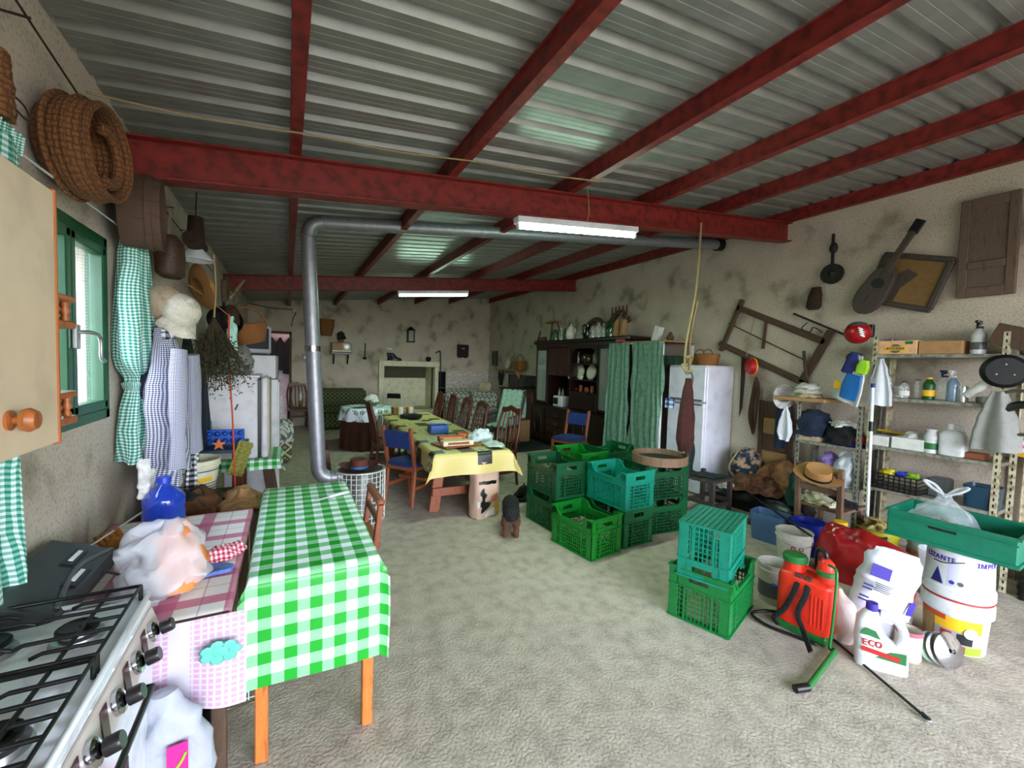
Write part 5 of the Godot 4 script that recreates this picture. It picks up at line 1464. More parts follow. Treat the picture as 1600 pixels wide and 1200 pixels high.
func build_back():
	var H := PI / 2
	var zb := ZB
	# ---- lobby coats seen through the door
	for k in 3:
		solo("coat", ["black coat on the lobby hooks nearest the door frame", "long dark coat in the middle of the lobby hooks", "dark hooded jacket on the lobby hooks"][k], "coat", hang(MB.new(), [0.06, 0.26, 0.34, 0.34, 0.32], 0.95 - 0.1 * k, 0.14, 2.0, 0.02, 40 + k), mats.black_cloth, Vector3(0.04 - 0.2 * k, 2.12, -12.58))
	solo("lobby_bag", "white sack under the coats in the lobby", "bag", crumpled([[0, 0, 0, 0.14, 0.12, 2.4], [0.3, 0, 0, 0.15, 0.12, 2.4], [0.5, 0, 0, 0.1, 0.08, 2], [0.6, 0, 0, 0.03, 0.03, 2]], 0.03, 6.0, 2), mats.white_cloth, Vector3(-0.12, 0, -12.5))
	dining_chair("old_chair", "dark old wooden chair against the far wall beside the door", Vector3(0.24, 0, -10.72), 0.15, 1)
	var lm := thing("oil_lamp", "small brass oil lamp on the old chair by the door", "lamp", Vector3(0.27, 0.463, -10.66))
	part(lm, "base", MB.new().lathe([[0, 0], [0.06, 0], [0.05, 0.03], [0.02, 0.06], [0.05, 0.12], [0.03, 0.17], [0, 0.17]], 20, 0.9), mat("brass", Color(0.55, 0.45, 0.28), 0.35, 0.8))
	part(lm, "chimney", MB.new().lathe([[0.03, 0.17], [0.045, 0.24], [0.025, 0.36]], 20, 1.2), mats.glass)
	# ---- on the far wall
	var wbk := WZ(510, 511, zb + 0.1)
	var b := thing("wall_basket", "round wicker basket hung on the far wall beside the stove pipe", "basket", wbk)
	part(b, "bowl", MB.new().lathe([[0, -0.2], [0.12, -0.2], [0.17, 0.0], [0.18, 0.18], [0.17, 0.18], [0.16, 0.0], [0.11, -0.18], [0, -0.18]], 24, 0.8), mats.wicker)
	var rp := WZ(532, 552, zb)
	var rs := thing("bracket_shelf", "small dark bracket shelf under the old radio", "shelf", Vector3(rp.x, rp.y, zb))
	part(rs, "board", MB.new().box(Vector3(0, 0.0, 0.13), Vector3(0.46, 0.03, 0.25), Basis(), 0.004), mats.dark_wood)
	for s in [-1, 1]:
		part(rs, "bracket", MB.new().prism([[0, 0], [0.0, -0.24], [0.03, -0.24], [0.2, -0.02], [0.2, 0]], -0.015, 0.015, 0.003), mats.dark_wood)
		rs.get_child(rs.get_child_count() - 1).transform = Transform3D(Basis(Vector3.UP, -H), Vector3(s * 0.16, -0.02, 0.01))
	var ra := thing("valve_radio", "old wooden valve radio with a pale dial on the bracket shelf", "radio", Vector3(rp.x, rp.y + 0.016, zb + 0.13))
	part(ra, "case", MB.new().box(Vector3(0, 0.12, 0), Vector3(0.44, 0.24, 0.2), Basis(), 0.012), mats.dark_wood)
	part(ra, "grille", MB.new().box(Vector3(-0.09, 0.14, 0.102), Vector3(0.24, 0.16, 0.006)), mats.pine)
	part(ra, "dial", MB.new().at(Vector3(0.12, 0.14, 0.1), Basis(Vector3.RIGHT, H)).lathe([[0, 0.012], [0.06, 0.012], [0.07, 0.006], [0.07, 0]], 24), mats.ceramic)
	part(ra, "trim", MB.new().box(Vector3(0, 0.035, 0.102), Vector3(0.42, 0.03, 0.006)), mats.cream_plaster)
	var vase := thing("fern_pot", "small dark plant in a pot on top of the radio", "plant", Vector3(rp.x, rp.y + 0.257, zb + 0.13))
	part(vase, "pot", MB.new().lathe([[0, 0], [0.05, 0], [0.06, 0.08], [0.05, 0.08], [0, 0.07]], 16), mats.terracotta)
	part(vase, "leaves", crumpled([[0.06, 0, 0, 0.03, 0.03, 2], [0.12, 0, 0, 0.09, 0.08, 2], [0.2, 0, 0, 0.06, 0.05, 2], [0.26, 0, 0, 0.01, 0.01, 2]], 0.08, 25.0, 3), mat("dark_leaf", Color(0.05, 0.10, 0.05), 0.8))
	var items := [[570, 549, "iron_ladle", "black iron ladle hung on the far wall after the radio"], [475, 560, "switch_box", "small pale switch box on the far wall beside the stove pipe"]]
	var la := thing(items[0][2], items[0][3], "ladle", WZ(570, 549, zb + 0.03))
	part(la, "shaft", MB.new().cyl(Vector3(0, -0.16, 0), Vector3(0.01, 0.2, 0), 0.012), mats.black_iron)
	part(la, "cup", MB.new().ball(Vector3(0, -0.17, 0.02), Vector3(0.05, 0.035, 0.04)), mats.black_iron)
	var sb := thing(items[1][2], items[1][3], "switch", WZ(476, 559, zb + 0.02))
	part(sb, "plate", MB.new().box(Vector3.ZERO, Vector3(0.09, 0.18, 0.03), Basis(), 0.006), mats.grey_plastic)
	part(sb, "rocker", MB.new().box(Vector3(0, 0.02, 0.018), Vector3(0.04, 0.06, 0.012), Basis(), 0.003), mats.white_plastic)
	var jb := thing("cable_run", "black cable with round white junction box over the far door", "cable", WZ(460, 485, zb + 0.02))
	part(jb, "junction_box", MB.new().ball(Vector3.ZERO, Vector3(0.05, 0.05, 0.03)), mats.white_plastic)
	part(jb, "cable", MB.new().tube(curve([Vector3(-1.15, 0.12, 0), Vector3(-0.5, 0.02, 0), Vector3(0, 0, 0), Vector3(-0.03, -0.2, 0), Vector3(-0.06, -0.38, 0)]), 0.01, 6), mats.black_plastic)
	var lt := thing("wall_lantern", "black square wall lantern over the fireplace", "lantern", WZ(642, 525, zb + 0.08))
	for s in [-1, 1]:
		for e in [-1, 1]:
			part(lt, "post", MB.new().box(Vector3(s * 0.08, 0, e * 0.06), Vector3(0.02, 0.28, 0.02)), mats.black_iron)
	part(lt, "roof", MB.new().loft([[0.14, 0, 0, 0.12, 0.09, 6], [0.16, 0, 0, 0.1, 0.08, 6], [0.24, 0, 0, 0.02, 0.02, 3]], 16), mats.black_iron)
	part(lt, "base", MB.new().box(Vector3(0, -0.15, 0), Vector3(0.2, 0.03, 0.15)), mats.black_iron)
	part(lt, "glass", MB.new().box(Vector3(0, 0, 0), Vector3(0.14, 0.26, 0.1)), mats.glass)
	var kb := thing("key_box", "dark wooden wall box with a small white plate above the pebbled panel", "box", WZ(723, 548, zb + 0.05))
	part(kb, "box", MB.new().box(Vector3.ZERO, Vector3(0.32, 0.33, 0.1), Basis(), 0.008), mats.dark_wood)
	part(kb, "plate", MB.new().box(Vector3(0, 0.06, 0.052), Vector3(0.09, 0.02, 0.004)), mats.ceramic)
	part(kb, "apron", MB.new().at(Vector3(0, -0.19, 0)).prism([[-0.16, 0.03], [0.16, 0.03], [0.1, -0.02], [0.04, 0.0], [-0.04, 0.0], [-0.1, -0.02]], -0.04, 0.04), mats.dark_wood)
	var my := 1.60
	var bo := thing("work_boots", "pair of black boots lying on the fireplace mantel", "boots", Vector3(2.45, my + 0.001, zb + 0.05))
	for k in 2:
		part(bo, "boot", crumpled([[0, 0.0, 0, 0.15, 0.045, 2.4], [0.06, 0, 0, 0.14, 0.045, 2.2], [0.1, -0.06, 0, 0.08, 0.045, 2], [0.19, -0.11, 0, 0.05, 0.04, 2], [0.2, -0.11, 0, 0.03, 0.02, 2]], 0.012, 12.0, 3 + k), mats.black_plastic)
		bo.get_child(k).position = Vector3(-0.04 + 0.06 * k, 0, -0.05 + 0.1 * k)
	solo("iron_ball", "dark round iron pot at the right end of the mantel", "pot", MB.new().lathe([[0, 0], [0.04, 0], [0.075, 0.06], [0.06, 0.12], [0.03, 0.13], [0, 0.13]], 20, 1.2), mats.black_iron, Vector3(3.34, my + 0.001, zb + 0.05))
	var pk := thing("fire_poker", "long hooked iron poker leaning at the right jamb of the fireplace", "poker", Vector3(3.64, 0, zb + 0.22))
	part(pk, "shaft", MB.new().tube(curve([Vector3(0.0, 0, 0.02), Vector3(0.0, 1.0, -0.03), Vector3(0.0, 1.82, -0.06), Vector3(-0.06, 1.88, -0.06), Vector3(-0.14, 1.84, -0.06)]), 0.012, 6), mats.black_iron)
	var pl := thing("paper_note", "small white paper pinned above the mantel", "note", WZ(609, 545, zb + 0.006))
	part(pl, "sheet", MB.new().box(Vector3.ZERO, Vector3(0.14, 0.04, 0.004)), mats.paper)
	var hcr := thing("hearth_chair", "small white metal chair in front of the hearth", "chair", Vector3(2.35, 0, zb + 0.75), 2.6)
	for s in [-1, 1]:
		part(hcr, "side_frame", MB.new().tube(curve([Vector3(s * 0.17, 0, 0.17), Vector3(s * 0.17, 0.42, 0.15), Vector3(s * 0.17, 0.44, -0.12), Vector3(s * 0.17, 0.85, -0.2)]), 0.012, 8), mats.white_enamel)
		part(hcr, "rear_leg", MB.new().cyl(Vector3(s * 0.17, 0, -0.19), Vector3(s * 0.17, 0.43, -0.13), 0.012), mats.white_enamel)
	part(hcr, "seat", MB.new().box(Vector3(0, 0.44, 0.0), Vector3(0.36, 0.025, 0.34), Basis(), 0.01), mats.black_plastic)
	part(hcr, "backrest", MB.new().box(Vector3(0, 0.76, -0.19), Vector3(0.34, 0.12, 0.02), Basis(), 0.006), mats.black_plastic)
	# ---- sofa and round table
	armchair("sofa", "green diamond patterned sofa against the far wall", Vector3(1.15, 0, -10.55), 0.0, 1.25, mat("sofa_green", Color(0.50, 0.53, 0.40), 0.9, 0.0, {tex = T.diamond, scale = Vector3(5, 5, 1)}), mats.sofa_green, "sofa")
	var rt := thing("round_table", "round table under a brown skirt beside the dining table", "table", Vector3(1.32, 0, -8.05))
	part(rt, "tabletop", MB.new().lathe([[0, 0.71], [0.45, 0.71], [0.46, 0.72], [0.45, 0.735], [0, 0.735]], 36), mats.chair_wood)
	part(rt, "pedestal", MB.new().lathe([[0.2, 0], [0.05, 0.06], [0.05, 0.71]], 16), mats.chair_wood)
	solo("table_skirt", "long brown pleated skirt round the round table", "tablecloth", MB.new().sheet(96, 8, func(s: float, t: float):
		var a := s * TAU
		var q := 0.463 + t * (0.015 + 0.028 * sin(a * 17.0) + 0.01 * sin(a * 7.0))
		return Vector3(cos(a) * q, 0.738 - t * 0.73, sin(a) * q), 1.0, 1.0, true), mats.brown_cloth, Vector3(1.32, 0, -8.05))
	solo("flower_cloth", "white cloth with blue flowers on the round table", "tablecloth", MB.new().sheet(72, 14, func(s: float, t: float):
		var a := s * TAU
		var q := t * 0.66
		var d := maxf(q - 0.47, 0.0)
		var w := minf(q, 0.47) + 0.02 * (0.5 if d > 0.0 else 0.0) + d * 0.15 * (1.0 + sin(a * 11.0))
		return Vector3(cos(a) * w, 0.742 - d * 1.15, sin(a) * w), 1.0, 1.0, true), mat("flower_print", Color.WHITE, 0.8, 0.0, {tex = T.blue_flowers, tri = true, scale = 1.4}), Vector3(1.32, 0, -8.05))
	var fp := thing("flower_pot", "low bowl of white flowers with green leaves on the round table", "flowers", Vector3(1.42, 0.745, -8.2))
	part(fp, "bowl", MB.new().lathe([[0, 0], [0.07, 0], [0.1, 0.07], [0.09, 0.07], [0, 0.06]], 20), mats.cap_green)
	part(fp, "flowers", crumpled([[0.06, 0, 0, 0.07, 0.07, 2], [0.12, -0.02, 0, 0.13, 0.1, 2], [0.18, 0, 0, 0.08, 0.06, 2], [0.2, 0, 0, 0.02, 0.02, 2]], 0.05, 25.0, 8), mats.white_cloth)
	solo("tablet", "thin dark tablet lying on the flowered cloth", "tablet", MB.new().box(Vector3(0, 0.005, 0), Vector3(0.22, 0.01, 0.15), Basis(), 0.003), mats.black_plastic, Vector3(1.15, 0.745, -7.85), 0.2)
	solo("shoe_box", "brown cardboard box at the far end beyond the flowered cloth", "box", MB.new().box(Vector3(0, 0.06, 0), Vector3(0.34, 0.12, 0.2), Basis(), 0.003), mats.cardboard, Vector3(1.72, 0.712, -7.1))
	# ---- corner seats, settle, rocking chair
	var dm := printed("damask_grey", T.damask, Vector3(4, 4, 1))
	armchair("damask_armchair", "grey damask armchair in the corner by the fireplace", Vector3(3.95, 0, -10.2), -0.2, 0.8, dm, dm)
	armchair("damask_armchair", "grey damask armchair beside the wooden settle", Vector3(4.0, 0, -9.15), -0.9, 0.78, dm, dm)
	solo("cushion", "pale cushion propped on the back of the damask armchair", "cushion", MB.new().box(Vector3.ZERO, Vector3(0.32, 0.26, 0.12), Basis(Vector3.RIGHT, -0.3), 0.05), mats.beige_cloth, Vector3(4.24, 1.03, -9.34), -0.9)
	var se := thing("wooden_settle", "brown panelled wooden chest bench along the right wall", "chest", Vector3(4.86, 0, -8.46))
	part(se, "body", MB.new().box(Vector3(0, 0.5, 0), Vector3(0.5, 1.0, 1.5), Basis(), 0.01), wood("settle_wood", Color(0.25, 0.13, 0.09), 0.5))
	part(se, "top", MB.new().box(Vector3(-0.01, 1.02, 0), Vector3(0.56, 0.035, 1.56), Basis(), 0.008), mats.settle_wood)
	for k in 3:
		part(se, "panel", MB.new().box(Vector3(-0.255, 0.55, -0.5 + k * 0.5), Vector3(0.02, 0.7, 0.4), Basis(), 0.008), mats.settle_wood)
	var ro := thing("rocking_chair", "dark wooden rocking chair draped with a pale green throw", "rocking chair", Vector3(3.55, 0, -7.0), -0.95)
	for s in [-1, 1]:
		part(ro, "rocker", MB.new().tube(arc(Vector3(s * 0.25, 0.83, 0), 0.815, -H - 0.48, -H + 0.48, 14, Vector3.BACK), 0.018, 8), mats.dark_wood)
		part(ro, "front_leg", MB.new().cyl(Vector3(s * 0.25, 0.05, 0.22), Vector3(s * 0.25, 0.62, 0.24), 0.02), mats.dark_wood)
		part(ro, "rear_leg", MB.new().cyl(Vector3(s * 0.25, 0.05, -0.22), Vector3(s * 0.25, 0.44, -0.2), 0.02), mats.dark_wood)
		part(ro, "back_post", MB.new().cyl(Vector3(s * 0.25, 0.42, -0.2), Vector3(s * 0.25, 1.08, -0.5), 0.02), mats.dark_wood)
		part(ro, "armrest", MB.new().bar(Vector3(s * 0.27, 0.63, 0.27), Vector3(s * 0.26, 0.65, -0.3), 0.05, 0.022, Vector3.UP, 0.005), mats.dark_wood)
		for k in 3:
			part(ro, "spindle", MB.new().cyl(Vector3(s * 0.255, 0.43, -0.1 + 0.12 * k), Vector3(s * 0.262, 0.63, -0.12 + 0.12 * k), 0.01, -1, 8), mats.dark_wood)
	part(ro, "seat", MB.new().box(Vector3(0, 0.43, 0), Vector3(0.5, 0.03, 0.48), Basis(), 0.008), mats.dark_wood)
	part(ro, "crest_rail", MB.new().bar(Vector3(-0.25, 1.06, -0.49), Vector3(0.25, 1.06, -0.49), 0.03, 0.06, Vector3.UP, 0.006), mats.dark_wood)
	solo("throw_blanket", "pale green striped throw over the rocking chair back", "blanket", MB.new().sheet(24, 40, func(s: float, t: float):
		var q := t * 1.75
		var x := (s - 0.5) * (0.46 + 0.03 * sin(t * 9.0))
		var p: Vector3
		if q < 0.45:
			p = Vector3(x, 0.46 + 0.01 * sin(s * 20.0), 0.24 - q)
		elif q < 1.15:
			p = Vector3(x, 0.46 + (q - 0.45) * 0.93, -0.19 - (q - 0.45) * 0.40)
		else:
			p = Vector3(x, 1.125 - (q - 1.15) * 0.95, -0.53 - 0.02 * sin(s * 14.0))
		return p + Vector3(0, 0.012 * sin(s * 26.0), 0.0), 1.0, 1.0), cloth("sage_throw", Color(0.55, 0.66, 0.60)), Vector3(3.55, 0, -7.0), -0.95)
	solo("green_rug", "dark green rug on the floor before the sideboard", "rug", MB.new().box(Vector3(0, 0.006, 0), Vector3(1.5, 0.012, 1.3), Basis(), 0.004), cloth("rug_green", Color(0.11, 0.15, 0.10)), Vector3(4.0, 0, -7.3), 0.05)
	solo("cardboard_carton", "open cardboard carton on the green rug by the sideboard", "carton", MB.new().box(Vector3(0, 0.22, 0), Vector3(0.42, 0.44, 0.34), Basis(), 0.004), mats.cardboard, Vector3(4.22, 0.012, -7.62), 0.2)
	# ---- small wall shelf with plates and basket
	var c := WX(795, 572, XR - 0.12)
	var ws := thing("plate_shelf", "narrow pine shelf with brackets on the right wall near the far corner", "shelf", Vector3(XR, c.y - 0.1, c.z))
	part(ws, "board", MB.new().box(Vector3(-0.13, 0, 0), Vector3(0.24, 0.03, 1.0), Basis(), 0.004), mats.pine)
	for s in [-0.4, 0.4]:
		part(ws, "bracket", MB.new().prism([[0, 0], [-0.2, 0], [0, -0.25]], s - 0.012, s + 0.012), mats.pine)
	var pt := plate("dinner_plate", "white patterned plate leaning on the pine wall shelf", Vector3(XR - 0.1, c.y + 0.06, c.z - 0.05), 0.15, Basis(Vector3.UP, 0.0) * Basis(Vector3.BACK, H - 0.2))
	var bk := thing("shelf_basket", "square wicker basket on the end of the pine wall shelf", "basket", Vector3(XR - 0.14, c.y - 0.084, c.z + 0.62))
	part(bk, "basket", MB.new().loft([[0, 0, 0, 0.10, 0.16, 5], [0.2, 0, 0, 0.12, 0.19, 5], [0.21, 0, 0, 0.11, 0.18, 5], [0.05, 0, 0, 0.09, 0.15, 5]], 24), mats.wicker)
	part(bk, "handle", MB.new().tube(arc(Vector3(0, 0.2, 0), 0.17, 0, PI, 14, Vector3.BACK), 0.012, 6), mats.wicker)
	var mf := thing("picture_frame", "dark framed picture on the right wall beside the plates", "picture", WX(773, 560, XR - 0.02))
	part(mf, "frame", MB.new().box(Vector3.ZERO, Vector3(0.03, 0.42, 0.34), Basis(), 0.008), mats.dark_wood)
	part(mf, "glass", MB.new().box(Vector3(-0.017, 0, 0), Vector3(0.004, 0.34, 0.26)), mat("picture_grey", Color(0.20, 0.26, 0.25), 0.15))
	solo("hanging_rag", "dark rag hung under the pine wall shelf", "cloth", hang(MB.new(), [0.2, 0.34, 0.24, 0.1], 0.42, 0.06, 2.0, 0.03, 8), mat("dark_rag", Color(0.12, 0.13, 0.13), 0.9, 0.0, {tex = T.cloth, tri = true, scale = 4.0}), WX(783, 577, XR - 0.10), -H)

func plate(nm: String, label: String, pos: Vector3, r: float, b: Basis, group := "") -> Node3D:
	var o := thing(nm, label, "plate", pos, 0.0, group)
	o.basis = b
	part(o, "dish", MB.new().lathe([[0, 0.0], [r * 0.55, 0.0], [r * 0.66, r * 0.1], [r, r * 0.16], [r, r * 0.19], [r * 0.64, r * 0.13], [r * 0.53, 0.012], [0, 0.012]], 28, 0.8), mats.ceramic)
	part(o, "rim_band", MB.new().lathe([[r * 0.86, r * 0.172], [r * 0.93, r * 0.184]], 28), mat("plate_blue", Color(0.32, 0.38, 0.45), 0.3))
	return o
func build_right():
	var H := PI / 2
	var D: Material = mats.dark_wood
	# ---- sideboard
	var sb := thing("sideboard", "tall dark wooden sideboard with glazed ends along the right wall", "sideboard", Vector3(XR - 0.01, 0, -6.29))
	var z0 := -1.34
	var z1 := 1.39
	var za := -0.89
	var zb := -0.13
	var zc := 0.66
	part(sb, "lower_body", MB.new().box(Vector3(-0.28, 0.41, (z0 + z1) * 0.5), Vector3(0.54, 0.72, z1 - z0), Basis(), 0.006), D)
	part(sb, "plinth", MB.new().box(Vector3(-0.27, 0.03, (z0 + z1) * 0.5), Vector3(0.5, 0.06, z1 - z0 - 0.04)), D)
	part(sb, "counter", MB.new().box(Vector3(-0.285, 0.785, (z0 + z1) * 0.5), Vector3(0.57, 0.03, z1 - z0 + 0.04), Basis(), 0.008), D)
	for k in 3:
		var dz: float = [-1.09, 0.28, 1.05][k]
		var dr := part(sb, "door", MB.new().box(Vector3(-0.557, 0.41, dz), Vector3(0.02, 0.66, 0.46), Basis(), 0.005), D)
		part(dr, "door_moulding", MB.new().tube(arc(Vector3(-0.568, 0.42, dz), 0.15, 0, TAU * 19 / 20, 19, Vector3.BACK * 0.9, Vector3.UP * 1.6), 0.012, 6, true), D)
	for k in 4:
		var dr := part(sb, "drawer", MB.new().box(Vector3(-0.557, 0.16 + k * 0.165, -0.42), Vector3(0.02, 0.15, 0.82), Basis(), 0.006), D)
		part(dr, "handle", MB.new().tube(arc(Vector3(-0.575, 0.17 + k * 0.165, -0.42), 0.05, PI, TAU, 8, Vector3.BACK), 0.005, 6), mats.brass)
	for q in [z0, za, zb, zc, z1]:
		part(sb, "upright", MB.new().box(Vector3(-0.25, 1.42, q + (0.014 if q == z0 else (-0.014 if q == z1 else 0.0))), Vector3(0.48, 1.25, 0.028)), D)
	part(sb, "back_panel", MB.new().box(Vector3(-0.01, 1.42, (z0 + z1) * 0.5), Vector3(0.015, 1.25, z1 - z0)), D)
	part(sb, "cornice", MB.new().box(Vector3(-0.27, 2.06, (z0 + z1) * 0.5), Vector3(0.56, 0.07, z1 - z0 + 0.1), Basis(), 0.02), D)
	part(sb, "frieze", MB.new().box(Vector3(-0.49, 2.0, (z0 + z1) * 0.5), Vector3(0.03, 0.1, z1 - z0), Basis(), 0.004), D)
	var sy := []
	for py in [569, 594, 614]:
		sy.append(WX(912, py, 4.72).y)
	for y in sy:
		part(sb, "shelf", MB.new().box(Vector3(-0.24, y, (zb + zc) * 0.5), Vector3(0.46, 0.018, zc - zb - 0.03)), D)
	part(sb, "drop_leaf", MB.new().box(Vector3(-0.48, (sy[2] + 0.80) * 0.5, (zb + zc) * 0.5), Vector3(0.02, sy[2] - 0.82, zc - zb - 0.04), Basis(), 0.005), D)
	part(sb, "arch", MB.new().at(Vector3(-0.49, 1.90, (zb + zc) * 0.5), Basis(Vector3.UP, H)).prism([[-0.38, 0.06], [-0.38, -0.1], [-0.3, -0.02], [-0.2, 0.02], [0.2, 0.02], [0.3, -0.02], [0.38, -0.1], [0.38, 0.06]], -0.012, 0.012), D)
	for k in 2:
		var dz: float = za + 0.2 + k * 0.36
		var dr := part(sb, "upper_door", MB.new().box(Vector3(-0.49, 1.67, dz), Vector3(0.02, 0.54, 0.345), Basis(), 0.005), wood("cherry", Color(0.22, 0.08, 0.066), 0.28))
		part(dr, "panel", MB.new().box(Vector3(-0.503, 1.67, dz), Vector3(0.014, 0.42, 0.22), Basis(), 0.006), mats.cherry)
	for e in [[z0, za], [zc, z1]]:
		var zm: float = (e[0] + e[1]) * 0.5
		var w: float = e[1] - e[0]
		var gd := MB.new()
		for s in [-1, 1]:
			gd.box(Vector3(-0.49, 1.385, zm + s * (w * 0.5 - 0.03)), Vector3(0.02, 1.13, 0.05), Basis(), 0.004)
			gd.box(Vector3(-0.49, 1.385 + s * 0.54, zm), Vector3(0.02, 0.05, w - 0.06), Basis(), 0.004)
		var dr := part(sb, "glazed_door", gd, D)
		part(dr, "pane", MB.new().box(Vector3(-0.488, 1.385, zm), Vector3(0.005, 1.04, w - 0.1)), mats.glass)
		for y in [1.15, 1.5]:
			part(sb, "glass_shelf", MB.new().box(Vector3(-0.24, y, zm), Vector3(0.42, 0.008, w - 0.04)), mats.glass)
	var sx := XR - 0.3
	# in the sideboard
	var rd := thing("white_radio", "small white box radio with two knobs on the sideboard counter", "radio", Vector3(4.78, 0.80, WX(876, 636, 4.78).z), -H)
	part(rd, "case", MB.new().box(Vector3(0, 0.1, 0), Vector3(0.3, 0.2, 0.18), Basis(), 0.012), mats.white_plastic)
	part(rd, "window", MB.new().box(Vector3(-0.05, 0.1, 0.092), Vector3(0.16, 0.13, 0.006), Basis(), 0.002), mats.black_plastic)
	for k in 2:
		solo("bottle_figure", ["clear bottle standing on the white radio's far side", "clear bottle standing on the white radio's near side"][k], "bottle", MB.new().lathe([[0, 0], [0.025, 0], [0.025, 0.08], [0.01, 0.11], [0.01, 0.14], [0, 0.14]], 12), mats.glass, rd.position + Vector3(0, 0.201, -0.06 + 0.12 * k))
	for k in 2:
		plate("display_plate", ["white plate standing in the sideboard niche", "flowered plate standing at the side of the sideboard niche"][k], Vector3(sx - 0.02, sy[1] + 0.145, WX([909, 927][k], 580, sx).z), 0.135, Basis(Vector3.BACK, H - 0.15))
		var cp := thing("cup", ["white cup in front of the standing plates in the sideboard", "white cup beside the flowered plate in the sideboard"][k], "cup", Vector3(sx - 0.14, sy[1] + 0.01, WX([900, 917][k], 590, sx).z))
		part(cp, "bowl", MB.new().lathe([[0, 0], [0.03, 0], [0.055, 0.07], [0.05, 0.07], [0.025, 0.01], [0, 0.01]], 16, 0.9), mats.ceramic)
	for k in 4:
		solo("clay_pot", ["small clay pot at the far end of the lowest sideboard shelf", "slim clay jug on the lowest sideboard shelf", "squat clay pot in the middle of the lowest sideboard shelf", "tiny clay jar at the near end of the lowest sideboard shelf"][k], "pot", MB.new().lathe([[0, 0], [0.03, 0], [0.05 - 0.012 * (k % 2), 0.04], [0.03, 0.08 + 0.03 * (k % 2)], [0.035, 0.09 + 0.03 * (k % 2)], [0, 0.085]], 16, 1.0), mats.terracotta, Vector3(sx - 0.05, sy[2] + 0.01, WX(902 + 9 * k, 609, sx).z))
	var cd := thing("stew_pot", "dark brown and green glazed pot on the top sideboard shelf", "pot", Vector3(sx, sy[0] + 0.01, WX(919, 562, sx).z))
	part(cd, "pot", MB.new().lathe([[0, 0], [0.09, 0], [0.13, 0.06], [0.12, 0.13], [0.1, 0.15], [0.11, 0.17], [0, 0.17]], 24, 0.9), mat("glazed", Color(0.22, 0.15, 0.09), 0.25))
	for k in 2:
		bottle("decanter", ["clear glass decanter beside the glazed pot", "clear decanter at the near side of the glazed pot"][k], Vector3(sx - 0.02, sy[0] + 0.01, WX([905, 931][k], 562, sx).z), 0.04, 0.22, mats.glass, mats.ceramic)
	# on the sideboard: [pixel, kind, radius, height]
	var top := 2.097
	var on := [[868, "green_demijohn", "green glass demijohn on the sideboard under the wooden crutch", 0.075, 0.24, "green_glass"], [877, "glass_siphon", "clear ribbed glass siphon bottle on the sideboard", 0.05, 0.25, "glass"], [883, "dark_bottle", "slim dark green bottle beside the siphon on the sideboard", 0.035, 0.24, "green_glass"], [905, "glass_jar", "clear glass jar after the painted white jug", 0.05, 0.17, "glass"], [911, "glass_jar", "clear glass jar beside the black pitcher", 0.045, 0.16, "glass"], [926, "glass_carafe", "wide clear glass carafe on the sideboard under the yoke", 0.07, 0.22, "glass"], [935, "glass_carafe", "tall clear glass carafe on the sideboard after the wide one", 0.06, 0.27, "glass"], [943, "glass_carafe", "narrow clear glass carafe next to the green demijohn", 0.05, 0.25, "glass"], [953, "green_demijohn", "green glass demijohn beside the hanging wooden clogs", 0.08, 0.25, "green_glass"]]
	for q in on:
		var p := WX(q[0], 526, 4.82)
		bottle(q[1], q[2], Vector3(4.82, top, p.z), q[3], q[4], mats[q[5]], mats[q[5]], "", 0.4)
	var jp := WX(892, 526, 4.82)
	var jg := thing("painted_jug", "white ceramic jug with dark painted scrolls on the sideboard", "jug", Vector3(4.82, top, jp.z))
	part(jg, "body", MB.new().lathe([[0, 0], [0.07, 0], [0.105, 0.08], [0.10, 0.16], [0.05, 0.23], [0.055, 0.26], [0.02, 0.27], [0.02, 0.30], [0, 0.30]], 24, 1.0), mats.ceramic)
	part(jg, "handle", MB.new().tube(arc(Vector3(0, 0.16, 0.08), 0.06, -1.3, 1.3, 10, Vector3.BACK), 0.009, 6), mats.ceramic)
	part(jg, "scroll", MB.new().tube(arc(Vector3(-0.102, 0.12, -0.02), 0.03, 0, 5.0, 12, Vector3.BACK), 0.005, 6), mats.ink_black)
	var bp := thing("black_pitcher", "black glazed pitcher with a curled lip on the sideboard", "pitcher", Vector3(4.80, top, WX(917, 526, 4.80).z))
	part(bp, "body", MB.new().lathe([[0, 0], [0.06, 0], [0.09, 0.1], [0.06, 0.2], [0.07, 0.26], [0.05, 0.26], [0, 0.2]], 20, 1.2), mat("black_glaze", Color(0.02, 0.02, 0.022), 0.15))
	part(bp, "handle", MB.new().tube(arc(Vector3(0, 0.2, -0.08), 0.06, 0.4, 4.2, 10, Vector3.BACK), 0.012, 6), mats.black_glaze)
	var cr := thing("wooden_stool", "small three-legged wooden stool standing on the sideboard's far end", "stool", Vector3(4.90, top, WX(866, 526, 4.9).z - 0.05))
	part(cr, "seat", MB.new().box(Vector3(0, 0.42, 0), Vector3(0.16, 0.045, 0.44), Basis(Vector3.RIGHT, -0.06), 0.012), mats.pine)
	for q in [[-0.15, 0.06], [0.15, 0.06], [0.05, -0.06]]:
		part(cr, "leg", MB.new().cyl(Vector3(q[1] * 1.5, 0, q[0] * 1.5), Vector3(q[1] * 0.6, 0.41, q[0] * 0.6), 0.018, -1, 8), mats.old_wood)
	var tr := thing("bread_peel", "small triangular wooden tool on the far corner of the sideboard", "tool", Vector3(4.80, top, WX(846, 526, 4.8).z))
	part(tr, "strut", MB.new().bar(Vector3(0, 0.01, -0.16), Vector3(0, 0.23, -0.04), 0.03, 0.02, Vector3.RIGHT), mats.old_wood)
	part(tr, "block", MB.new().box(Vector3(0, 0.05, 0.06), Vector3(0.08, 0.1, 0.22), Basis(), 0.01), mats.old_wood)
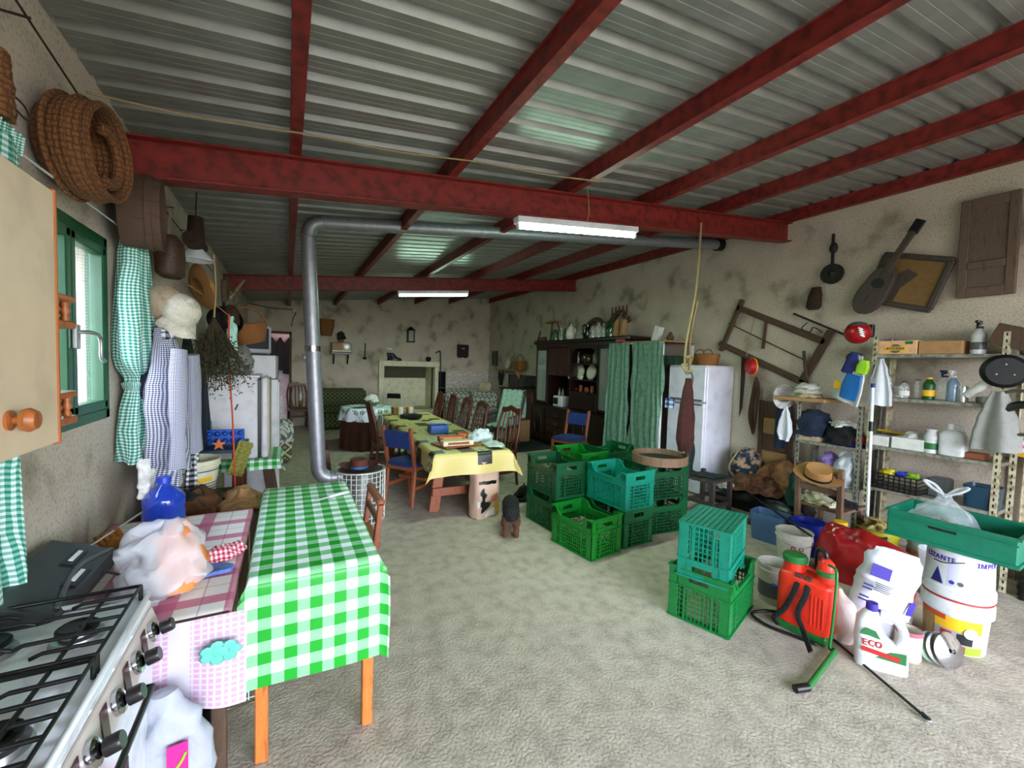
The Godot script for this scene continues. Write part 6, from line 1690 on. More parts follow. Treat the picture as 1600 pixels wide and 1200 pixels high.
	var yk := thing("ox_yoke", "carved wooden ox yoke with pegs hung above the sideboard", "yoke", WX(950, 505, XR - 0.08))
	part(yk, "beam", MB.new().tube(curve([Vector3(0, -0.02, -0.58), Vector3(0, 0.06, -0.45), Vector3(0, 0.08, -0.28), Vector3(0, -0.02, -0.12), Vector3(0, 0.0, 0.05), Vector3(0, 0.13, 0.2), Vector3(0, 0.15, 0.36), Vector3(0, 0.0, 0.52)]), 0.05, 10), mats.old_wood)
	for k in 5:
		part(yk, "peg", MB.new().cyl(Vector3(0, 0.1, 0.1 + k * 0.09), Vector3(0, 0.27, 0.1 + k * 0.09), 0.012, -1, 8), mats.old_wood)
	for k in 2:
		var cl := thing("clog", ["brown wooden clog hung from the yoke's far side", "brown wooden clog hung from the yoke's near side"][k], "clog", Vector3(4.86, top, WX(964 + 11 * k, 515, 4.86).z))
		part(cl, "shoe", MB.new().loft([[0.0, 0, 0, 0.03, 0.04, 2], [0.04, -0.02, 0, 0.05, 0.06, 2], [0.14, -0.01, 0, 0.055, 0.06, 2], [0.25, 0, 0, 0.045, 0.055, 2], [0.28, 0, 0, 0.03, 0.04, 2]], 18), mats.cardboard)
		part(cl, "cord", MB.new().cyl(Vector3(0, 0.27, 0), Vector3(0.1, 0.42, 0), 0.006, -1, 6), mats.rope)
	# ---- blue chair before the sideboard
	dining_chair("padded_chair", "blue padded chair standing behind the green crates", Vector3(3.98, 0, -5.45), -1.15, 0)
	# ---- curtained closet
	var zq := -4.62
	var cf := thing("curtained_closet", "white painted wooden closet frame behind green curtains", "closet", Vector3(4.86, 0, zq))
	for q in [[-0.34, -0.52], [-0.34, -0.03], [-0.34, 0.5], [0.25, -0.2], [0.25, 0.5]]:
		part(cf, "post", MB.new().box(Vector3(q[0], 0.97, q[1]), Vector3(0.035, 1.94, 0.035), Basis(), 0.003), mats.white_plastic)
	part(cf, "curtain_rail", MB.new().cyl(Vector3(-0.36, 1.955, -0.55), Vector3(-0.36, 1.955, 0.53), 0.012), mats.white_plastic)
	part(cf, "roof_board", MB.new().box(Vector3(-0.03, 1.98, 0.12), Vector3(0.62, 0.02, 0.8), Basis(), 0.003), mats.pine)
	for k in 2:
		var cu := thing("closet_curtain", ["sage green curtain beside the sideboard's glazed end", "wide sage green curtain next to the white refrigerator"][k], "curtain", Vector3(4.47, 1.97, [-4.93, -4.36][k]), -H)
		part(cu, "panel", hang(MB.new(), [[0.42, 0.44, 0.48, 0.52, 0.54], [0.56, 0.58, 0.58, 0.56, 0.54]][k], 1.86, 0.03, [4.5, 6.5][k], 0.028, 3 + k), mats.teal_curtain)
	var ct := [["red_box", "red plastic box lying on the closet top", "box", "red_plastic", Vector3(0.3, 0.06, 0.2), 980], ["white_block", "white foam block tilted on the closet top", "block", "paper", Vector3(0.1, 0.22, 0.1), 1027], ["dried_gourd", "small brown gourd on the closet top", "gourd", "old_wood", Vector3(0.1, 0.1, 0.12), 1047]]
	for q in ct:
		var p := WX(q[5], 533, 4.75)
		var m := MB.new()
		if q[0] == "dried_gourd":
			m.lathe([[0, 0], [0.04, 0.0], [0.06, 0.05], [0.03, 0.09], [0.02, 0.12], [0, 0.13]], 16, 1.2)
		else:
			m.box(Vector3(0, q[4].y * 0.5, 0), q[4], Basis(Vector3.RIGHT, 0.35 if q[0] == "white_block" else 0.0), 0.006)
		solo(q[0], q[1], q[2], m, mats[q[3]], Vector3(4.75, 1.991, p.z))
	# ---- refrigerator
	var fz := -3.77
	var fr := thing("refrigerator", "white two-door refrigerator against the right wall", "refrigerator", Vector3(4.87, 0, fz))
	var fm := mat("fridge_white", Color(0.86, 0.85, 0.90), 0.3, 0.0, {tex = T.scuff, tri = true, scale = 0.7})
	part(fr, "body", MB.new().box(Vector3(0.02, 0.83, 0), Vector3(0.5, 1.62, 0.57), Basis(), 0.008), fm)
	for e in [[0.02, 1.175], [1.19, 1.64]]:
		var d := part(fr, "door", MB.new().box(Vector3(-0.255, (e[0] + e[1]) * 0.5, 0), Vector3(0.05, e[1] - e[0], 0.57), Basis(), 0.012), fm)
		part(d, "grip", MB.new().box(Vector3(-0.282, e[1] - 0.02 if e[0] < 1 else e[0] + 0.02, 0.0), Vector3(0.012, 0.02, 0.5), Basis(), 0.003), mats.grey_plastic)
	part(fr, "top_cap", MB.new().box(Vector3(0, 1.645, 0), Vector3(0.54, 0.02, 0.57), Basis(), 0.006), mats.white_plastic)
	solo("checked_cloth", "blue and white checked cloth hanging on the refrigerator door", "cloth", hang(MB.new(), [0.14, 0.15, 0.15], 0.13, 0.01, 1.5, 0.006, 2), printed("blue_gingham", T.blue_check, Vector3(4, 2, 1)), Vector3(4.578, 1.20, fz - 0.24), -H)
	var ft := 1.657
	var wb := thing("fruit_basket", "wide wicker basket with hoop handle on the refrigerator", "basket", Vector3(4.82, ft, WX(1104, 565, 4.82).z))
	part(wb, "bowl", MB.new().loft([[0, 0, 0, 0.11, 0.13, 2], [0.14, 0, 0, 0.13, 0.175, 2], [0.15, 0, 0, 0.12, 0.165, 2], [0.02, 0, 0, 0.1, 0.12, 2]], 28), mats.wicker)
	for s in [-1, 1]:
		part(wb, "handle", MB.new().tube(arc(Vector3(0, 0.14, -0.05 + s * 0.06), 0.07, 0, PI, 12, Vector3.BACK), 0.007, 6), mats.wicker)
	solo("wooden_crate_box", "small light wooden box on the refrigerator's far corner", "box", MB.new().box(Vector3(0, 0.06, 0), Vector3(0.16, 0.12, 0.2), Basis(), 0.004), mats.cardboard, Vector3(4.78, ft, fz - 0.16))
	solo("green_tin", "dark green tin box hung beside the refrigerator top", "tin", MB.new().box(Vector3(0, 0.06, 0), Vector3(0.2, 0.12, 0.2), Basis(), 0.004), mat("tin_green", Color(0.05, 0.17, 0.11), 0.5), Vector3(4.6, ft, fz - 0.2))
	# ---- rope, pulley hook, towel under the near beam
	var ra := WZ(1087, 358, -2.92)
	var rp := thing("hoist_rope", "pale rope doubled through an iron hook hung from the red beam", "rope", Vector3(ra.x, 3.02, -2.86))
	var lo := WZ(1074, 575, -2.86) - rp.position
	part(rp, "rope", MB.new().tube(curve([Vector3(0, 0.02, 0), Vector3(-0.02, -0.6, 0), lo + Vector3(-0.03, 0.25, 0), lo + Vector3(-0.035, 0, 0), lo + Vector3(0.0, -0.06, 0.01), lo + Vector3(0.03, 0.02, 0), lo + Vector3(0.02, 0.3, 0), Vector3(-0.01, -0.75, 0.01)], 8), 0.011, 8), mats.rope)
	part(rp, "coil", MB.new().tube(curve([lo + Vector3(-0.05, 0.1, 0.02), lo + Vector3(0.04, 0.12, 0.02), lo + Vector3(0.04, 0.04, -0.02), lo + Vector3(-0.05, 0.03, -0.02), lo + Vector3(-0.04, -0.03, 0.02), lo + Vector3(0.04, -0.03, 0.02)], 6), 0.013, 8), mats.rope)
	part(rp, "hook", MB.new().tube(curve([lo + Vector3(0.01, -0.05, 0), lo + Vector3(0.07, -0.06, 0), lo + Vector3(0.085, -0.14, 0), lo + Vector3(0.05, -0.20, 0), lo + Vector3(0.0, -0.19, 0)]), 0.009, 8), mats.grey_plastic)
	solo("brown_towel", "rust brown towel hanging from the hoist hook", "towel", hang(MB.new(), [0.04, 0.13, 0.19, 0.24, 0.25, 0.12], 0.72, 0.09, 2.5, 0.035, 6), cloth("rust_towel", Color(0.26, 0.10, 0.075), 0.5), rp.position + lo + Vector3(0.0, -0.10, 0.02), 0.4)
	# ---- tools on the right wall
	var xw := XR - 0.035
	var fs := thing("frame_saw", "large old wooden frame saw hung on the right wall", "saw", WX(1210, 540, xw))
	for q in [[1160, 468, 1126, 548, 0.06], [1152, 480, 1290, 535, 0.07], [1299, 517, 1252, 598, 0.08], [1124, 536, 1262, 601, 0.07]]:
		part(fs, "beam", MB.new().bar(WX(q[0], q[1], xw) - fs.position, WX(q[2], q[3], xw) - fs.position, 0.035, q[4], Vector3.UP, 0.008), mats.old_wood)
	part(fs, "tension_wire", MB.new().cyl(WX(1138, 505, xw) - fs.position, WX(1262, 565, xw) - fs.position, 0.006), mats.rusty)
	part(fs, "toggle", MB.new().bar(WX(1197, 500, xw) - fs.position, WX(1192, 545, xw) - fs.position, 0.02, 0.03, Vector3.BACK), mats.old_wood)
	part(fs, "peg", MB.new().bar(WX(1256, 548, xw - 0.04) - fs.position, WX(1260, 592, xw - 0.04) - fs.position, 0.03, 0.03, Vector3.BACK, 0.006), mats.old_wood)
	var ir := thing("iron_bar", "long iron bar with wire loops hung over the frame saw", "bar", WX(1280, 507, xw))
	part(ir, "bar", MB.new().cyl(WX(1240, 490, xw) - ir.position, WX(1322, 524, xw) - ir.position, 0.011), mats.rusty)
	part(ir, "wire_loop", MB.new().tube(curve([Vector3(0, 0.03, -0.12), Vector3(-0.03, -0.04, -0.16), Vector3(-0.02, -0.08, -0.08), Vector3(-0.03, -0.03, -0.04), Vector3(-0.01, -0.09, 0.04)]), 0.006, 6), mats.rusty)
	var pb := thing("pulley_block", "black iron pulley wheel with cloth bag hung on the right wall", "pulley", WX(1300, 428, xw - 0.02))
	part(pb, "wheel", MB.new().at(Vector3.ZERO, Basis(Vector3.BACK, H)).lathe([[0.03, -0.02], [0.08, -0.012], [0.10, -0.02], [0.105, -0.02], [0.09, 0.0], [0.105, 0.02], [0.1, 0.02], [0.08, 0.012], [0.03, 0.02]], 24), mats.dusty_iron)
	part(pb, "shackle", MB.new().bar(Vector3(0, 0.02, 0), Vector3(0, 0.42, -0.01), 0.03, 0.02, Vector3.BACK), mats.dusty_iron)
	part(pb, "knuckle", MB.new().ball(Vector3(0, 0.27, 0), Vector3(0.03, 0.06, 0.04)), mats.dusty_iron)
	part(pb, "bag", MB.new().loft([[-0.36, 0, -0.16, 0.03, 0.05, 2.4], [-0.33, 0, -0.16, 0.045, 0.075, 2.4], [-0.2, 0, -0.15, 0.04, 0.065, 2.4], [-0.12, 0, -0.14, 0.025, 0.045, 2.4]], 20), mats.rusty)
	part(pb, "tie", MB.new().cyl(Vector3(0, -0.13, -0.14), Vector3(0, -0.06, -0.06), 0.006), mats.rope)
	var tc := WX(1418, 440, xw)
	var tray := thing("wooden_tray_board", "dark framed tray with an ochre panel hung askew on the right wall", "tray", tc, 0.0)
	tray.basis = Basis(Vector3.RIGHT, 0.30) * Basis(Vector3.UP, -H)
	part(tray, "panel", MB.new().box(Vector3(0, 0, 0.0), Vector3(0.48, 0.44, 0.02), Basis(), 0.01), mat("ochre_panel", Color(0.50, 0.37, 0.19), 0.7, 0.0, {tex = T.scuff, tri = true, scale = 3.0}))
	for q in [[0, 0.22, 0.52, 0.05], [0, -0.22, 0.52, 0.05], [0.245, 0, 0.05, 0.44], [-0.245, 0, 0.05, 0.44]]:
		part(tray, "frame_bar", MB.new().box(Vector3(q[0], q[1], 0.015), Vector3(q[2], q[3], 0.04), Basis(), 0.01), mats.grey_wood)
	part(tray, "painted_bird", MB.new().at(Vector3(-0.1, -0.05, 0.016)).prism([[-0.12, -0.13], [0.06, -0.14], [0.07, -0.02], [0.16, 0.12], [0.07, 0.16], [-0.02, 0.05], [-0.12, 0.08]], 0, 0.006), mats.grey_wood)
	var gt := thing("old_guitar", "dusty dark guitar hung neck up in front of the tray", "guitar", WX(1376, 440, xw - 0.07))
	gt.basis = (Basis(Vector3.RIGHT, 0.5) * Basis(Vector3.UP, -H)) * Basis.from_scale(Vector3(1.25, 1.05, 1.0))
	var body := []
	for k in 28:
		var a := TAU * k / 28
		var rr := 0.15 + 0.035 * cos(2.0 * a + PI) - 0.02 * sin(a)
		body.append([cos(a) * rr * 0.8, sin(a) * rr * 1.25 - 0.06])
	part(gt, "body", MB.new().prism(body, -0.03, 0.03, 0.008), mats.grey_wood)
	part(gt, "neck", MB.new().box(Vector3(0, 0.27, 0.03), Vector3(0.045, 0.36, 0.025), Basis(), 0.006), mats.grey_wood)
	part(gt, "headstock", MB.new().box(Vector3(0, 0.49, 0.025), Vector3(0.065, 0.12, 0.02), Basis(), 0.005), mats.black_iron)
	part(gt, "sound_hole", MB.new().at(Vector3(0, -0.02, 0.031), Basis(Vector3.RIGHT, H)).lathe([[0, 0.001], [0.045, 0.001]], 20), mats.ink_black)
	var r: Array = RX(1498, 308, 1590, 462, XR - 0.05)
	var dp := thing("cupboard_door", "old brown panelled cupboard door hung on the right wall", "door panel", r[0], -H)
	dp.rotation.x = 0.03
	var dw := wood("panel_brown_wood", Color(0.44, 0.35, 0.29), 0.7)
	part(dp, "board", MB.new().box(Vector3.ZERO, Vector3(r[1], r[2], 0.03), Basis(), 0.004), dw)
	for s in [-1, 1]:
		part(dp, "stile", MB.new().box(Vector3(s * (r[1] * 0.5 - 0.03), 0, 0.02), Vector3(0.06, r[2], 0.014), Basis(), 0.005), dw)
		part(dp, "rail", MB.new().box(Vector3(0, s * (r[2] * 0.5 - 0.04), 0.02), Vector3(r[1] - 0.12, 0.08, 0.014), Basis(), 0.005), dw)
	part(dp, "cross_rail", MB.new().box(Vector3(0, -r[2] * 0.18, 0.02), Vector3(r[1] - 0.12, 0.06, 0.026), Basis(), 0.005), dw)
	var pn := thing("enamel_pan", "red enamel pan with a yellow rim hung on a cord by the refrigerator", "pan", WX(1176, 573, XR - 0.15))
	pn.basis = Basis(Vector3.UP, -0.5) * Basis(Vector3.BACK, H)
	part(pn, "dish", MB.new().lathe([[0, 0.05], [0.07, 0.05], [0.10, 0.0], [0.105, 0.0], [0.075, 0.058], [0, 0.058]], 28), mats.red_plastic)
	part(pn, "rim", MB.new().tube(arc(Vector3.ZERO, 0.103, 0, TAU * 27 / 28, 27, Vector3.RIGHT, Vector3.BACK), 0.006, 6, true), mats.ink_yellow)
	var cp := thing("pan_cord", "pale cord from which the red pan hangs", "cord", WX(1178, 500, xw))
	part(cp, "cord", MB.new().tube([Vector3(0, 0.02, 0), Vector3(-0.06, -0.2, 0), Vector3(-0.11, -0.45, 0)], 0.006, 6), mats.rope)
	var rc := WX(1182, 592, XR - 0.08)
	var co := thing("rope_coil", "long coil of brown rope hung on the right wall", "rope", rc)
	for k in 7:
		var w := 0.014 + 0.008 * k
		var h := 0.62 + 0.02 * (k % 4)
		part(co, "loop", MB.new().tube(curve([Vector3(-0.02 * (k % 2), 0.02, 0), Vector3(0, -0.1, -w * 0.6), Vector3(-0.015 * (k % 3), -h * 0.7, -w), Vector3(0, -h, -0.01), Vector3(-0.01 * k, -h * 0.7, w), Vector3(0, -0.1, w * 0.6), Vector3(0, 0.02, 0.0)]), 0.01, 6), mat("old_rope", Color(0.33, 0.22, 0.15), 0.9, 0.0, {tex = T.straw, tri = true, scale = 40.0}))
	var bl := thing("scythe_blade", "long thin rusty blade hung between refrigerator and rope coil", "blade", WX(1160, 600, xw))
	part(bl, "blade", MB.new().at(Vector3.ZERO, Basis(Vector3.UP, -H)).prism([[-0.03, 0.35], [0.02, 0.38], [0.03, 0.1], [0.01, -0.3], [-0.02, -0.42], [-0.02, -0.1]], -0.005, 0.005), mats.rusty)
	r = RX(1193, 612, 1232, 742, XR - 0.05)
	var lv := thing("plank_door", "old wooden plank shutter leaning on the right wall behind the jeans", "shutter", Vector3(XR - 0.05, 0.25, r[0].z), -H)
	for k in 5:
		part(lv, "plank", MB.new().box(Vector3(0, 0.1 + k * 0.2, 0), Vector3(r[1] + 0.1, 0.19, 0.025), Basis(), 0.005), mats.cardboard if k % 2 else mats.old_wood)
	for s in [-1, 1]:
		part(lv, "stile", MB.new().box(Vector3(s * (r[1] * 0.5 + 0.03), 0.38, 0.02), Vector3(0.05, 1.25, 0.025), Basis(), 0.005), mats.old_wood)
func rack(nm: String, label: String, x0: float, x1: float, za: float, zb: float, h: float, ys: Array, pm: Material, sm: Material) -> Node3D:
	# slotted angle shelving against the right wall
	var o := thing(nm, label, "shelving", Vector3(x0, 0, za))
	var dark_slot_plates := MB.new()
	for q in [[0.0, 0.0], [0.0, zb - za], [x1 - x0, 0.0], [x1 - x0, zb - za]]:
		var s := -1.0 if q[1] > 0.0 else 1.0
		var e := -1.0 if q[0] > 0.0 else 1.0
		var p := part(o, "upright", MB.new().box(Vector3(q[0], h * 0.5, q[1] + s * 0.018), Vector3(0.003, h, 0.036)).box(Vector3(q[0] + e * 0.018, h * 0.5, q[1]), Vector3(0.036, h, 0.003)), pm)
		if q[0] == 0.0:
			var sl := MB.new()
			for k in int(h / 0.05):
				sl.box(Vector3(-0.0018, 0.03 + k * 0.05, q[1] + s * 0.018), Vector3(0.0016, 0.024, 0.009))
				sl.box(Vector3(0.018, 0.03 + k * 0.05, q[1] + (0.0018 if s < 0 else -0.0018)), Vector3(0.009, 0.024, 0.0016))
			var st := part(p, "dark_slot_plates", sl, mats.ink_black)  # thin dark plates, the shade inside the holes painted on
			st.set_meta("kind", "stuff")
	for y in ys:
		part(o, "shelf", MB.new().box(Vector3((x1 - x0) * 0.5, y - 0.015, (zb - za) * 0.5), Vector3(x1 - x0 - 0.006, 0.03, zb - za - 0.006), Basis(), 0.003), sm)
	return o

func build_shelves():
	var H := PI / 2
	var cream := mat("rack_cream", Color(0.78, 0.74, 0.62), 0.5, 0.0, {tex = T.rust, tri = true, scale = 2.0})
	var galv := mat("rack_grey", Color(0.62, 0.61, 0.56), 0.5, 0.2, {tex = T.rust, tri = true, scale = 2.0})
	var x0 := 4.73
	var x1 := XR - 0.03
	var zl := -2.47
	var zm := -1.86
	var zr := -1.03
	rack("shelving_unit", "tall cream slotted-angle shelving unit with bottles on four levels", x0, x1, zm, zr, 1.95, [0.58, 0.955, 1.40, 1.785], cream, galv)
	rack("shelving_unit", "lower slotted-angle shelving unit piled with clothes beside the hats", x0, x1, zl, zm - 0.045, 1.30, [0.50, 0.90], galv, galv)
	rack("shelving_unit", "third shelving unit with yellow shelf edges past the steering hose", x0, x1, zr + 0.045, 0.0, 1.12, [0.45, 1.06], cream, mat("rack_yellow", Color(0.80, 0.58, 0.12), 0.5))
	# helper places: z from pixel on a depth
	var X := 4.86
	# ---- top shelf
	var t := 1.786
	var r: Array = RX(1367, 530, 1432, 552, x0 + 0.02)
	var bx := thing("printed_carton", "peach printed carton with an orange name band on the top shelf", "carton", Vector3(x0 + 0.14, t, r[0].z), -H)
	part(bx, "box", MB.new().box(Vector3(0, 0.06, 0), Vector3(r[1], 0.12, 0.24), Basis(), 0.003), mat("peach_card", Color(0.88, 0.68, 0.50), 0.7, 0.0, {tex = T.scuff, tri = true, scale = 3.0}))
	part(bx, "oval", MB.new().at(Vector3(0, 0.05, 0.1215), Basis(Vector3.RIGHT, H)).lathe([[0, 0], [0.04, 0]], 24), mats.grey_plastic)
	part(bx, "name_band", MB.new().box(Vector3(0, 0.05, 0.123), Vector3(0.15, 0.032, 0.003)), mats.ink_yellow)
	text(bx, "lettering", "ROSENDO", 0.020, mat("ink_brown", Color(0.35, 0.17, 0.05), 0.6), Vector3(0, 0.05, 0.126))
	part(bx, "stamp", MB.new().box(Vector3(0.09, 0.1, 0.122), Vector3(0.05, 0.025, 0.002)), mats.ink_green)
	r = RX(1434, 531, 1502, 552, x0 + 0.02)
	solo("brown_carton", "plain brown carton beside the peach one on the top shelf", "carton", MB.new().box(Vector3(0, 0.055, 0), Vector3(0.22, 0.11, r[1]), Basis(), 0.004), mats.cardboard, Vector3(x0 + 0.13, t, r[0].z))
	var sp := func(nm: String, label: String, p: Vector3, rr: float, h: float, m: Material, head: Material, lab: Material):
		var o := bottle(nm, label, p, rr, h * 0.84, m, head, "", 0.4, lab)
		part(o, "trigger_head", MB.new().box(Vector3(-0.01, h * 0.93, 0), Vector3(0.035, h * 0.1, 0.03), Basis(), 0.008).box(Vector3(-0.03, h * 0.97, 0.0), Vector3(0.09, 0.022, 0.026), Basis(), 0.006), head)
		part(o, "trigger", MB.new().bar(Vector3(-0.04, h * 0.95, 0), Vector3(-0.055, h * 0.84, 0), 0.012, 0.012), head)
		return o
	sp.call("spray_bottle", "white spray bottle with black trigger on the top shelf", Vector3(X - 0.04, t, WX(1531, 548, X).z), 0.045, 0.26, mats.white_plastic, mats.black_plastic, mats.grey_plastic)
	solo("grey_carton", "weathered grey-brown carton tilted over the end of the top shelf", "carton", MB.new().box(Vector3(0, 0.1, 0), Vector3(0.3, 0.16, 0.26), Basis(Vector3.RIGHT, 0.35), 0.004), mats.old_wood, Vector3(X + 0.02, 1.80, zr + 0.03))
	# ---- second shelf
	t = 1.401
	var Z := func(px: float) -> float: return WX(px, 618, X).z
	bottle("small_vial", "tiny clear bottle at the far end of the second shelf", Vector3(X, t, Z.call(1388)), 0.03, 0.2, mats.glass, mats.grey_plastic)
	bottle("jam_jar", "short clear jar behind the hand-gel bottle", Vector3(X, t, Z.call(1402)), 0.03, 0.1, mats.glass, mats.white_plastic, "", 0.8)
	bottle("gel_bottle", "hand-gel bottle with black pump and blue white label", Vector3(X - 0.05, t, Z.call(1416)), 0.036, 0.15, mats.glass, mats.black_plastic, "", 0.35, mats.paper)
	bottle("oil_cruet", "slim clear glass cruet on the second shelf", Vector3(X, t, Z.call(1433)), 0.025, 0.17, mats.glass, mats.grey_plastic, "", 0.6)
	bottle("disinfectant_bottle", "green bottle with a yellow label on the second shelf", Vector3(X - 0.03, t, Z.call(1453)), 0.04, 0.19, plastic("deep_green", Color(0.05, 0.30, 0.12)), mats.ink_yellow, "", 0.45, mats.ink_yellow)
	sp.call("spray_bottle", "empty clear spray bottle with dark blue trigger", Vector3(X, t, Z.call(1474)), 0.045, 0.25, mats.glass, mats.ink_blue, null)
	sp.call("spray_bottle", "spray bottle of pale blue liquid with white and blue trigger", Vector3(X - 0.05, t, Z.call(1492)), 0.04, 0.25, mat("blue_water", Color(0.45, 0.58, 0.72), 0.1, 0.0, {alpha = 0.55}), mats.white_plastic, null)
	solo("steel_beaker", "dull steel beaker at the end of the second shelf", "beaker", MB.new().lathe([[0, 0], [0.035, 0], [0.036, 0.1], [0.03, 0.13], [0.026, 0.13], [0.03, 0.01], [0, 0.01]], 20), mats.steel, Vector3(X - 0.06, t, Z.call(1508)))
	solo("steel_dish", "low round tin at the end of the second shelf", "tin", MB.new().lathe([[0, 0], [0.05, 0], [0.055, 0.05], [0, 0.05]], 20), mats.steel, Vector3(X, t, Z.call(1540)))
	var fn := thing("extractor_fan", "round black fan housing with a cardboard duct on the shelf end", "fan", WX(1570, 580, x0 - 0.02))
	fn.basis = Basis(Vector3.UP, 0.35) * Basis(Vector3.BACK, H)
	part(fn, "housing", MB.new().lathe([[0, 0.02], [0.10, 0.02], [0.125, 0.0], [0.125, -0.05], [0, -0.05]], 28), mats.black_iron)
	for k in 3:
		part(fn, "bolt", MB.new().ball(Vector3(0.05 * cos(k * 2.1), 0.022, 0.05 * sin(k * 2.1)), Vector3(0.008, 0.006, 0.008), 8), mats.steel)
	var du := thing("duct_tube", "pale cardboard tube running from the fan to the beaker", "tube", WX(1552, 592, x0 + 0.02))
	part(du, "tube", MB.new().cyl(Vector3.ZERO, WX(1512, 618, x0 + 0.06) - du.position, 0.035, -1, 20), mats.paper)
	# ---- third shelf
	t = 0.956
	Z = func(px: float) -> float: return WX(px, 700, X).z
	r = RX(1358, 680, 1390, 698, x0 + 0.03)
	solo("white_carton", "small white carton with blue print behind the broom pole", "carton", MB.new().box(Vector3(0, 0.045, 0), Vector3(0.16, 0.09, 0.13), Basis(), 0.003), mats.paper, Vector3(x0 + 0.11, t, r[0].z))
	r = RX(1392, 683, 1443, 706, x0 + 0.03)
	var wc := thing("white_tray_box", "long open white carton holding tools on the third shelf", "carton", Vector3(x0 + 0.11, t, r[0].z))
	part(wc, "box", MB.new().box(Vector3(0, 0.05, 0), Vector3(0.17, 0.1, r[1]), Basis(), 0.003), mats.paper)
	part(wc, "tools", crumpled([[0.1, 0, 0, 0.05, 0.06, 2], [0.13, 0, 0.01, 0.04, 0.05, 2], [0.15, 0, 0, 0.01, 0.02, 2]], 0.03, 20.0, 5), mats.white_cloth)
	bottle("weedkiller_bottle", "white bottle with green and white label on the third shelf", Vector3(X - 0.06, t, Z.call(1459)), 0.05, 0.20, mats.white_plastic, mats.white_plastic, "", 0.6, mats.ink_green)
	var jc := thing("jerry_can", "plain white plastic jerry can on the third shelf", "canister", Vector3(X - 0.05, t, Z.call(1493)))
	part(jc, "body", MB.new().loft([[0, 0, 0, 0.05, 0.07, 5], [0.01, 0, 0, 0.06, 0.08, 5], [0.17, 0, 0, 0.06, 0.08, 5], [0.2, 0, 0, 0.045, 0.06, 4], [0.215, 0, -0.02, 0.02, 0.02, 2]], 28), mats.white_plastic)
	part(jc, "cap", MB.new().cyl(Vector3(0, 0.2, -0.025), Vector3(0, 0.26, -0.025), 0.022), mats.white_plastic)
	part(jc, "handle", MB.new().tube(curve([Vector3(0, 0.19, 0.05), Vector3(0, 0.235, 0.04), Vector3(0, 0.245, 0.0), Vector3(0, 0.24, -0.02)]), 0.01, 8), mats.white_plastic)
	solo("broken_brick", "broken brown brick at the end of the third shelf", "brick", MB.new().box(Vector3(0, 0.025, 0), Vector3(0.1, 0.05, 0.12), Basis(), 0.006), mats.terracotta, Vector3(X - 0.04, t, Z.call(1530)))
	var pk := thing("pick_handle", "yellow tool handle lying behind the white cartons", "tool", Vector3(X + 0.12, t + 0.10, Z.call(1385)))
	part(pk, "handle", MB.new().bar(Vector3(0, 0.02, -0.12), Vector3(0, 0.0, 0.2), 0.02, 0.02, Vector3.UP, 0.006), mats.ink_yellow)
	part(pk, "rest", MB.new().box(Vector3(0, -0.05, 0.05), Vector3(0.08, 0.1, 0.2), Basis(), 0.004), mats.grey_plastic)
	# ---- fourth shelf of the tall unit
	t = 0.581
	var mc := thing("mesh_crate", "black plastic mesh crate with gloves on the low shelf", "crate", Vector3(X - 0.02, t, WX(1408, 755, X).z))
	var mcm := MB.new()
	for k in 9:
		mcm.box(Vector3(-0.13, 0.07, -0.15 + k * 0.0375), Vector3(0.006, 0.14, 0.008))
	for k in 5:
		mcm.box(Vector3(-0.13, 0.005 + k * 0.033, 0), Vector3(0.006, 0.008, 0.32))
		mcm.box(Vector3(0.0, 0.005 + k * 0.033, 0.16), Vector3(0.26, 0.008, 0.006))
		mcm.box(Vector3(0.0, 0.005 + k * 0.033, -0.16), Vector3(0.26, 0.008, 0.006))
	part(mc, "crate", mcm.box(Vector3(0, 0.005, 0), Vector3(0.26, 0.008, 0.32)), mats.black_plastic)
	for k in 3:
		solo(["garden_glove", "garden_glove", "garden_glove"][k], ["blue garden glove on top of the black mesh crate", "yellow-green garden glove on top of the black mesh crate", "lime packet beside the gloves in the mesh crate"][k], "glove", crumpled([[0, 0, 0, 0.03, 0.05, 2], [0.03, 0, 0, 0.035, 0.06, 2], [0.05, 0, 0.01, 0.02, 0.03, 2]], 0.02, 25.0, 3 + k), [mats.blue_plastic, mats.yellow_plastic, plastic("lime_pack", Color(0.45, 0.58, 0.10))][k], Vector3(X - 0.06, t + 0.12, WX([1416, 1392, 1428][k], 745, X).z))
	solo("metal_toaster", "small grey metal box beside the mesh crate", "box", MB.new().box(Vector3(0, 0.08, 0), Vector3(0.14, 0.16, 0.13), Basis(), 0.012), mats.grey_plastic, Vector3(X + 0.05, t, WX(1466, 755, X).z))
	solo("blue_bin", "blue-grey plastic bin at the end of the low shelf", "bin", MB.new().loft([[0, 0, 0, 0.09, 0.09, 5], [0.17, 0, 0, 0.11, 0.1, 5], [0.17, 0, 0, 0.1, 0.09, 5], [0.02, 0, 0, 0.08, 0.08, 5]], 24), plastic("slate", Color(0.12, 0.25, 0.33)), Vector3(X - 0.02, t, WX(1536, 790, X).z))
	# ---- clothes and bags on the lower unit
	t = 0.901
	solo("clothes_pile", "black and white folded clothes piled on the lower unit", "clothes", crumpled([[0, 0, 0, 0.13, 0.13, 2.6], [0.05, 0, 0, 0.14, 0.14, 2.4], [0.12, 0, 0, 0.12, 0.12, 2.2], [0.16, 0, 0, 0.05, 0.05, 2]], 0.05, 11.0, 3), mats.black_cloth, Vector3(X - 0.02, t + 0.03, WX(1323, 675, X).z))
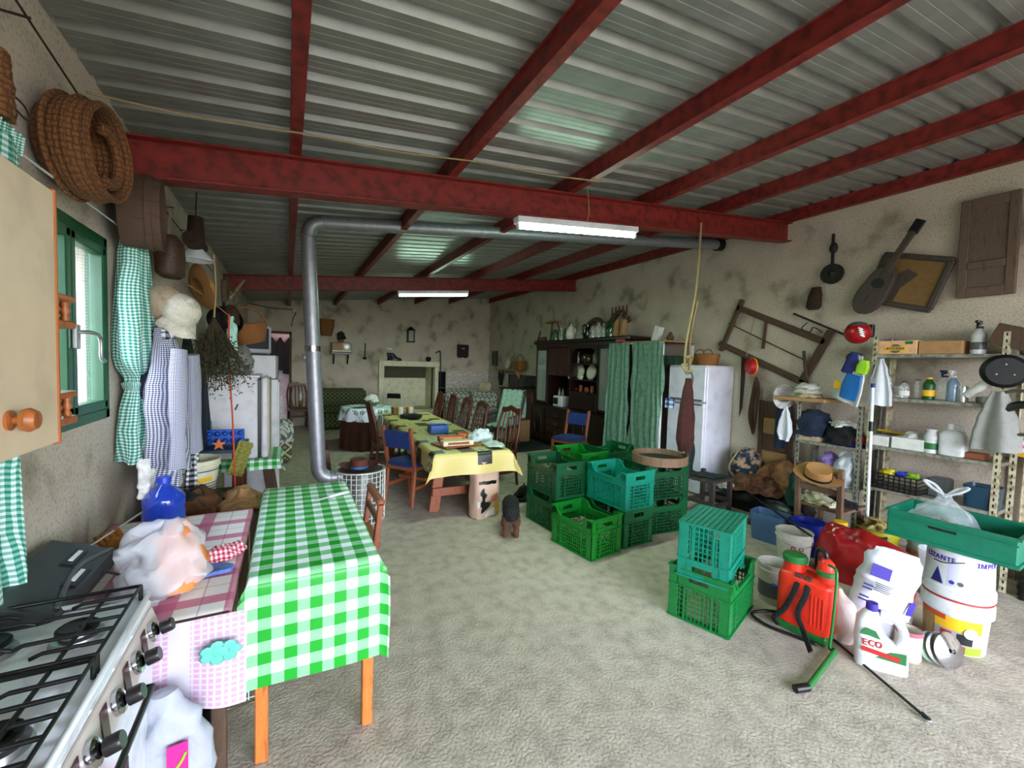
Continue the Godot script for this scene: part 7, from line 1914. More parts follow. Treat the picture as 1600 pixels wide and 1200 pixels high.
	solo("lace_heap", "white frilled cloth crowning the black clothes pile", "cloth", crumpled([[0, 0, 0, 0.09, 0.10, 2.2], [0.03, 0, 0, 0.09, 0.10, 2], [0.055, 0, 0, 0.03, 0.04, 2]], 0.04, 25.0, 5), mats.white_cloth, Vector3(X - 0.02, t + 0.175, WX(1320, 655, X).z))
	solo("blue_jersey", "royal blue jersey with red edge at the shelf front", "clothes", crumpled([[0, 0, 0, 0.05, 0.15, 2.4], [0.03, 0, 0, 0.06, 0.15, 2.2], [0.06, 0, 0, 0.03, 0.1, 2]], 0.03, 14.0, 7), cloth("royal", Color(0.06, 0.07, 0.36)), Vector3(x0 + 0.06, t, WX(1318, 688, x0).z))
	solo("red_scarf", "red and white scarf tucked by the tall upright", "scarf", crumpled([[0, 0, 0, 0.03, 0.05, 2.4], [0.04, 0, 0, 0.03, 0.045, 2.2], [0.07, 0, 0, 0.015, 0.02, 2]], 0.02, 18.0, 9), mat("crimson", Color(0.6, 0.06, 0.12), 0.85), Vector3(x0 + 0.05, t + 0.06, WX(1341, 675, x0).z))
	solo("jeans_pile", "folded dark jeans and blue cloths under the hat board", "clothes", crumpled([[0, 0, 0, 0.14, 0.14, 2.8], [0.12, 0, 0, 0.14, 0.14, 2.6], [0.22, 0, 0, 0.12, 0.12, 2.4], [0.26, 0, 0, 0.05, 0.05, 2]], 0.04, 9.0, 13), mat("denim", Color(0.06, 0.12, 0.22), 0.9, 0.0, {tex = T.cloth, tri = true, scale = 5.0}), Vector3(X - 0.01, t + 0.055, WX(1272, 655, X).z))
	solo("striped_box", "flat beige and black box under the dark jeans", "box", MB.new().box(Vector3(0, 0.025, 0), Vector3(0.26, 0.05, 0.22), Basis(), 0.006), mats.beige_cloth, Vector3(X, t, WX(1272, 683, X).z))
	t = 0.501
	solo("lilac_clothes", "lilac and pink clothes heaped behind the straw hat", "clothes", crumpled([[0, 0, 0, 0.13, 0.14, 2.4], [0.12, 0, 0, 0.13, 0.13, 2.2], [0.24, 0, 0, 0.09, 0.1, 2], [0.30, 0, 0, 0.03, 0.03, 2]], 0.06, 10.0, 23), cloth("lilac", Color(0.52, 0.42, 0.66)), Vector3(X, t, WX(1298, 725, X).z))
	solo("pink_shoe", "bright pink and white cloth shoe by the lilac clothes", "shoe", crumpled([[0, 0, 0, 0.03, 0.07, 2.4], [0.05, 0, 0, 0.035, 0.06, 2.2], [0.09, 0, -0.02, 0.02, 0.03, 2]], 0.015, 18.0, 4), mat("hot_pink", Color(0.75, 0.22, 0.42), 0.8), Vector3(x0 + 0.05, t, WX(1306, 760, x0).z))
	var hb := thing("handle_bag", "white plastic bag with looped handles on the lower unit", "bag", Vector3(X - 0.06, t, WX(1327, 720, X).z))
	part(hb, "bag", crumpled([[0, 0, 0, 0.07, 0.08, 2.4], [0.12, 0, 0, 0.08, 0.1, 2.2], [0.24, 0, 0, 0.07, 0.09, 2], [0.30, 0, 0, 0.03, 0.05, 2]], 0.03, 10.0, 33), mats.white_film)
	part(hb, "handle", MB.new().tube(arc(Vector3(0, 0.29, 0), 0.055, -0.3, PI + 0.3, 14, Vector3.BACK), 0.013, 8, false, 0.5), mats.white_film)
	# ---- hat board over the lower unit
	var bp := WX(1240, 630, x0 + 0.1)
	var hbd := thing("hat_board", "rough wooden board carrying hats on the end upright", "board", Vector3(x0 + 0.12, 1.302, zl + 0.02))
	part(hbd, "board", MB.new().box(Vector3(0, 0.02, 0), Vector3(0.34, 0.04, 0.5), Basis(), 0.008), mats.cardboard)
	cap_hat("sun_cap", "white cap with yellow lining at the end of the hat board", Vector3(x0 + 0.04, 1.36, zl - 0.17), Basis(Vector3.UP, 2.2) * Basis(Vector3.RIGHT, 1.3), mats.white_cloth)
	for k in 3:
		solo("cloth_hat", ["crumpled cream cloth hat at the bottom of the hat pile", "folded white cloth hat in the middle of the pile", "white cotton hat crowning the hat pile"][k], "hat", crumpled([[0, 0, 0, 0.13 - 0.015 * k, 0.14 - 0.015 * k, 2.2], [0.03, 0, 0, 0.11 - 0.012 * k, 0.12 - 0.012 * k, 2.2], [0.055, 0, 0, 0.06, 0.06, 2]], 0.025, 14.0, 50 + k), [mats.beige_cloth, mats.cap_white, mats.white_cloth][k], Vector3(x0 + 0.10, 1.343 + 0.045 * k, zl + 0.04))
	# ---- hung from the shelving
	var pb := thing("snack_bag", "blue, white and yellow printed plastic bag hung on the tall upright", "bag", WX(1332, 590, x0 - 0.05), -H - 0.3)
	pb.rotation.z = -0.25
	pb.scale = Vector3.ONE * 1.25
	part(pb, "bag", hang(MB.new().at(Vector3(0, 0.17, 0)), [0.06, 0.16, 0.20, 0.22, 0.23], 0.36, 0.04, 1.5, 0.012, 3), mats.white_film)
	part(pb, "blue_panel", hang(MB.new().at(Vector3(0.02, 0.03, 0.012)), [0.12, 0.14, 0.13], 0.19, 0.045, 1.0, 0.008, 3), plastic("sky_print", Color(0.12, 0.42, 0.72)))
	part(pb, "navy_band", hang(MB.new().at(Vector3(-0.03, 0.185, 0.008)), [0.06, 0.10, 0.12], 0.16, 0.045, 1.0, 0.008, 3), mats.ink_blue)
	part(pb, "lime_top", hang(MB.new().at(Vector3(0.06, 0.15, 0.012)), [0.05, 0.08, 0.07], 0.10, 0.05, 1.0, 0.008, 3), mat("lime_print", Color(0.55, 0.75, 0.10), 0.4))
	part(pb, "yellow_panel", MB.new().box(Vector3(-0.075, -0.08, 0.03), Vector3(0.05, 0.06, 0.006), Basis(), 0.002), mats.ink_yellow)
	solo("white_carrier", "large white carrier bag hung behind the printed bag", "bag", hang(MB.new(), [0.03, 0.10, 0.15, 0.19, 0.20], 0.42, 0.10, 2.0, 0.02, 8), mats.white_film, WX(1378, 560, x0 + 0.0), -H)
	var swb := WX(1229, 635, x0 - 0.06)
	solo("small_carrier", "small white carrier bag hung from the hat board", "bag", hang(MB.new(), [0.02, 0.08, 0.13, 0.15, 0.10], 0.36, 0.09, 1.5, 0.015, 11), mats.white_film, swb, -H)
	solo("hanging_jeans", "blue jeans hung beneath the hat board", "jeans", hang(MB.new(), [0.10, 0.13, 0.14, 0.15, 0.14], 0.48, 0.07, 1.5, 0.015, 15), mats.denim, WX(1222, 632, x0 + 0.10), -H)
	var rb := thing("red_buoy", "red round buoy with white marks hung at the top of the tall unit", "buoy", WX(1340, 520, x0 + 0.02))
	part(rb, "ball", MB.new().ball(Vector3.ZERO, Vector3(0.105, 0.105, 0.105), 24), plastic("buoy_red", Color(0.62, 0.05, 0.08), 0.3))
	part(rb, "cap", MB.new().lathe([[0.085, 0.065], [0.06, 0.09], [0.03, 0.103], [0, 0.107]], 20, 1.2), mats.grey_plastic)
	for k in 4:
		part(rb, "white_mark", MB.new().box(Vector3(-0.085, 0.03 - 0.022 * k, 0.055 + 0.006 * k), Vector3(0.02, 0.014, 0.04), Basis(Vector3.UP, 0.6) * Basis(Vector3.RIGHT, 0.5), 0.003), mats.ink_white)
	part(rb, "bracket", MB.new().box(Vector3(0.1, 0.02, 0.06), Vector3(0.05, 0.12, 0.05), Basis(), 0.006), mats.black_iron)
	var ho := thing("wire_hoop", "dark wire hoop hung under the red buoy", "hoop", WX(1335, 558, XR - 0.006))
	part(ho, "hoop", MB.new().tube(arc(Vector3.ZERO, 0.07, 0, TAU * 19 / 20, 19, Vector3.BACK, Vector3.UP * 0.6), 0.005, 6, true), mats.black_iron)
	# ---- broom pole
	var pt := WX(1364, 602, x0 - 0.06)
	var pole := thing("broom_pole", "white metal broom pole with black grip standing at the tall unit", "pole", Vector3(pt.x - 0.05, 0.02, pt.z + 0.05))
	var tp := pt - pole.position
	part(pole, "shaft", MB.new().cyl(Vector3.ZERO, tp, 0.013, -1, 12), mats.white_enamel)
	part(pole, "grip", MB.new().cyl(tp * 0.72, tp * 0.78, 0.018, -1, 12), mats.black_plastic)
	part(pole, "cap", MB.new().cyl(tp * 0.985, tp * 1.01, 0.016, -1, 12), mats.ink_blue)
	# ---- yellow-edged unit at the right
	var sh := thing("steering_hose", "stiff grey hose curled like a wheel beside the hanging sack", "hose", WX(1592, 645, x0 - 0.03))
	part(sh, "hose", MB.new().tube(arc(Vector3.ZERO, 0.16, 0.6, TAU - 0.8, 24, Vector3.FORWARD), 0.012, 8), mat("hose_grey", Color(0.25, 0.24, 0.20), 0.5))
	part(sh, "spoke", MB.new().tube(curve([Vector3(0, 0.0, 0.15), Vector3(0, 0.06, 0.02), Vector3(0, 0.0, -0.08), Vector3(0, -0.1, -0.12)]), 0.03, 8), mats.black_plastic)
	solo("hanging_sack", "dusty white sack hung at the end of the tall unit", "sack", hang(MB.new(), [0.08, 0.14, 0.2, 0.24, 0.25], 0.44, 0.12, 1.5, 0.02, 19), plastic("dusty_sack", Color(0.55, 0.55, 0.53), 0.75), WX(1562, 612, x0 - 0.02), -H)
	var bxp := thing("pink_carton", "white carton with a magenta spot on the yellow shelf", "carton", Vector3(x0 + 0.1, 1.061, WX(1596, 692, x0 + 0.1).z))
	part(bxp, "box", MB.new().box(Vector3(0, 0.04, 0.03), Vector3(0.12, 0.08, 0.16), Basis(), 0.003), mats.paper)
	part(bxp, "spot", MB.new().at(Vector3(-0.061, 0.04, 0.0), Basis(Vector3.BACK, H)).lathe([[0, 0], [0.025, 0]], 16), mats.magenta)
var crate_cache := {}
func crate(nm: String, label: String, pos: Vector3, ry: float, m: Material, L := 0.50, W := 0.37, Hh := 0.33, flip := false, group := "") -> Node3D:
	# stacking crate: long sides (across x) dip in the middle, short sides carry a grip slot
	var o := thing(nm, label, "crate", pos, ry, group)
	var key := "%s %s %s" % [L, W, Hh]
	if not crate_cache.has(key):
		var d := {}
		var fr := MB.new()
		var hx := W * 0.5
		var hz := L * 0.5
		for sx in [-1, 1]:
			for sz in [-1, 1]:
				fr.box(Vector3(sx * (hx - 0.004), Hh * 0.5, sz * (hz - 0.03)), Vector3(0.008, Hh, 0.06), Basis(), 0.002)
				fr.box(Vector3(sx * (hx - 0.03), Hh * 0.5, sz * (hz - 0.004)), Vector3(0.06, Hh, 0.008), Basis(), 0.002)
		var dip := Hh * 0.2
		for sx in [-1, 1]:
			var x: float = sx * hx
			var p := [Vector3(x, Hh, -hz), Vector3(x, Hh, -hz + 0.06), Vector3(x, Hh - dip, -hz + 0.12), Vector3(x, Hh - dip, hz - 0.12), Vector3(x, Hh, hz - 0.06), Vector3(x, Hh, hz)]
			for k in 5:
				fr.bar(p[k], p[k + 1], 0.02, 0.012, Vector3.UP)
			fr.box(Vector3(x - sx * 0.003, Hh - dip - 0.025, 0), Vector3(0.006, 0.05, L - 0.1))
			fr.bar(Vector3(x, Hh - dip - 0.05, -hz), Vector3(x, Hh - dip - 0.05, hz), 0.014, 0.008)
			fr.bar(Vector3(x, 0.006, -hz), Vector3(x, 0.006, hz), 0.014, 0.012)
			for s in [-1, 1]:
				fr.box(Vector3(x - sx * 0.003, Hh - dip * 0.5, s * (hz - 0.05)), Vector3(0.006, dip, 0.1))
		for sz in [-1, 1]:
			var z: float = sz * hz
			fr.bar(Vector3(-hx, Hh, z), Vector3(hx, Hh, z), 0.02, 0.012)
			fr.bar(Vector3(-hx, Hh - 0.11, z), Vector3(hx, Hh - 0.11, z), 0.014, 0.008)
			fr.bar(Vector3(-hx, 0.006, z), Vector3(hx, 0.006, z), 0.014, 0.012)
			fr.box(Vector3(0, Hh - 0.018, z - sz * 0.003), Vector3(W - 0.1, 0.034, 0.006))
			fr.box(Vector3(0, Hh - 0.09, z - sz * 0.003), Vector3(W - 0.1, 0.04, 0.006))
			for s in [-1, 1]:
				fr.box(Vector3(s * (W * 0.25 + 0.005), Hh - 0.055, z - sz * 0.003), Vector3(W * 0.5 - 0.11, 0.04, 0.006))
		d.frame = fr.mesh()
		var base := MB.new()
		for k in 9:
			base.box(Vector3(-hx + 0.02 + k * (W - 0.04) / 8, 0.006, 0), Vector3(0.022, 0.008, L - 0.02))
		for k in 12:
			base.box(Vector3(0, 0.008, -hz + 0.02 + k * (L - 0.04) / 11), Vector3(W - 0.02, 0.008, 0.02))
		d.base = base.mesh()
		for e in 2:
			var lt := MB.new()
			var ln: float = (L if e == 0 else W) - 0.12
			var top: float = Hh - (dip + 0.05 if e == 0 else 0.11)
			var nv := int(ln / 0.024)
			for k in nv:
				lt.box(Vector3(-ln * 0.5 + (k + 0.5) * ln / nv, top * 0.5, 0), Vector3(0.007, top, 0.005))
			for k in 8:
				lt.box(Vector3(0, 0.01 + k * (top - 0.01) / 7, 0), Vector3(ln + 0.01, 0.007, 0.006))
			for s in [-0.17, 0.17]:
				lt.box(Vector3(s * ln * 2.0, top * 0.5, 0.002), Vector3(0.012, top, 0.01))
			d["lattice%d" % e] = lt.mesh()
		crate_cache[key] = d
	var c: Dictionary = crate_cache[key]
	var put := func(nm2: String, mesh: Mesh, t: Transform3D):
		var p := MeshInstance3D.new()
		p.name = nm2
		p.mesh = mesh
		p.material_override = m
		p.transform = t
		o.add_child(p, true)
	put.call("frame", c.frame, Transform3D())
	put.call("base", c.base, Transform3D())
	for s in [-1, 1]:
		put.call("side_lattice", c.lattice0, Transform3D(Basis(Vector3.UP, PI / 2 * s), Vector3(s * (W * 0.5 - 0.004), 0, 0)))
		put.call("end_lattice", c.lattice1, Transform3D(Basis(Vector3.UP, 0.0 if s > 0 else PI), Vector3(0, 0, s * (L * 0.5 - 0.004))))
	if flip:
		o.basis = Basis(Vector3.UP, ry) * Basis(Vector3.BACK, PI)
	return o

func creature(bones: Array, cell: float, k: float, fur := 0.0, lo_y := -9.0) -> MB:
	# one skin round tapered bones: smooth union of capsules, meshed as surface nets
	var lo := Vector3(9, 9, 9)
	var hi := -lo
	for b in bones:
		for e in 2:
			var rr: Vector3 = Vector3.ONE * (b[2 + e] + cell * 2.5)
			lo = lo.min(b[e] - rr)
			hi = hi.max(b[e] + rr)
	lo.y = maxf(lo.y, lo_y)
	var n := Vector3i(((hi - lo) / cell).ceil()) + Vector3i.ONE
	var val := PackedFloat32Array()
	val.resize(n.x * n.y * n.z)
	var fnz := FastNoiseLite.new()
	fnz.frequency = 40.0
	for z in n.z:
		for y in n.y:
			for x in n.x:
				var p := lo + Vector3(x, y, z) * cell
				var d := 1.0
				for b in bones:
					var ab: Vector3 = b[1] - b[0]
					var t := clampf((p - b[0]).dot(ab) / maxf(ab.length_squared(), 1e-9), 0.0, 1.0)
					var q: float = p.distance_to(b[0] + ab * t) - lerpf(b[2], b[3], t)
					var h := maxf(k - absf(d - q), 0.0) / k
					d = minf(d, q) - h * h * k * 0.25
				val[(z * n.y + y) * n.x + x] = d + fnz.get_noise_3dv(p) * fur
	var mb := MB.new()
	var at := {}
	var pos := []
	for z in n.z - 1:
		for y in n.y - 1:
			for x in n.x - 1:
				var i := (z * n.y + y) * n.x + x
				var s := 0
				var sum := Vector3()
				var c := 0
				var cv := []
				for q in 8:
					var f: float = val[i + (q & 1) + ((q >> 1) & 1) * n.x + (q >> 2) * n.x * n.y]
					cv.append(f)
					if f < 0.0:
						s += 1
				if s == 0 or s == 8:
					continue
				for e in [[0, 1], [2, 3], [4, 5], [6, 7], [0, 2], [1, 3], [4, 6], [5, 7], [0, 4], [1, 5], [2, 6], [3, 7]]:
					var a: float = cv[e[0]]
					var b: float = cv[e[1]]
					if (a < 0.0) != (b < 0.0):
						var t := a / (a - b)
						var pa := Vector3(e[0] & 1, (e[0] >> 1) & 1, e[0] >> 2)
						var pb := Vector3(e[1] & 1, (e[1] >> 1) & 1, e[1] >> 2)
						sum += pa.lerp(pb, t)
						c += 1
				var g := Vector3(cv[1] + cv[3] + cv[5] + cv[7] - cv[0] - cv[2] - cv[4] - cv[6], cv[2] + cv[3] + cv[6] + cv[7] - cv[0] - cv[1] - cv[4] - cv[5], cv[4] + cv[5] + cv[6] + cv[7] - cv[0] - cv[1] - cv[2] - cv[3])
				at[i] = mb.vert(lo + (Vector3(x, y, z) + sum / c) * cell, g.normalized(), Vector2())
	for z in range(1, n.z - 1):
		for y in range(1, n.y - 1):
			for x in range(1, n.x - 1):
				var i := (z * n.y + y) * n.x + x
				var st := [1, n.x, n.x * n.y]
				for ax in 3:
					if (val[i] < 0.0) != (val[i + st[ax]] < 0.0):
						var u: int = st[(ax + 1) % 3]
						var w: int = st[(ax + 2) % 3]
						if at.has(i) and at.has(i - u) and at.has(i - w) and at.has(i - u - w):
							mb.tri(at[i], at[i - u], at[i - u - w])
							mb.tri(at[i], at[i - u - w], at[i - w])
	return mb

func build_floor_things():
	var H := PI / 2
	var g1 := plastic("crate_green", Color(0.03, 0.46, 0.12))
	var g2 := plastic("crate_mid", Color(0.03, 0.36, 0.18))
	var g3 := plastic("crate_dark", Color(0.03, 0.28, 0.15))
	var g4 := plastic("crate_turquoise", Color(0.02, 0.50, 0.40))
	var g5 := plastic("crate_leaf", Color(0.05, 0.45, 0.20))
	# ---- stacked crates
	crate("stacking_crate", "bright green crate holding almonds at the front of the stack", Vector3(2.355, 0, -2.93), 0.12, g1)
	crate("stacking_crate", "mid green crate under the turquoise crate", Vector3(2.79, 0, -2.99), 0.05, g2)
	crate("stacking_crate", "green crate set crosswise at the bottom under the round sieve", Vector3(3.29, 0, -3.02), H - 0.1, g2)
	crate("stacking_crate", "turquoise crate with bright green ends on the second tier", Vector3(2.79, 0.335, -2.99), 0.05, g4)
	crate("stacking_crate", "dark green crosswise crate carrying the round sieve", Vector3(3.29, 0.335, -3.02), H - 0.1, g3)
	crate("stacking_crate", "dark green crate on the floor behind the almond crate", Vector3(2.42, 0, -3.52), 0.05, g2)
	crate("stacking_crate", "dark green crate of almonds on the tier behind the turquoise crate", Vector3(2.42, 0.335, -3.52), 0.05, g3)
	for k in 2:
		var x: float = [2.93, 3.42][k]
		crate("stacking_crate", ["floor crate of the back pair nearest the dining table", "floor crate of the back pair nearest the curtains"][k], Vector3(x, 0, -3.80 - 0.1 * k), 0.05 + H * k, g3)
		crate("stacking_crate", ["bright green crate on the back tier nearest the dining table", "green crate on the back tier nearest the curtains"][k], Vector3(x, 0.335, -3.80 - 0.1 * k), 0.05 + H * k, [g1, g2][k])
	# almonds: past counting
	var rng := RandomNumberGenerator.new()
	rng.seed = 9
	for c in [[Vector3(2.355, 0.0, -2.93), 0.12, 0.17, "heap of almonds and twigs in the bright green crate"], [Vector3(2.42, 0.335, -3.52), 0.05, 0.2, "heap of almonds in the dark crate on the second tier"]]:
		var nut := MB.new()
		nut.ball(Vector3.ZERO, Vector3(0.008, 0.006, 0.017), 6)
		var mm := MultiMesh.new()
		mm.transform_format = MultiMesh.TRANSFORM_3D
		mm.use_colors = true
		mm.mesh = nut.mesh()
		mm.instance_count = 900
		for i in 900:
			var x := rng.randf_range(-0.165, 0.165)
			var z := rng.randf_range(-0.225, 0.225)
			var y: float = c[2] + 0.035 * cos(x * 9.0) * cos(z * 7.0) - rng.randf() * 0.03
			mm.set_instance_transform(i, Transform3D(Basis(Vector3.UP, rng.randf() * TAU) * Basis(Vector3.RIGHT, rng.randf_range(-0.6, 0.6)), Vector3(x, y, z)))
			var v := rng.randf_range(0.05, 0.42)
			mm.set_instance_color(i, Color(v, v * 0.85, v * 0.6))
		var mi := MultiMeshInstance3D.new()
		mi.name = numbered("almond_heap")
		mi.multimesh = mm
		var nm := mat("almond", Color.WHITE, 0.8)
		nm.vertex_color_use_as_albedo = true
		mi.material_override = nm
		add_child(mi)
		mi.position = c[0]
		mi.rotation.y = c[1]
		tag(mi, c[3], "almonds", "", "stuff")
	var sv := thing("round_sieve", "wide bentwood sieve lying on the dark crosswise crate", "sieve", Vector3(3.27, 0.675, -2.96))
	part(sv, "hoop", MB.new().lathe([[0.262, 0], [0.265, 0.08], [0.258, 0.085], [0.25, 0.08], [0.25, 0], [0.262, 0]], 44), wood("sieve_wood", Color(0.55, 0.42, 0.31), 0.7))
	part(sv, "mesh", MB.new().lathe([[0, 0.03], [0.25, 0.03]], 40), mat("sieve_mesh", Color(0.12, 0.12, 0.10), 0.8))
	# ---- crate pair in the foreground
	crate("stacking_crate", "leaf green crate standing alone with another crate inside", Vector3(2.50, 0, -1.77), 1.88, g5)
	solo("folded_sacks", "folded sacks inside the lone leaf green crate", "sacks", crumpled([[0, 0, 0, 0.2, 0.14, 4], [0.14, 0, 0, 0.2, 0.14, 4], [0.26, 0, 0, 0.16, 0.1, 3], [0.29, 0, 0, 0.05, 0.05, 2]], 0.02, 9.0, 3), mats.beige_cloth, Vector3(2.50, 0.014, -1.77), 1.88 - H)
	crate("stacking_crate", "turquoise crate upside down inside the leaf green crate", Vector3(2.47, 0.635, -1.76), 1.95, g4, 0.44, 0.30, 0.34, true)
	# ---- dogs
	var fur := mat("tan_fur", Color(0.42, 0.26, 0.16), 0.95, 0.0, {tex = T.fur, tri = true, scale = 8.0})
	var bk := mat("black_fur", Color(0.06, 0.055, 0.06), 0.9, 0.0, {tex = T.fur, tri = true, scale = 8.0})
	var bones := [[Vector3(0, 0.2, -0.12), Vector3(0, 0.205, 0.10), 0.06, 0.068], [Vector3(0, 0.21, 0.1), Vector3(0, 0.225, 0.18), 0.06, 0.05], [Vector3(0, 0.225, 0.2), Vector3(0, 0.18, 0.25), 0.05, 0.026], [Vector3(0, 0.24, -0.16), Vector3(0, 0.20, -0.2), 0.02, 0.016]]
	for s in [-1, 1]:
		bones.append([Vector3(s * 0.04, 0.18, -0.12), Vector3(s * 0.052, 0.125, -0.09), 0.048, 0.034])
		bones.append([Vector3(s * 0.052, 0.125, -0.09), Vector3(s * 0.05, 0.07, -0.15), 0.032, 0.022])
		bones.append([Vector3(s * 0.05, 0.07, -0.15), Vector3(s * 0.05, 0.018, -0.135), 0.021, 0.02])
		bones.append([Vector3(s * 0.05, 0.018, -0.135), Vector3(s * 0.05, 0.016, -0.11), 0.02, 0.018])
		bones.append([Vector3(s * 0.045, 0.18, 0.09), Vector3(s * 0.047, 0.09, 0.085), 0.036, 0.025])
		bones.append([Vector3(s * 0.047, 0.09, 0.085), Vector3(s * 0.047, 0.017, 0.1), 0.023, 0.02])
		bones.append([Vector3(s * 0.035, 0.25, 0.19), Vector3(s * 0.05, 0.28, 0.18), 0.018, 0.008])
	var dp := FL(796, 838)
	var dg := thing("terrier_dog", "small black and tan terrier walking away across the floor", "dog", Vector3(dp.x + 0.06, 0, dp.z - 0.1), PI - 0.45)
	part(dg, "body", creature(bones, 0.0095, 0.03, 0.006), fur)
	part(dg, "black_coat", creature([[Vector3(0, 0.225, -0.14), Vector3(0, 0.235, 0.10), 0.078, 0.08], [Vector3(0, 0.23, 0.1), Vector3(0, 0.25, 0.18), 0.07, 0.05], [Vector3(0, 0.245, -0.17), Vector3(0, 0.195, -0.212), 0.022, 0.018]], 0.0095, 0.03, 0.012), bk)
	var d2 := thing("resting_dog", "dark brown dog lying on the floor behind the crate stack", "dog", FL(848, 784) + Vector3(0.0, 0, -0.05), -2.0)
	var lie := [[Vector3(0, 0.085, -0.16), Vector3(0, 0.095, 0.1), 0.075, 0.08], [Vector3(0, 0.11, 0.12), Vector3(0, 0.12, 0.21), 0.06, 0.055], [Vector3(0, 0.10, 0.22), Vector3(0, 0.06, 0.30), 0.05, 0.026], [Vector3(0, 0.1, -0.22), Vector3(0.02, 0.25, -0.30), 0.018, 0.01]]
	for s in [-1, 1]:
		lie.append([Vector3(s * 0.06, 0.05, 0.12), Vector3(s * 0.07, 0.022, 0.27), 0.032, 0.02])
		lie.append([Vector3(s * 0.07, 0.06, -0.15), Vector3(s * 0.1, 0.03, -0.03), 0.05, 0.022])
		lie.append([Vector3(s * 0.04, 0.15, 0.2), Vector3(s * 0.06, 0.19, 0.19), 0.02, 0.008])
	part(d2, "body", creature(lie, 0.012, 0.03, 0.006), mat("brown_fur", Color(0.13, 0.09, 0.07), 0.95, 0.0, {tex = T.fur, tri = true, scale = 8.0}))
	# ---- dark stool with green cloth
	var so := thing("dark_chair", "low black wooden chair beside the refrigerator", "chair", Vector3(4.18, 0, -3.08), 0.1)
	for q in [[-0.17, -0.16, 0.75], [0.17, -0.16, 0.44], [-0.17, 0.16, 0.38], [0.17, 0.16, 0.38]]:
		part(so, "leg", MB.new().box(Vector3(q[0], q[2] * 0.5, q[1]), Vector3(0.045, q[2], 0.045), Basis(), 0.004), mats.grey_wood)
	for k in 4:
		part(so, "seat_slat", MB.new().box(Vector3(0, 0.39, -0.145 + k * 0.097), Vector3(0.42, 0.025, 0.085), Basis(), 0.004), mats.grey_wood)
	for s in [-1, 1]:
		part(so, "stretcher", MB.new().bar(Vector3(-0.17, 0.12, s * 0.16), Vector3(0.17, 0.12, s * 0.16), 0.03, 0.04), mats.grey_wood)
		part(so, "stretcher", MB.new().bar(Vector3(s * 0.17, 0.15, -0.16), Vector3(s * 0.17, 0.15, 0.16), 0.03, 0.04), mats.grey_wood)
	solo("green_shawl", "dark teal cloth thrown over the black chair", "cloth", MB.new().sheet(16, 24, func(s: float, t: float):
		var w := lerpf(0.08, 0.3, t)
		var x := (s - 0.5) * w + 0.03 * sin(t * 8.0)
		if t < 0.6:
			return Vector3(x, 0.78 - t / 0.6 * 0.36, -0.19 + 0.03 * sin(s * 12.0) * t)
		return Vector3(x + (t - 0.6) * 0.2, 0.42 - 0.005 * sin(s * 9.0), -0.19 + (t - 0.6) * 0.8), 1.0, 1.0), cloth("teal_shawl", Color(0.02, 0.16, 0.14)), Vector3(4.13, 0, -3.08), 0.1)
	# ---- backpack, hides, long black bag by the wall
	var bp := thing("backpack", "camouflage backpack with blue pockets leaning by the refrigerator", "backpack", Vector3(4.93, 0.24, -3.12), -H + 0.4)
	part(bp, "body", crumpled([[0, 0, 0, 0.16, 0.11, 3], [0.15, 0, 0, 0.18, 0.13, 3], [0.3, 0, -0.02, 0.16, 0.12, 2.6], [0.4, 0, -0.03, 0.09, 0.07, 2], [0.42, 0, -0.03, 0.03, 0.03, 2]], 0.04, 9.0, 6), mat("camo_cloth", Color.WHITE, 0.9, 0.0, {tex = T.camo, tri = true, scale = 2.6}))
	part(bp, "front_pocket", crumpled([[0.03, 0.03, 0.1, 0.11, 0.05, 3], [0.14, 0.03, 0.1, 0.12, 0.055, 3], [0.2, 0.03, 0.1, 0.08, 0.03, 3]], 0.015, 12.0, 8), cloth("pack_blue", Color(0.10, 0.18, 0.30)))
	part(bp, "strap", MB.new().tube(curve([Vector3(-0.1, 0.05, 0.1), Vector3(-0.16, 0.2, 0.14), Vector3(-0.08, 0.4, 0.02)]), 0.02, 6, false, 0.4), mats.beige_cloth)
	var hide := mat("tan_hide", Color(0.62, 0.42, 0.27), 0.85, 0.0, {tex = T.rust, tri = true, scale = 1.5})
	solo("leather_sack", "large tan leather sack propped against the wall", "sack", crumpled([[0, 0, 0, 0.16, 0.24, 2.6], [0.15, 0, 0, 0.17, 0.25, 2.4], [0.3, 0.03, 0, 0.12, 0.18, 2.2], [0.38, 0.06, 0, 0.03, 0.05, 2]], 0.05, 6.0, 9), hide, Vector3(4.95, 0.22, -2.72))
	solo("brown_hide", "folded brown hide with dark creases in front of the tan sack", "hide", crumpled([[0, 0, 0, 0.12, 0.26, 2.6], [0.08, 0, 0, 0.13, 0.25, 2.4], [0.16, 0.02, 0, 0.08, 0.16, 2.2], [0.19, 0.02, 0, 0.03, 0.05, 2]], 0.07, 9.0, 12), mat("brown_hide_m", Color(0.46, 0.30, 0.20), 0.9, 0.0, {tex = T.rust, tri = true, scale = 2.0}), Vector3(4.72, 0.23, -2.85), 0.2)
	solo("black_holdall", "long black plastic holdall on the floor by the wall", "bag", crumpled([[0, 0, 0, 0.2, 0.52, 4], [0.12, 0, 0, 0.22, 0.54, 4], [0.21, 0, 0, 0.18, 0.48, 3], [0.235, 0, 0, 0.06, 0.2, 2]], 0.03, 7.0, 15), mat("black_sheet", Color(0.025, 0.025, 0.032), 0.35, 0.0, {tex = T.scuff, tri = true, scale = 2.0}), Vector3(4.82, 0, -2.88), 0.08)
	solo("cream_shoes", "pale cloth shoes thrown on the black holdall", "shoes", crumpled([[0, 0, 0, 0.06, 0.12, 2.4], [0.04, 0, 0, 0.06, 0.11, 2.2], [0.09, 0, 0, 0.03, 0.05, 2]], 0.03, 16.0, 22), mats.cap_white, Vector3(4.60, 0.22, -3.12), 0.7)
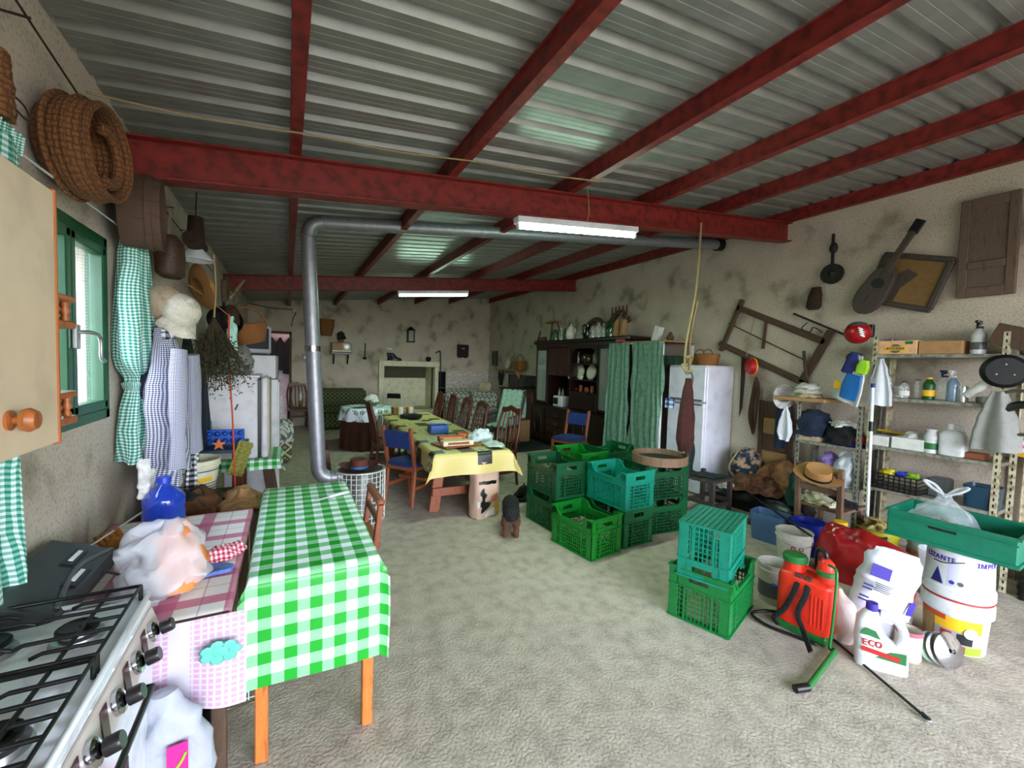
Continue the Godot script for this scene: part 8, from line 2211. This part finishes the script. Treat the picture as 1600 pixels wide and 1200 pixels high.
	var rod := thing("spray_rod", "thin dark rod lying across the black holdall toward the white bucket", "rod", WX(1172, 772, 4.62))
	part(rod, "rod", MB.new().cyl(Vector3.ZERO, WZ(1268, 838, -1.72) - rod.position, 0.009, -1, 8), mats.black_iron)
	solo("old_boot", "worn brown boot on the floor before the black holdall", "boot", crumpled([[0, 0, 0, 0.05, 0.12, 2.4], [0.05, 0, 0, 0.055, 0.11, 2.2], [0.1, 0, -0.04, 0.045, 0.06, 2], [0.12, 0, -0.05, 0.02, 0.03, 2]], 0.02, 14.0, 25), mats.leather, FL(1187, 822) + Vector3(0, 0, 0.02), 0.5)
	# ---- wooden chair with straw hat and gloves
	var ch := thing("wooden_chair", "weathered wooden chair in front of the shelving", "chair", Vector3(4.42, 0, -1.98), H)
	var wd := wood("weathered", Color(0.52, 0.39, 0.30), 0.75)
	for s in [-1, 1]:
		part(ch, "back_post", MB.new().bar(Vector3(s * 0.17, 0, -0.19), Vector3(s * 0.17, 0.78, -0.23), 0.045, 0.04, Vector3.BACK, 0.005), wd)
		part(ch, "leg", MB.new().bar(Vector3(s * 0.16, 0, 0.18), Vector3(s * 0.16, 0.38, 0.18), 0.04, 0.04, Vector3.BACK, 0.005), wd)
		part(ch, "stretcher", MB.new().bar(Vector3(s * 0.165, 0.15, -0.19), Vector3(s * 0.165, 0.15, 0.18), 0.025, 0.03), wd)
	for y in [0.56, 0.72]:
		part(ch, "back_rail", MB.new().bar(Vector3(-0.17, y, -0.215), Vector3(0.17, y, -0.215), 0.02, 0.05, Vector3.UP, 0.004), wd)
	part(ch, "seat", MB.new().box(Vector3(0, 0.39, 0), Vector3(0.38, 0.025, 0.40), Basis(), 0.006), wd)
	brim_hat("straw_hat", "tan straw hat with black band perched on the weathered chair", WX(1277, 746, 4.10), Basis(Vector3.BACK, 0.35) * Basis(Vector3.RIGHT, 0.25), mats.straw, mats.ink_black, 0.17)
	solo("rubber_gloves", "cream rubber gloves flung on the weathered chair seat", "gloves", crumpled([[0, 0, 0, 0.07, 0.16, 2.4], [0.04, 0, 0.02, 0.07, 0.14, 2.2], [0.08, 0, -0.03, 0.04, 0.07, 2], [0.1, 0, 0, 0.02, 0.02, 2]], 0.05, 16.0, 31), plastic("rubber_cream", Color(0.78, 0.76, 0.62)), Vector3(4.32, 0.403, -2.04))
	solo("black_gloves", "black and white gloves beside the cream ones on the chair", "gloves", crumpled([[0, 0, 0, 0.06, 0.13, 2.4], [0.035, 0, 0.02, 0.06, 0.12, 2.2], [0.07, 0, 0, 0.02, 0.03, 2]], 0.04, 18.0, 33), mats.black_cloth, Vector3(4.46, 0.403, -1.92))
	solo("teal_rag", "dark teal rag and clear bag hung on the end upright", "cloth", crumpled([[-0.3, 0, 0, 0.05, 0.06, 2.4], [-0.15, 0, 0, 0.05, 0.07, 2.2], [0.0, 0, 0, 0.04, 0.05, 2], [0.08, 0, 0, 0.01, 0.02, 2]], 0.04, 12.0, 35), mat("teal_rag_m", Color(0.02, 0.20, 0.17), 0.8), WX(1243, 745, 4.66))
	# ---- buckets and bins
	var b1 := bucket("paint_bucket", "stained white bucket with red roundels behind the sprayer", Vector3(3.66, 0, -1.88), 0.105, 0.128, 0.31, plastic("dirty_white", Color(0.78, 0.75, 0.70)), true, -0.6)
	for k in 2:
		part(b1, "roundel", MB.new().at(Vector3(sin(-0.5 + k * 0.45) * 0.122, 0.2, cos(-0.5 + k * 0.45) * 0.122), Basis(Vector3.UP, -0.5 + k * 0.45)).tube(arc(Vector3.ZERO, 0.013, 0, TAU * 15 / 16, 15), 0.004, 6, true), mats.ink_red)
	var b2 := bucket("pail", "small white bucket with a torn blue picture label behind the sprayer", Vector3(3.02, 0, -1.66), 0.09, 0.108, 0.27, mats.dirty_white, false)
	part(b2, "label_patch", MB.new().sheet(12, 4, func(s: float, t: float):
		var a := -2.4 + s * 1.6
		return Vector3(sin(a) * 0.1015, 0.05 + t * 0.1, cos(a) * 0.1015)), mats.grey_plastic)
	part(b2, "blue_spot", MB.new().ball(Vector3(-0.085, 0.14, 0.045), Vector3(0.02, 0.02, 0.02), 10), plastic("spot_blue", Color(0.10, 0.30, 0.55)))
	bucket("blue_bucket", "royal blue bucket under the weathered chair", Vector3(4.08, 0, -1.98), 0.10, 0.13, 0.29, mats.blue_plastic, false)
	bottle("yellow_cap_bottle", "clear plastic bottle with a big yellow cap behind the red bag", Vector3(4.12, 0, -1.76), 0.06, 0.36, mats.clear_film, mats.ink_yellow, "", 0.7)
	var yb := bucket("yellow_bin", "olive yellow square bin stuffed with gloves", Vector3(4.52, 0, -1.66), 0.13, 0.15, 0.28, plastic("olive_bin", Color(0.56, 0.54, 0.05)), false)
	solo("bin_gloves", "pale gloves and rags bulging from the yellow bin", "gloves", crumpled([[0, 0, 0, 0.12, 0.12, 2.2], [0.06, 0, 0, 0.12, 0.11, 2.2], [0.13, 0, 0, 0.06, 0.06, 2], [0.15, 0, 0, 0.02, 0.02, 2]], 0.07, 16.0, 36), mat("chamois", Color(0.62, 0.54, 0.30), 0.85, 0.0, {tex = T.cloth, tri = true, scale = 5.0}), Vector3(4.52, 0.2, -1.66))
	var bb := thing("blue_basket", "dark blue slatted plastic basket between the red bag and yellow bin", "basket", Vector3(4.30, 0, -1.62), 0.3)
	for k in 6:
		part(bb, "slat", MB.new().box(Vector3(0, 0.03 + k * 0.042, 0.1), Vector3(0.24, 0.026, 0.008), Basis(), 0.002).box(Vector3(-0.12, 0.03 + k * 0.042, 0), Vector3(0.008, 0.026, 0.2), Basis(), 0.002), mats.ink_blue)
	part(bb, "back", MB.new().box(Vector3(0.116, 0.13, 0), Vector3(0.008, 0.26, 0.2)).box(Vector3(0, 0.13, -0.1), Vector3(0.24, 0.26, 0.008)).box(Vector3(0, 0.006, 0), Vector3(0.24, 0.01, 0.2)), mats.ink_blue)
	solo("storage_box", "pale blue plastic storage box behind the stained bucket", "box", MB.new().loft([[0, 0, 0, 0.10, 0.14, 5], [0.26, 0, 0, 0.12, 0.16, 5], [0.265, 0, 0, 0.11, 0.15, 5], [0.02, 0, 0, 0.09, 0.13, 5]], 28), plastic("box_blue", Color(0.30, 0.42, 0.58)), Vector3(4.06, 0, -2.30), 0.2)
	solo("dark_sack", "black rubbish sack on the floor under the yellow-edged shelves", "sack", crumpled([[0, 0, 0, 0.2, 0.3, 2.6], [0.15, 0, 0, 0.2, 0.3, 2.4], [0.3, 0, 0, 0.14, 0.2, 2.2], [0.38, 0, 0, 0.04, 0.05, 2]], 0.06, 7.0, 81), mats.black_sheet, Vector3(4.86, 0, -0.62))
	var ct := thing("clear_tub", "clear plastic bucket on the floor under the low shelf", "bucket", Vector3(4.5, 0, -1.25))
	part(ct, "body", MB.new().lathe([[0, 0], [0.1, 0], [0.13, 0.24], [0.125, 0.24], [0.095, 0.01], [0, 0.01]], 24), mats.clear_film)
	bottle("milk_jug", "cloudy white plastic bottle on the floor behind the bucket stack", Vector3(4.16, 0, -1.18), 0.06, 0.28, mats.white_film, mats.white_plastic, "", 0.4)
	bottle("oil_can", "cloudy plastic canister with a brown label beside the yellow bin", Vector3(4.72, 0, -1.42), 0.1, 0.34, mats.cloudy_film, mats.white_plastic, "", 0.35, mats.terracotta)
	# ---- red bag, white purple bag, detergent
	solo("red_sack", "shiny red plastic fertiliser bag slumped behind the sprayer", "sack", crumpled([[0, 0, 0, 0.12, 0.30, 2.6], [0.14, 0, 0, 0.13, 0.30, 2.4], [0.29, 0, 0.0, 0.09, 0.28, 2.2], [0.40, 0, -0.1, 0.02, 0.14, 2]], 0.04, 7.0, 41), mat("red_film", Color(0.62, 0.03, 0.06), 0.25, 0.0, {tex = T.scuff, tri = true, scale = 2.0, coat = 0.5}), Vector3(3.90, 0, -1.50), 0.3)
	var pb := thing("paper_sack", "tall white sack with purple square and bars standing open", "sack", Vector3(3.14, 0.03, -1.17), -H + 0.5)
	pb.rotation.z = -0.22
	part(pb, "sack", crumpled([[0.01, 0, 0, 0.12, 0.1, 3], [0.15, 0, 0, 0.13, 0.12, 3], [0.32, 0.0, 0, 0.13, 0.1, 3], [0.49, 0.0, -0.01, 0.13, 0.03, 3], [0.54, -0.01, -0.01, 0.10, 0.008, 3]], 0.035, 7.0, 44, 36), plastic("sack_white", Color(0.82, 0.82, 0.87), 0.45))
	part(pb, "purple_square", MB.new().box(Vector3(-0.055, 0.41, 0.085), Vector3(0.09, 0.07, 0.004), Basis(Vector3.RIGHT, -0.28), 0.001), mats.ink_purple)
	for k in 4:
		part(pb, "bar_mark", MB.new().box(Vector3(-0.095, 0.32 - k * 0.022 - (0.03 if k > 1 else 0.0), 0.115), Vector3(0.045, 0.008, 0.004)), mats.ink_blue)
	for k in 5:
		part(pb, "small_print", MB.new().box(Vector3(-0.03, 0.35 - k * 0.011, 0.112), Vector3(0.08 - 0.01 * (k % 3), 0.003, 0.004)), mats.ink_black)
	part(pb, "purple_tab", MB.new().box(Vector3(0.115, 0.27, 0.095), Vector3(0.03, 0.08, 0.004), Basis(Vector3.UP, 0.5)), mats.ink_purple)
	var wbg := thing("clear_bag", "milky plastic bag of powder slumped between sprayer and sack", "bag", Vector3(2.98, 0, -1.28))
	part(wbg, "bag", crumpled([[0, 0, 0, 0.09, 0.12, 2.6], [0.1, 0, 0, 0.1, 0.13, 2.4], [0.22, 0, 0, 0.07, 0.09, 2.2], [0.28, 0, 0, 0.02, 0.02, 2]], 0.03, 9.0, 47), film("milky", Color(0.80, 0.72, 0.68), 0.85))
	var jp := Vector3(2.87, 0, -1.0)
	var jg := thing("detergent_jug", "white detergent jug with hollow handle and green red ECO label", "jug", jp, -H + 0.55)
	jg.rotation.z = 0.03
	var shell := MB.new()
	shell.loft([[0, 0, 0, 0.10, 0.045, 4], [0.008, 0, 0, 0.112, 0.055, 4], [0.12, 0, 0, 0.112, 0.057, 4], [0.16, -0.035, 0, 0.078, 0.055, 3.4], [0.20, -0.055, 0, 0.055, 0.052, 3], [0.26, -0.055, 0, 0.05, 0.046, 3], [0.30, -0.045, 0, 0.036, 0.032, 2.4], [0.315, -0.04, 0, 0.026, 0.026, 2]], 32)
	shell.tube(curve([Vector3(0.075, 0.135, 0), Vector3(0.095, 0.18, 0), Vector3(0.09, 0.235, 0), Vector3(0.055, 0.285, 0), Vector3(-0.01, 0.30, 0)]), 0.021, 12)
	part(jg, "body", shell, mats.white_plastic)
	part(jg, "cap", MB.new().cyl(Vector3(-0.04, 0.31, 0), Vector3(-0.04, 0.35, 0), 0.028, 0.026, 18), mats.ink_purple)
	part(jg, "green_leaf", MB.new().at(Vector3(-0.06, 0.20, 0.055)).prism([[-0.04, -0.01], [-0.01, 0.03], [0.03, 0.02], [0.05, -0.02], [0.0, -0.01]], 0, 0.003), mats.ink_green)
	text(jg, "lettering", "ECO", 0.034, mats.ink_red, Vector3(-0.045, 0.150, 0.058))
	part(jg, "red_band", MB.new().at(Vector3(-0.01, 0.105, 0.058), Basis(Vector3.BACK, -0.12)).prism([[-0.08, -0.012], [0.08, -0.012], [0.08, 0.012], [-0.08, 0.012]], 0, 0.003), mats.ink_red)
	part(jg, "green_band", MB.new().at(Vector3(0.05, 0.115, 0.0575)).prism([[-0.02, 0.01], [0.045, 0.02], [0.045, -0.04], [-0.08, -0.035]], 0, 0.002), mats.ink_green)
	# ---- knapsack sprayer
	var og := plastic("sprayer_orange", Color(0.86, 0.16, 0.06), 0.4)
	var sp := thing("knapsack_sprayer", "orange knapsack sprayer with green caps and black straps", "sprayer", Vector3(2.83, 0, -1.36), -H + 0.12)
	part(sp, "tank", MB.new().loft([[0.045, 0, 0, 0.125, 0.07, 5], [0.06, 0, 0, 0.145, 0.085, 5], [0.33, 0, 0, 0.145, 0.085, 5], [0.36, 0, 0, 0.135, 0.075, 5], [0.37, 0, 0, 0.08, 0.05, 4]], 36), og)
	for k in 4:
		part(sp, "tank_rib", MB.new().bar(Vector3(0.055 + k * 0.02, 0.10, 0.086), Vector3(0.055 + k * 0.02, 0.28, 0.086), 0.008, 0.008, Vector3.BACK, 0.002), og)
	part(sp, "filler_neck", MB.new().cyl(Vector3(-0.075, 0.36, 0), Vector3(-0.075, 0.425, 0), 0.06, 0.058, 28), og)
	part(sp, "filler_cap", MB.new().at(Vector3(-0.075, 0.42, 0)).lathe([[0.066, 0], [0.068, 0.03], [0.06, 0.042], [0, 0.044]], 32), mats.cap_green)
	part(sp, "pump_housing", MB.new().at(Vector3(0.09, 0.34, 0)).lathe([[0.045, 0], [0.045, 0.09], [0.04, 0.13], [0.02, 0.155], [0, 0.156]], 24, 0.9), og)
	part(sp, "pump_collar", MB.new().at(Vector3(0.09, 0.395, 0)).lathe([[0.045, 0], [0.05, 0.003], [0.05, 0.03], [0.045, 0.033]], 28), mats.cap_green)
	part(sp, "pump_hose", MB.new().tube(curve([Vector3(0.09, 0.49, 0), Vector3(0.08, 0.53, 0), Vector3(0.04, 0.53, -0.02), Vector3(0.02, 0.45, -0.06), Vector3(0.02, 0.3, -0.09)]), 0.012, 10), mats.black_plastic)
	part(sp, "carry_handle", MB.new().tube(curve([Vector3(-0.03, 0.40, 0), Vector3(0.0, 0.405, 0), Vector3(0.05, 0.39, 0)]), 0.01, 8), og)
	for s in [-1, 1]:
		part(sp, "strap", MB.new().tube(curve([Vector3(0.0 + s * 0.025, 0.365, 0.06), Vector3(-0.0 + s * 0.03, 0.28, 0.10), Vector3(-0.04 + s * 0.035, 0.15, 0.105), Vector3(-0.05 + s * 0.08, 0.06, 0.11), Vector3(s * 0.11 + 0.0, 0.02, 0.10 + 0.06 * (s + 1))]), 0.016, 8, false, 0.22), mats.black_cloth)
		part(sp, "buckle", MB.new().box(Vector3(s * 0.025, 0.362, 0.065), Vector3(0.04, 0.02, 0.03), Basis(), 0.004), mats.leather)
	part(sp, "foot_frame", MB.new().box(Vector3(0, 0.025, 0), Vector3(0.27, 0.05, 0.16), Basis(), 0.01), mats.cap_green)
	part(sp, "pump_rod", MB.new().tube(curve([Vector3(0.10, 0.47, 0.02), Vector3(0.15, 0.47, 0.05), Vector3(0.165, 0.40, 0.07), Vector3(0.165, 0.15, 0.09), Vector3(0.16, 0.03, 0.10)]), 0.008, 8), mats.cap_green)
	var la := FL(1305, 1022) - sp.position
	la = sp.basis.inverse() * la
	var lb: Vector3 = sp.basis.inverse() * (FL(1262, 1080) - sp.position)
	part(sp, "pump_lever", MB.new().tube([Vector3(0.16, 0.03, 0.10), la + Vector3(0, 0.02, 0), lb + Vector3(0, 0.02, 0)], 0.014, 10), mats.cap_green)
	var lc: Vector3 = sp.basis.inverse() * (FL(1242, 1083) - sp.position)
	part(sp, "lever_grip", MB.new().cyl(lb + Vector3(0, 0.022, 0), lc + Vector3(0, 0.022, 0), 0.02, -1, 14), mats.black_plastic)
	part(sp, "hose", MB.new().tube(curve([Vector3(-0.14, 0.05, 0.0), Vector3(-0.22, 0.03, 0.03), Vector3(-0.26, 0.02, 0.12), Vector3(-0.16, 0.015, 0.16), Vector3(-0.02, 0.012, 0.13), Vector3(0.1, 0.012, 0.10)]), 0.01, 8), mats.black_plastic)
	var ln := thing("spray_lance", "black spray lance lying on the floor with a round nozzle", "lance", FL(1300, 1000) + Vector3(0, 0.012, 0))
	var e := FL(1440, 1120) + Vector3(0, 0.014, 0) - ln.position
	part(ln, "lance_tube", MB.new().cyl(Vector3.ZERO, e, 0.007, -1, 10), mats.black_plastic)
	part(ln, "nozzle", MB.new().cyl(e, e * 1.06, 0.013, 0.009, 12), mats.black_plastic)
	part(ln, "ring", MB.new().tube(arc(e * 1.04, 0.02, 0, TAU * 15 / 16, 15, Vector3.RIGHT, Vector3.BACK), 0.003, 6, true), mats.steel)
	# ---- pots and lids on the floor
	var jr := thing("enamel_pot", "cream enamel pot with a pink rim standing by the detergent jug", "pot", Vector3(3.12, 0, -0.97))
	part(jr, "pot", MB.new().lathe([[0, 0], [0.055, 0], [0.06, 0.01], [0.06, 0.165], [0.055, 0.165], [0.053, 0.012], [0, 0.012]], 28), mats.ivory)
	part(jr, "rim", MB.new().lathe([[0.0608, 0.145], [0.063, 0.15], [0.063, 0.168], [0.058, 0.17]], 28), mat("dusty_pink", Color(0.62, 0.34, 0.40), 0.5))
	for k in 3:
		var ld := thing("steel_platter", ["greenish enamel plate leaning on the cream pot", "steel plate with orange spot in the middle of the leaning plates", "large shiny steel plate leaning outermost"][k], "plate", Vector3(3.19 + 0.012 * k, 0.085 + 0.006 * k, -0.895 + 0.032 * k))
		ld.basis = Basis(Vector3.UP, -0.35) * Basis(Vector3.RIGHT, H - 0.35)
		part(ld, "disc", MB.new().lathe([[0, 0.018], [0.04, 0.017], [0.075 + 0.006 * k, 0.006], [0.08 + 0.006 * k, 0.0]], 28, 1.0), [mat("pale_green_enamel", Color(0.48, 0.58, 0.50), 0.3), mats.steel, mats.chrome][k])
		part(ld, "knob", MB.new().at(Vector3(0, 0.017, 0)).lathe([[0.006, 0], [0.012, 0.01], [0, 0.014]], 12, 1.2), mats.terracotta if k == 1 else mats.black_plastic)
	solo("pebble_bag", "grey speckled plastic bag on the floor before the bucket stack", "bag", crumpled([[0, 0, 0, 0.12, 0.12, 2.6], [0.1, 0, 0, 0.13, 0.12, 2.4], [0.2, 0, 0, 0.1, 0.09, 2.2], [0.24, 0, 0, 0.04, 0.04, 2]], 0.03, 9.0, 61), mat("speckled", Color(0.80, 0.80, 0.84), 0.35, 0.0, {tex = T.gravel, tri = true, scale = 5.0}), Vector3(3.42, 0, -1.18))
	# ---- stacked paint buckets with tray crate
	var bs := Vector3(3.55, 0, -0.90)
	var k1 := thing("paint_pail", "white pail with a furniture picture label at the bottom of the stack", "bucket", bs)
	part(k1, "body", MB.new().lathe([[0, 0], [0.13, 0], [0.142, 0.22], [0.156, 0.222], [0.156, 0.285], [0.15, 0.30], [0, 0.30]], 40), mats.white_plastic)
	var lbx := func(nm: String, a0: float, a1: float, y0: float, y1: float, m: Material, lift := 0.0012):
		part(k1, nm, MB.new().sheet(14, 2, func(s: float, t: float):
			var a := lerpf(a0, a1, s)
			var y := lerpf(y0, y1, t)
			var q: float = 0.13 + 0.012 * y / 0.22 + lift
			return Vector3(sin(a) * q, y, cos(a) * q)), m)
	lbx.call("wood_panel", -2.75, -1.95, 0.015, 0.20, mats.pine)
	lbx.call("yellow_panel", -1.95, -0.45, 0.13, 0.205, mats.ink_yellow)
	lbx.call("picture_panel", -1.95, -0.45, 0.05, 0.13, mat("label_grey", Color(0.62, 0.60, 0.60), 0.5))
	lbx.call("dark_furniture", -1.25, -0.75, 0.06, 0.12, mats.ink_black, 0.0022)
	lbx.call("brown_panel", -2.1, -0.95, 0.004, 0.052, mats.terracotta)
	lbx.call("green_panel", -0.95, -0.35, 0.004, 0.052, mat("lime_label", Color(0.55, 0.72, 0.15), 0.5))
	lbx.call("red_chair_print", -1.75, -1.4, 0.055, 0.12, mats.ink_red, 0.0024)
	lbx.call("orange_corner", -2.75, -1.6, 0.18, 0.21, mat("label_orange", Color(0.75, 0.28, 0.06), 0.5), 0.0024)
	part(k1, "roundel", MB.new().at(Vector3(sin(-0.85) * 0.141, 0.135, cos(-0.85) * 0.141), Basis(Vector3.UP, -0.85) * Basis(Vector3.RIGHT, H)).lathe([[0, 0.003], [0.03, 0.003], [0.03, 0]], 24), mats.paper)
	part(k1, "red_ring", MB.new().lathe([[0.1515, 0.30], [0.153, 0.304], [0.1515, 0.31]], 40), mats.ink_red)
	var k2 := thing("sealant_pail", "white pail with purple lettering on top of the stack", "bucket", bs + Vector3(0, 0.311, 0))
	part(k2, "body", MB.new().lathe([[0, 0], [0.15, 0], [0.156, 0.01], [0.156, 0.055], [0.148, 0.065], [0.142, 0.25], [0.14, 0.275], [0.134, 0.275], [0.134, 0.012], [0, 0.012]], 40), mats.white_plastic)
	var pale := mat("pale_label", Color(0.74, 0.74, 0.82), 0.5)
	part(k2, "label_panel", MB.new().sheet(14, 1, func(s: float, t: float):
		var a := lerpf(-1.65, -0.95, s)
		return Vector3(sin(a) * (0.1488 - 0.005 * t), 0.075 + t * 0.14, cos(a) * (0.1488 - 0.005 * t))), pale)
	text(k2, "lettering", "LIZANTE", 0.028, mats.ink_purple, Vector3(0, 0.225, 0), -1.95, 0.1435)
	text(k2, "lettering", "IMPER", 0.028, mats.ink_purple, Vector3(0, 0.225, 0), -0.42, 0.1435)
	part(k2, "blue_emblem", MB.new().at(Vector3(sin(-1.95) * 0.148, 0.12, cos(-1.95) * 0.148), Basis(Vector3.UP, -1.95)).prism([[-0.03, -0.045], [0.03, -0.045], [0.0, 0.045]], -0.004, 0.002), mats.ink_blue)
	for k in 2:
		part(k2, "stamp", MB.new().at(Vector3(sin(-1.5 + k * 0.25) * 0.149, 0.10, cos(-1.5 + k * 0.25) * 0.149), Basis(Vector3.UP, -1.5 + k * 0.25) * Basis(Vector3.RIGHT, H)).lathe([[0, 0.001], [0.012, 0.001]], 16), [mats.ink_purple, mats.grey_plastic][k])
	part(k2, "handle", MB.new().tube(curve([Vector3(sin(-2.1) * 0.15, 0.20, cos(-2.1) * 0.15), Vector3(sin(-1.7) * 0.16, 0.205, cos(-1.7) * 0.16), Vector3(sin(-1.2) * 0.165, 0.235, cos(-1.2) * 0.165)]), 0.003, 6), mats.black_iron)
	var tg := plastic("tray_green", Color(0.03, 0.46, 0.35))
	var tr := thing("tray_crate", "shallow sea-green tray crate balanced on the stacked pails", "crate", Vector3(3.60, 0.588, -0.93), 0.03)
	for s in [-1, 1]:
		part(tr, "side_wall", MB.new().box(Vector3(s * 0.2, 0.085, 0), Vector3(0.008, 0.15, 0.54), Basis(), 0.003).bar(Vector3(s * 0.205, 0.16, -0.275), Vector3(s * 0.205, 0.16, 0.275), 0.02, 0.014).bar(Vector3(s * 0.205, 0.125, -0.275), Vector3(s * 0.205, 0.125, 0.275), 0.014, 0.008).bar(Vector3(s * 0.205, 0.012, -0.275), Vector3(s * 0.205, 0.012, 0.275), 0.016, 0.02), tg)
		part(tr, "end_wall", MB.new().box(Vector3(0, 0.085, s * 0.27), Vector3(0.4, 0.15, 0.008), Basis(), 0.003).bar(Vector3(-0.21, 0.16, s * 0.275), Vector3(0.21, 0.16, s * 0.275), 0.02, 0.014).bar(Vector3(-0.21, 0.012, s * 0.275), Vector3(0.21, 0.012, s * 0.275), 0.016, 0.02), tg)
		part(tr, "grip_slot", MB.new().box(Vector3(s * 0.2045, 0.115, -0.02), Vector3(0.004, 0.022, 0.12)), mats.ink_black)
	part(tr, "base", MB.new().box(Vector3(0, 0.008, 0), Vector3(0.4, 0.012, 0.54)), tg)
	var pg := thing("knotted_bag", "knotted clear plastic bag of scraps in the tray crate", "bag", Vector3(3.60, 0.606, -1.0))
	part(pg, "bag", crumpled([[0, 0, 0, 0.13, 0.15, 2.4], [0.08, 0, 0, 0.15, 0.17, 2.2], [0.17, 0, 0, 0.11, 0.11, 2], [0.24, 0, 0, 0.03, 0.03, 2], [0.27, 0, 0, 0.02, 0.03, 2]], 0.04, 10.0, 71), mats.clear_film)
	part(pg, "scraps", crumpled([[0.01, 0, 0.02, 0.1, 0.11, 2.4], [0.06, 0, 0.02, 0.11, 0.12, 2.2], [0.1, 0, 0.02, 0.04, 0.04, 2]], 0.05, 22.0, 73), mat("scrap_beige", Color(0.70, 0.60, 0.42), 0.85, 0.0, {tex = T.rust, tri = true, scale = 6.0}))
	for s in [-1, 1]:
		part(pg, "ear", MB.new().tube(curve([Vector3(0, 0.25, 0), Vector3(0.01, 0.31, s * 0.05), Vector3(0.0, 0.33, s * 0.10), Vector3(0, 0.29, s * 0.06), Vector3(0, 0.26, 0)]), 0.009, 6), mats.white_film)
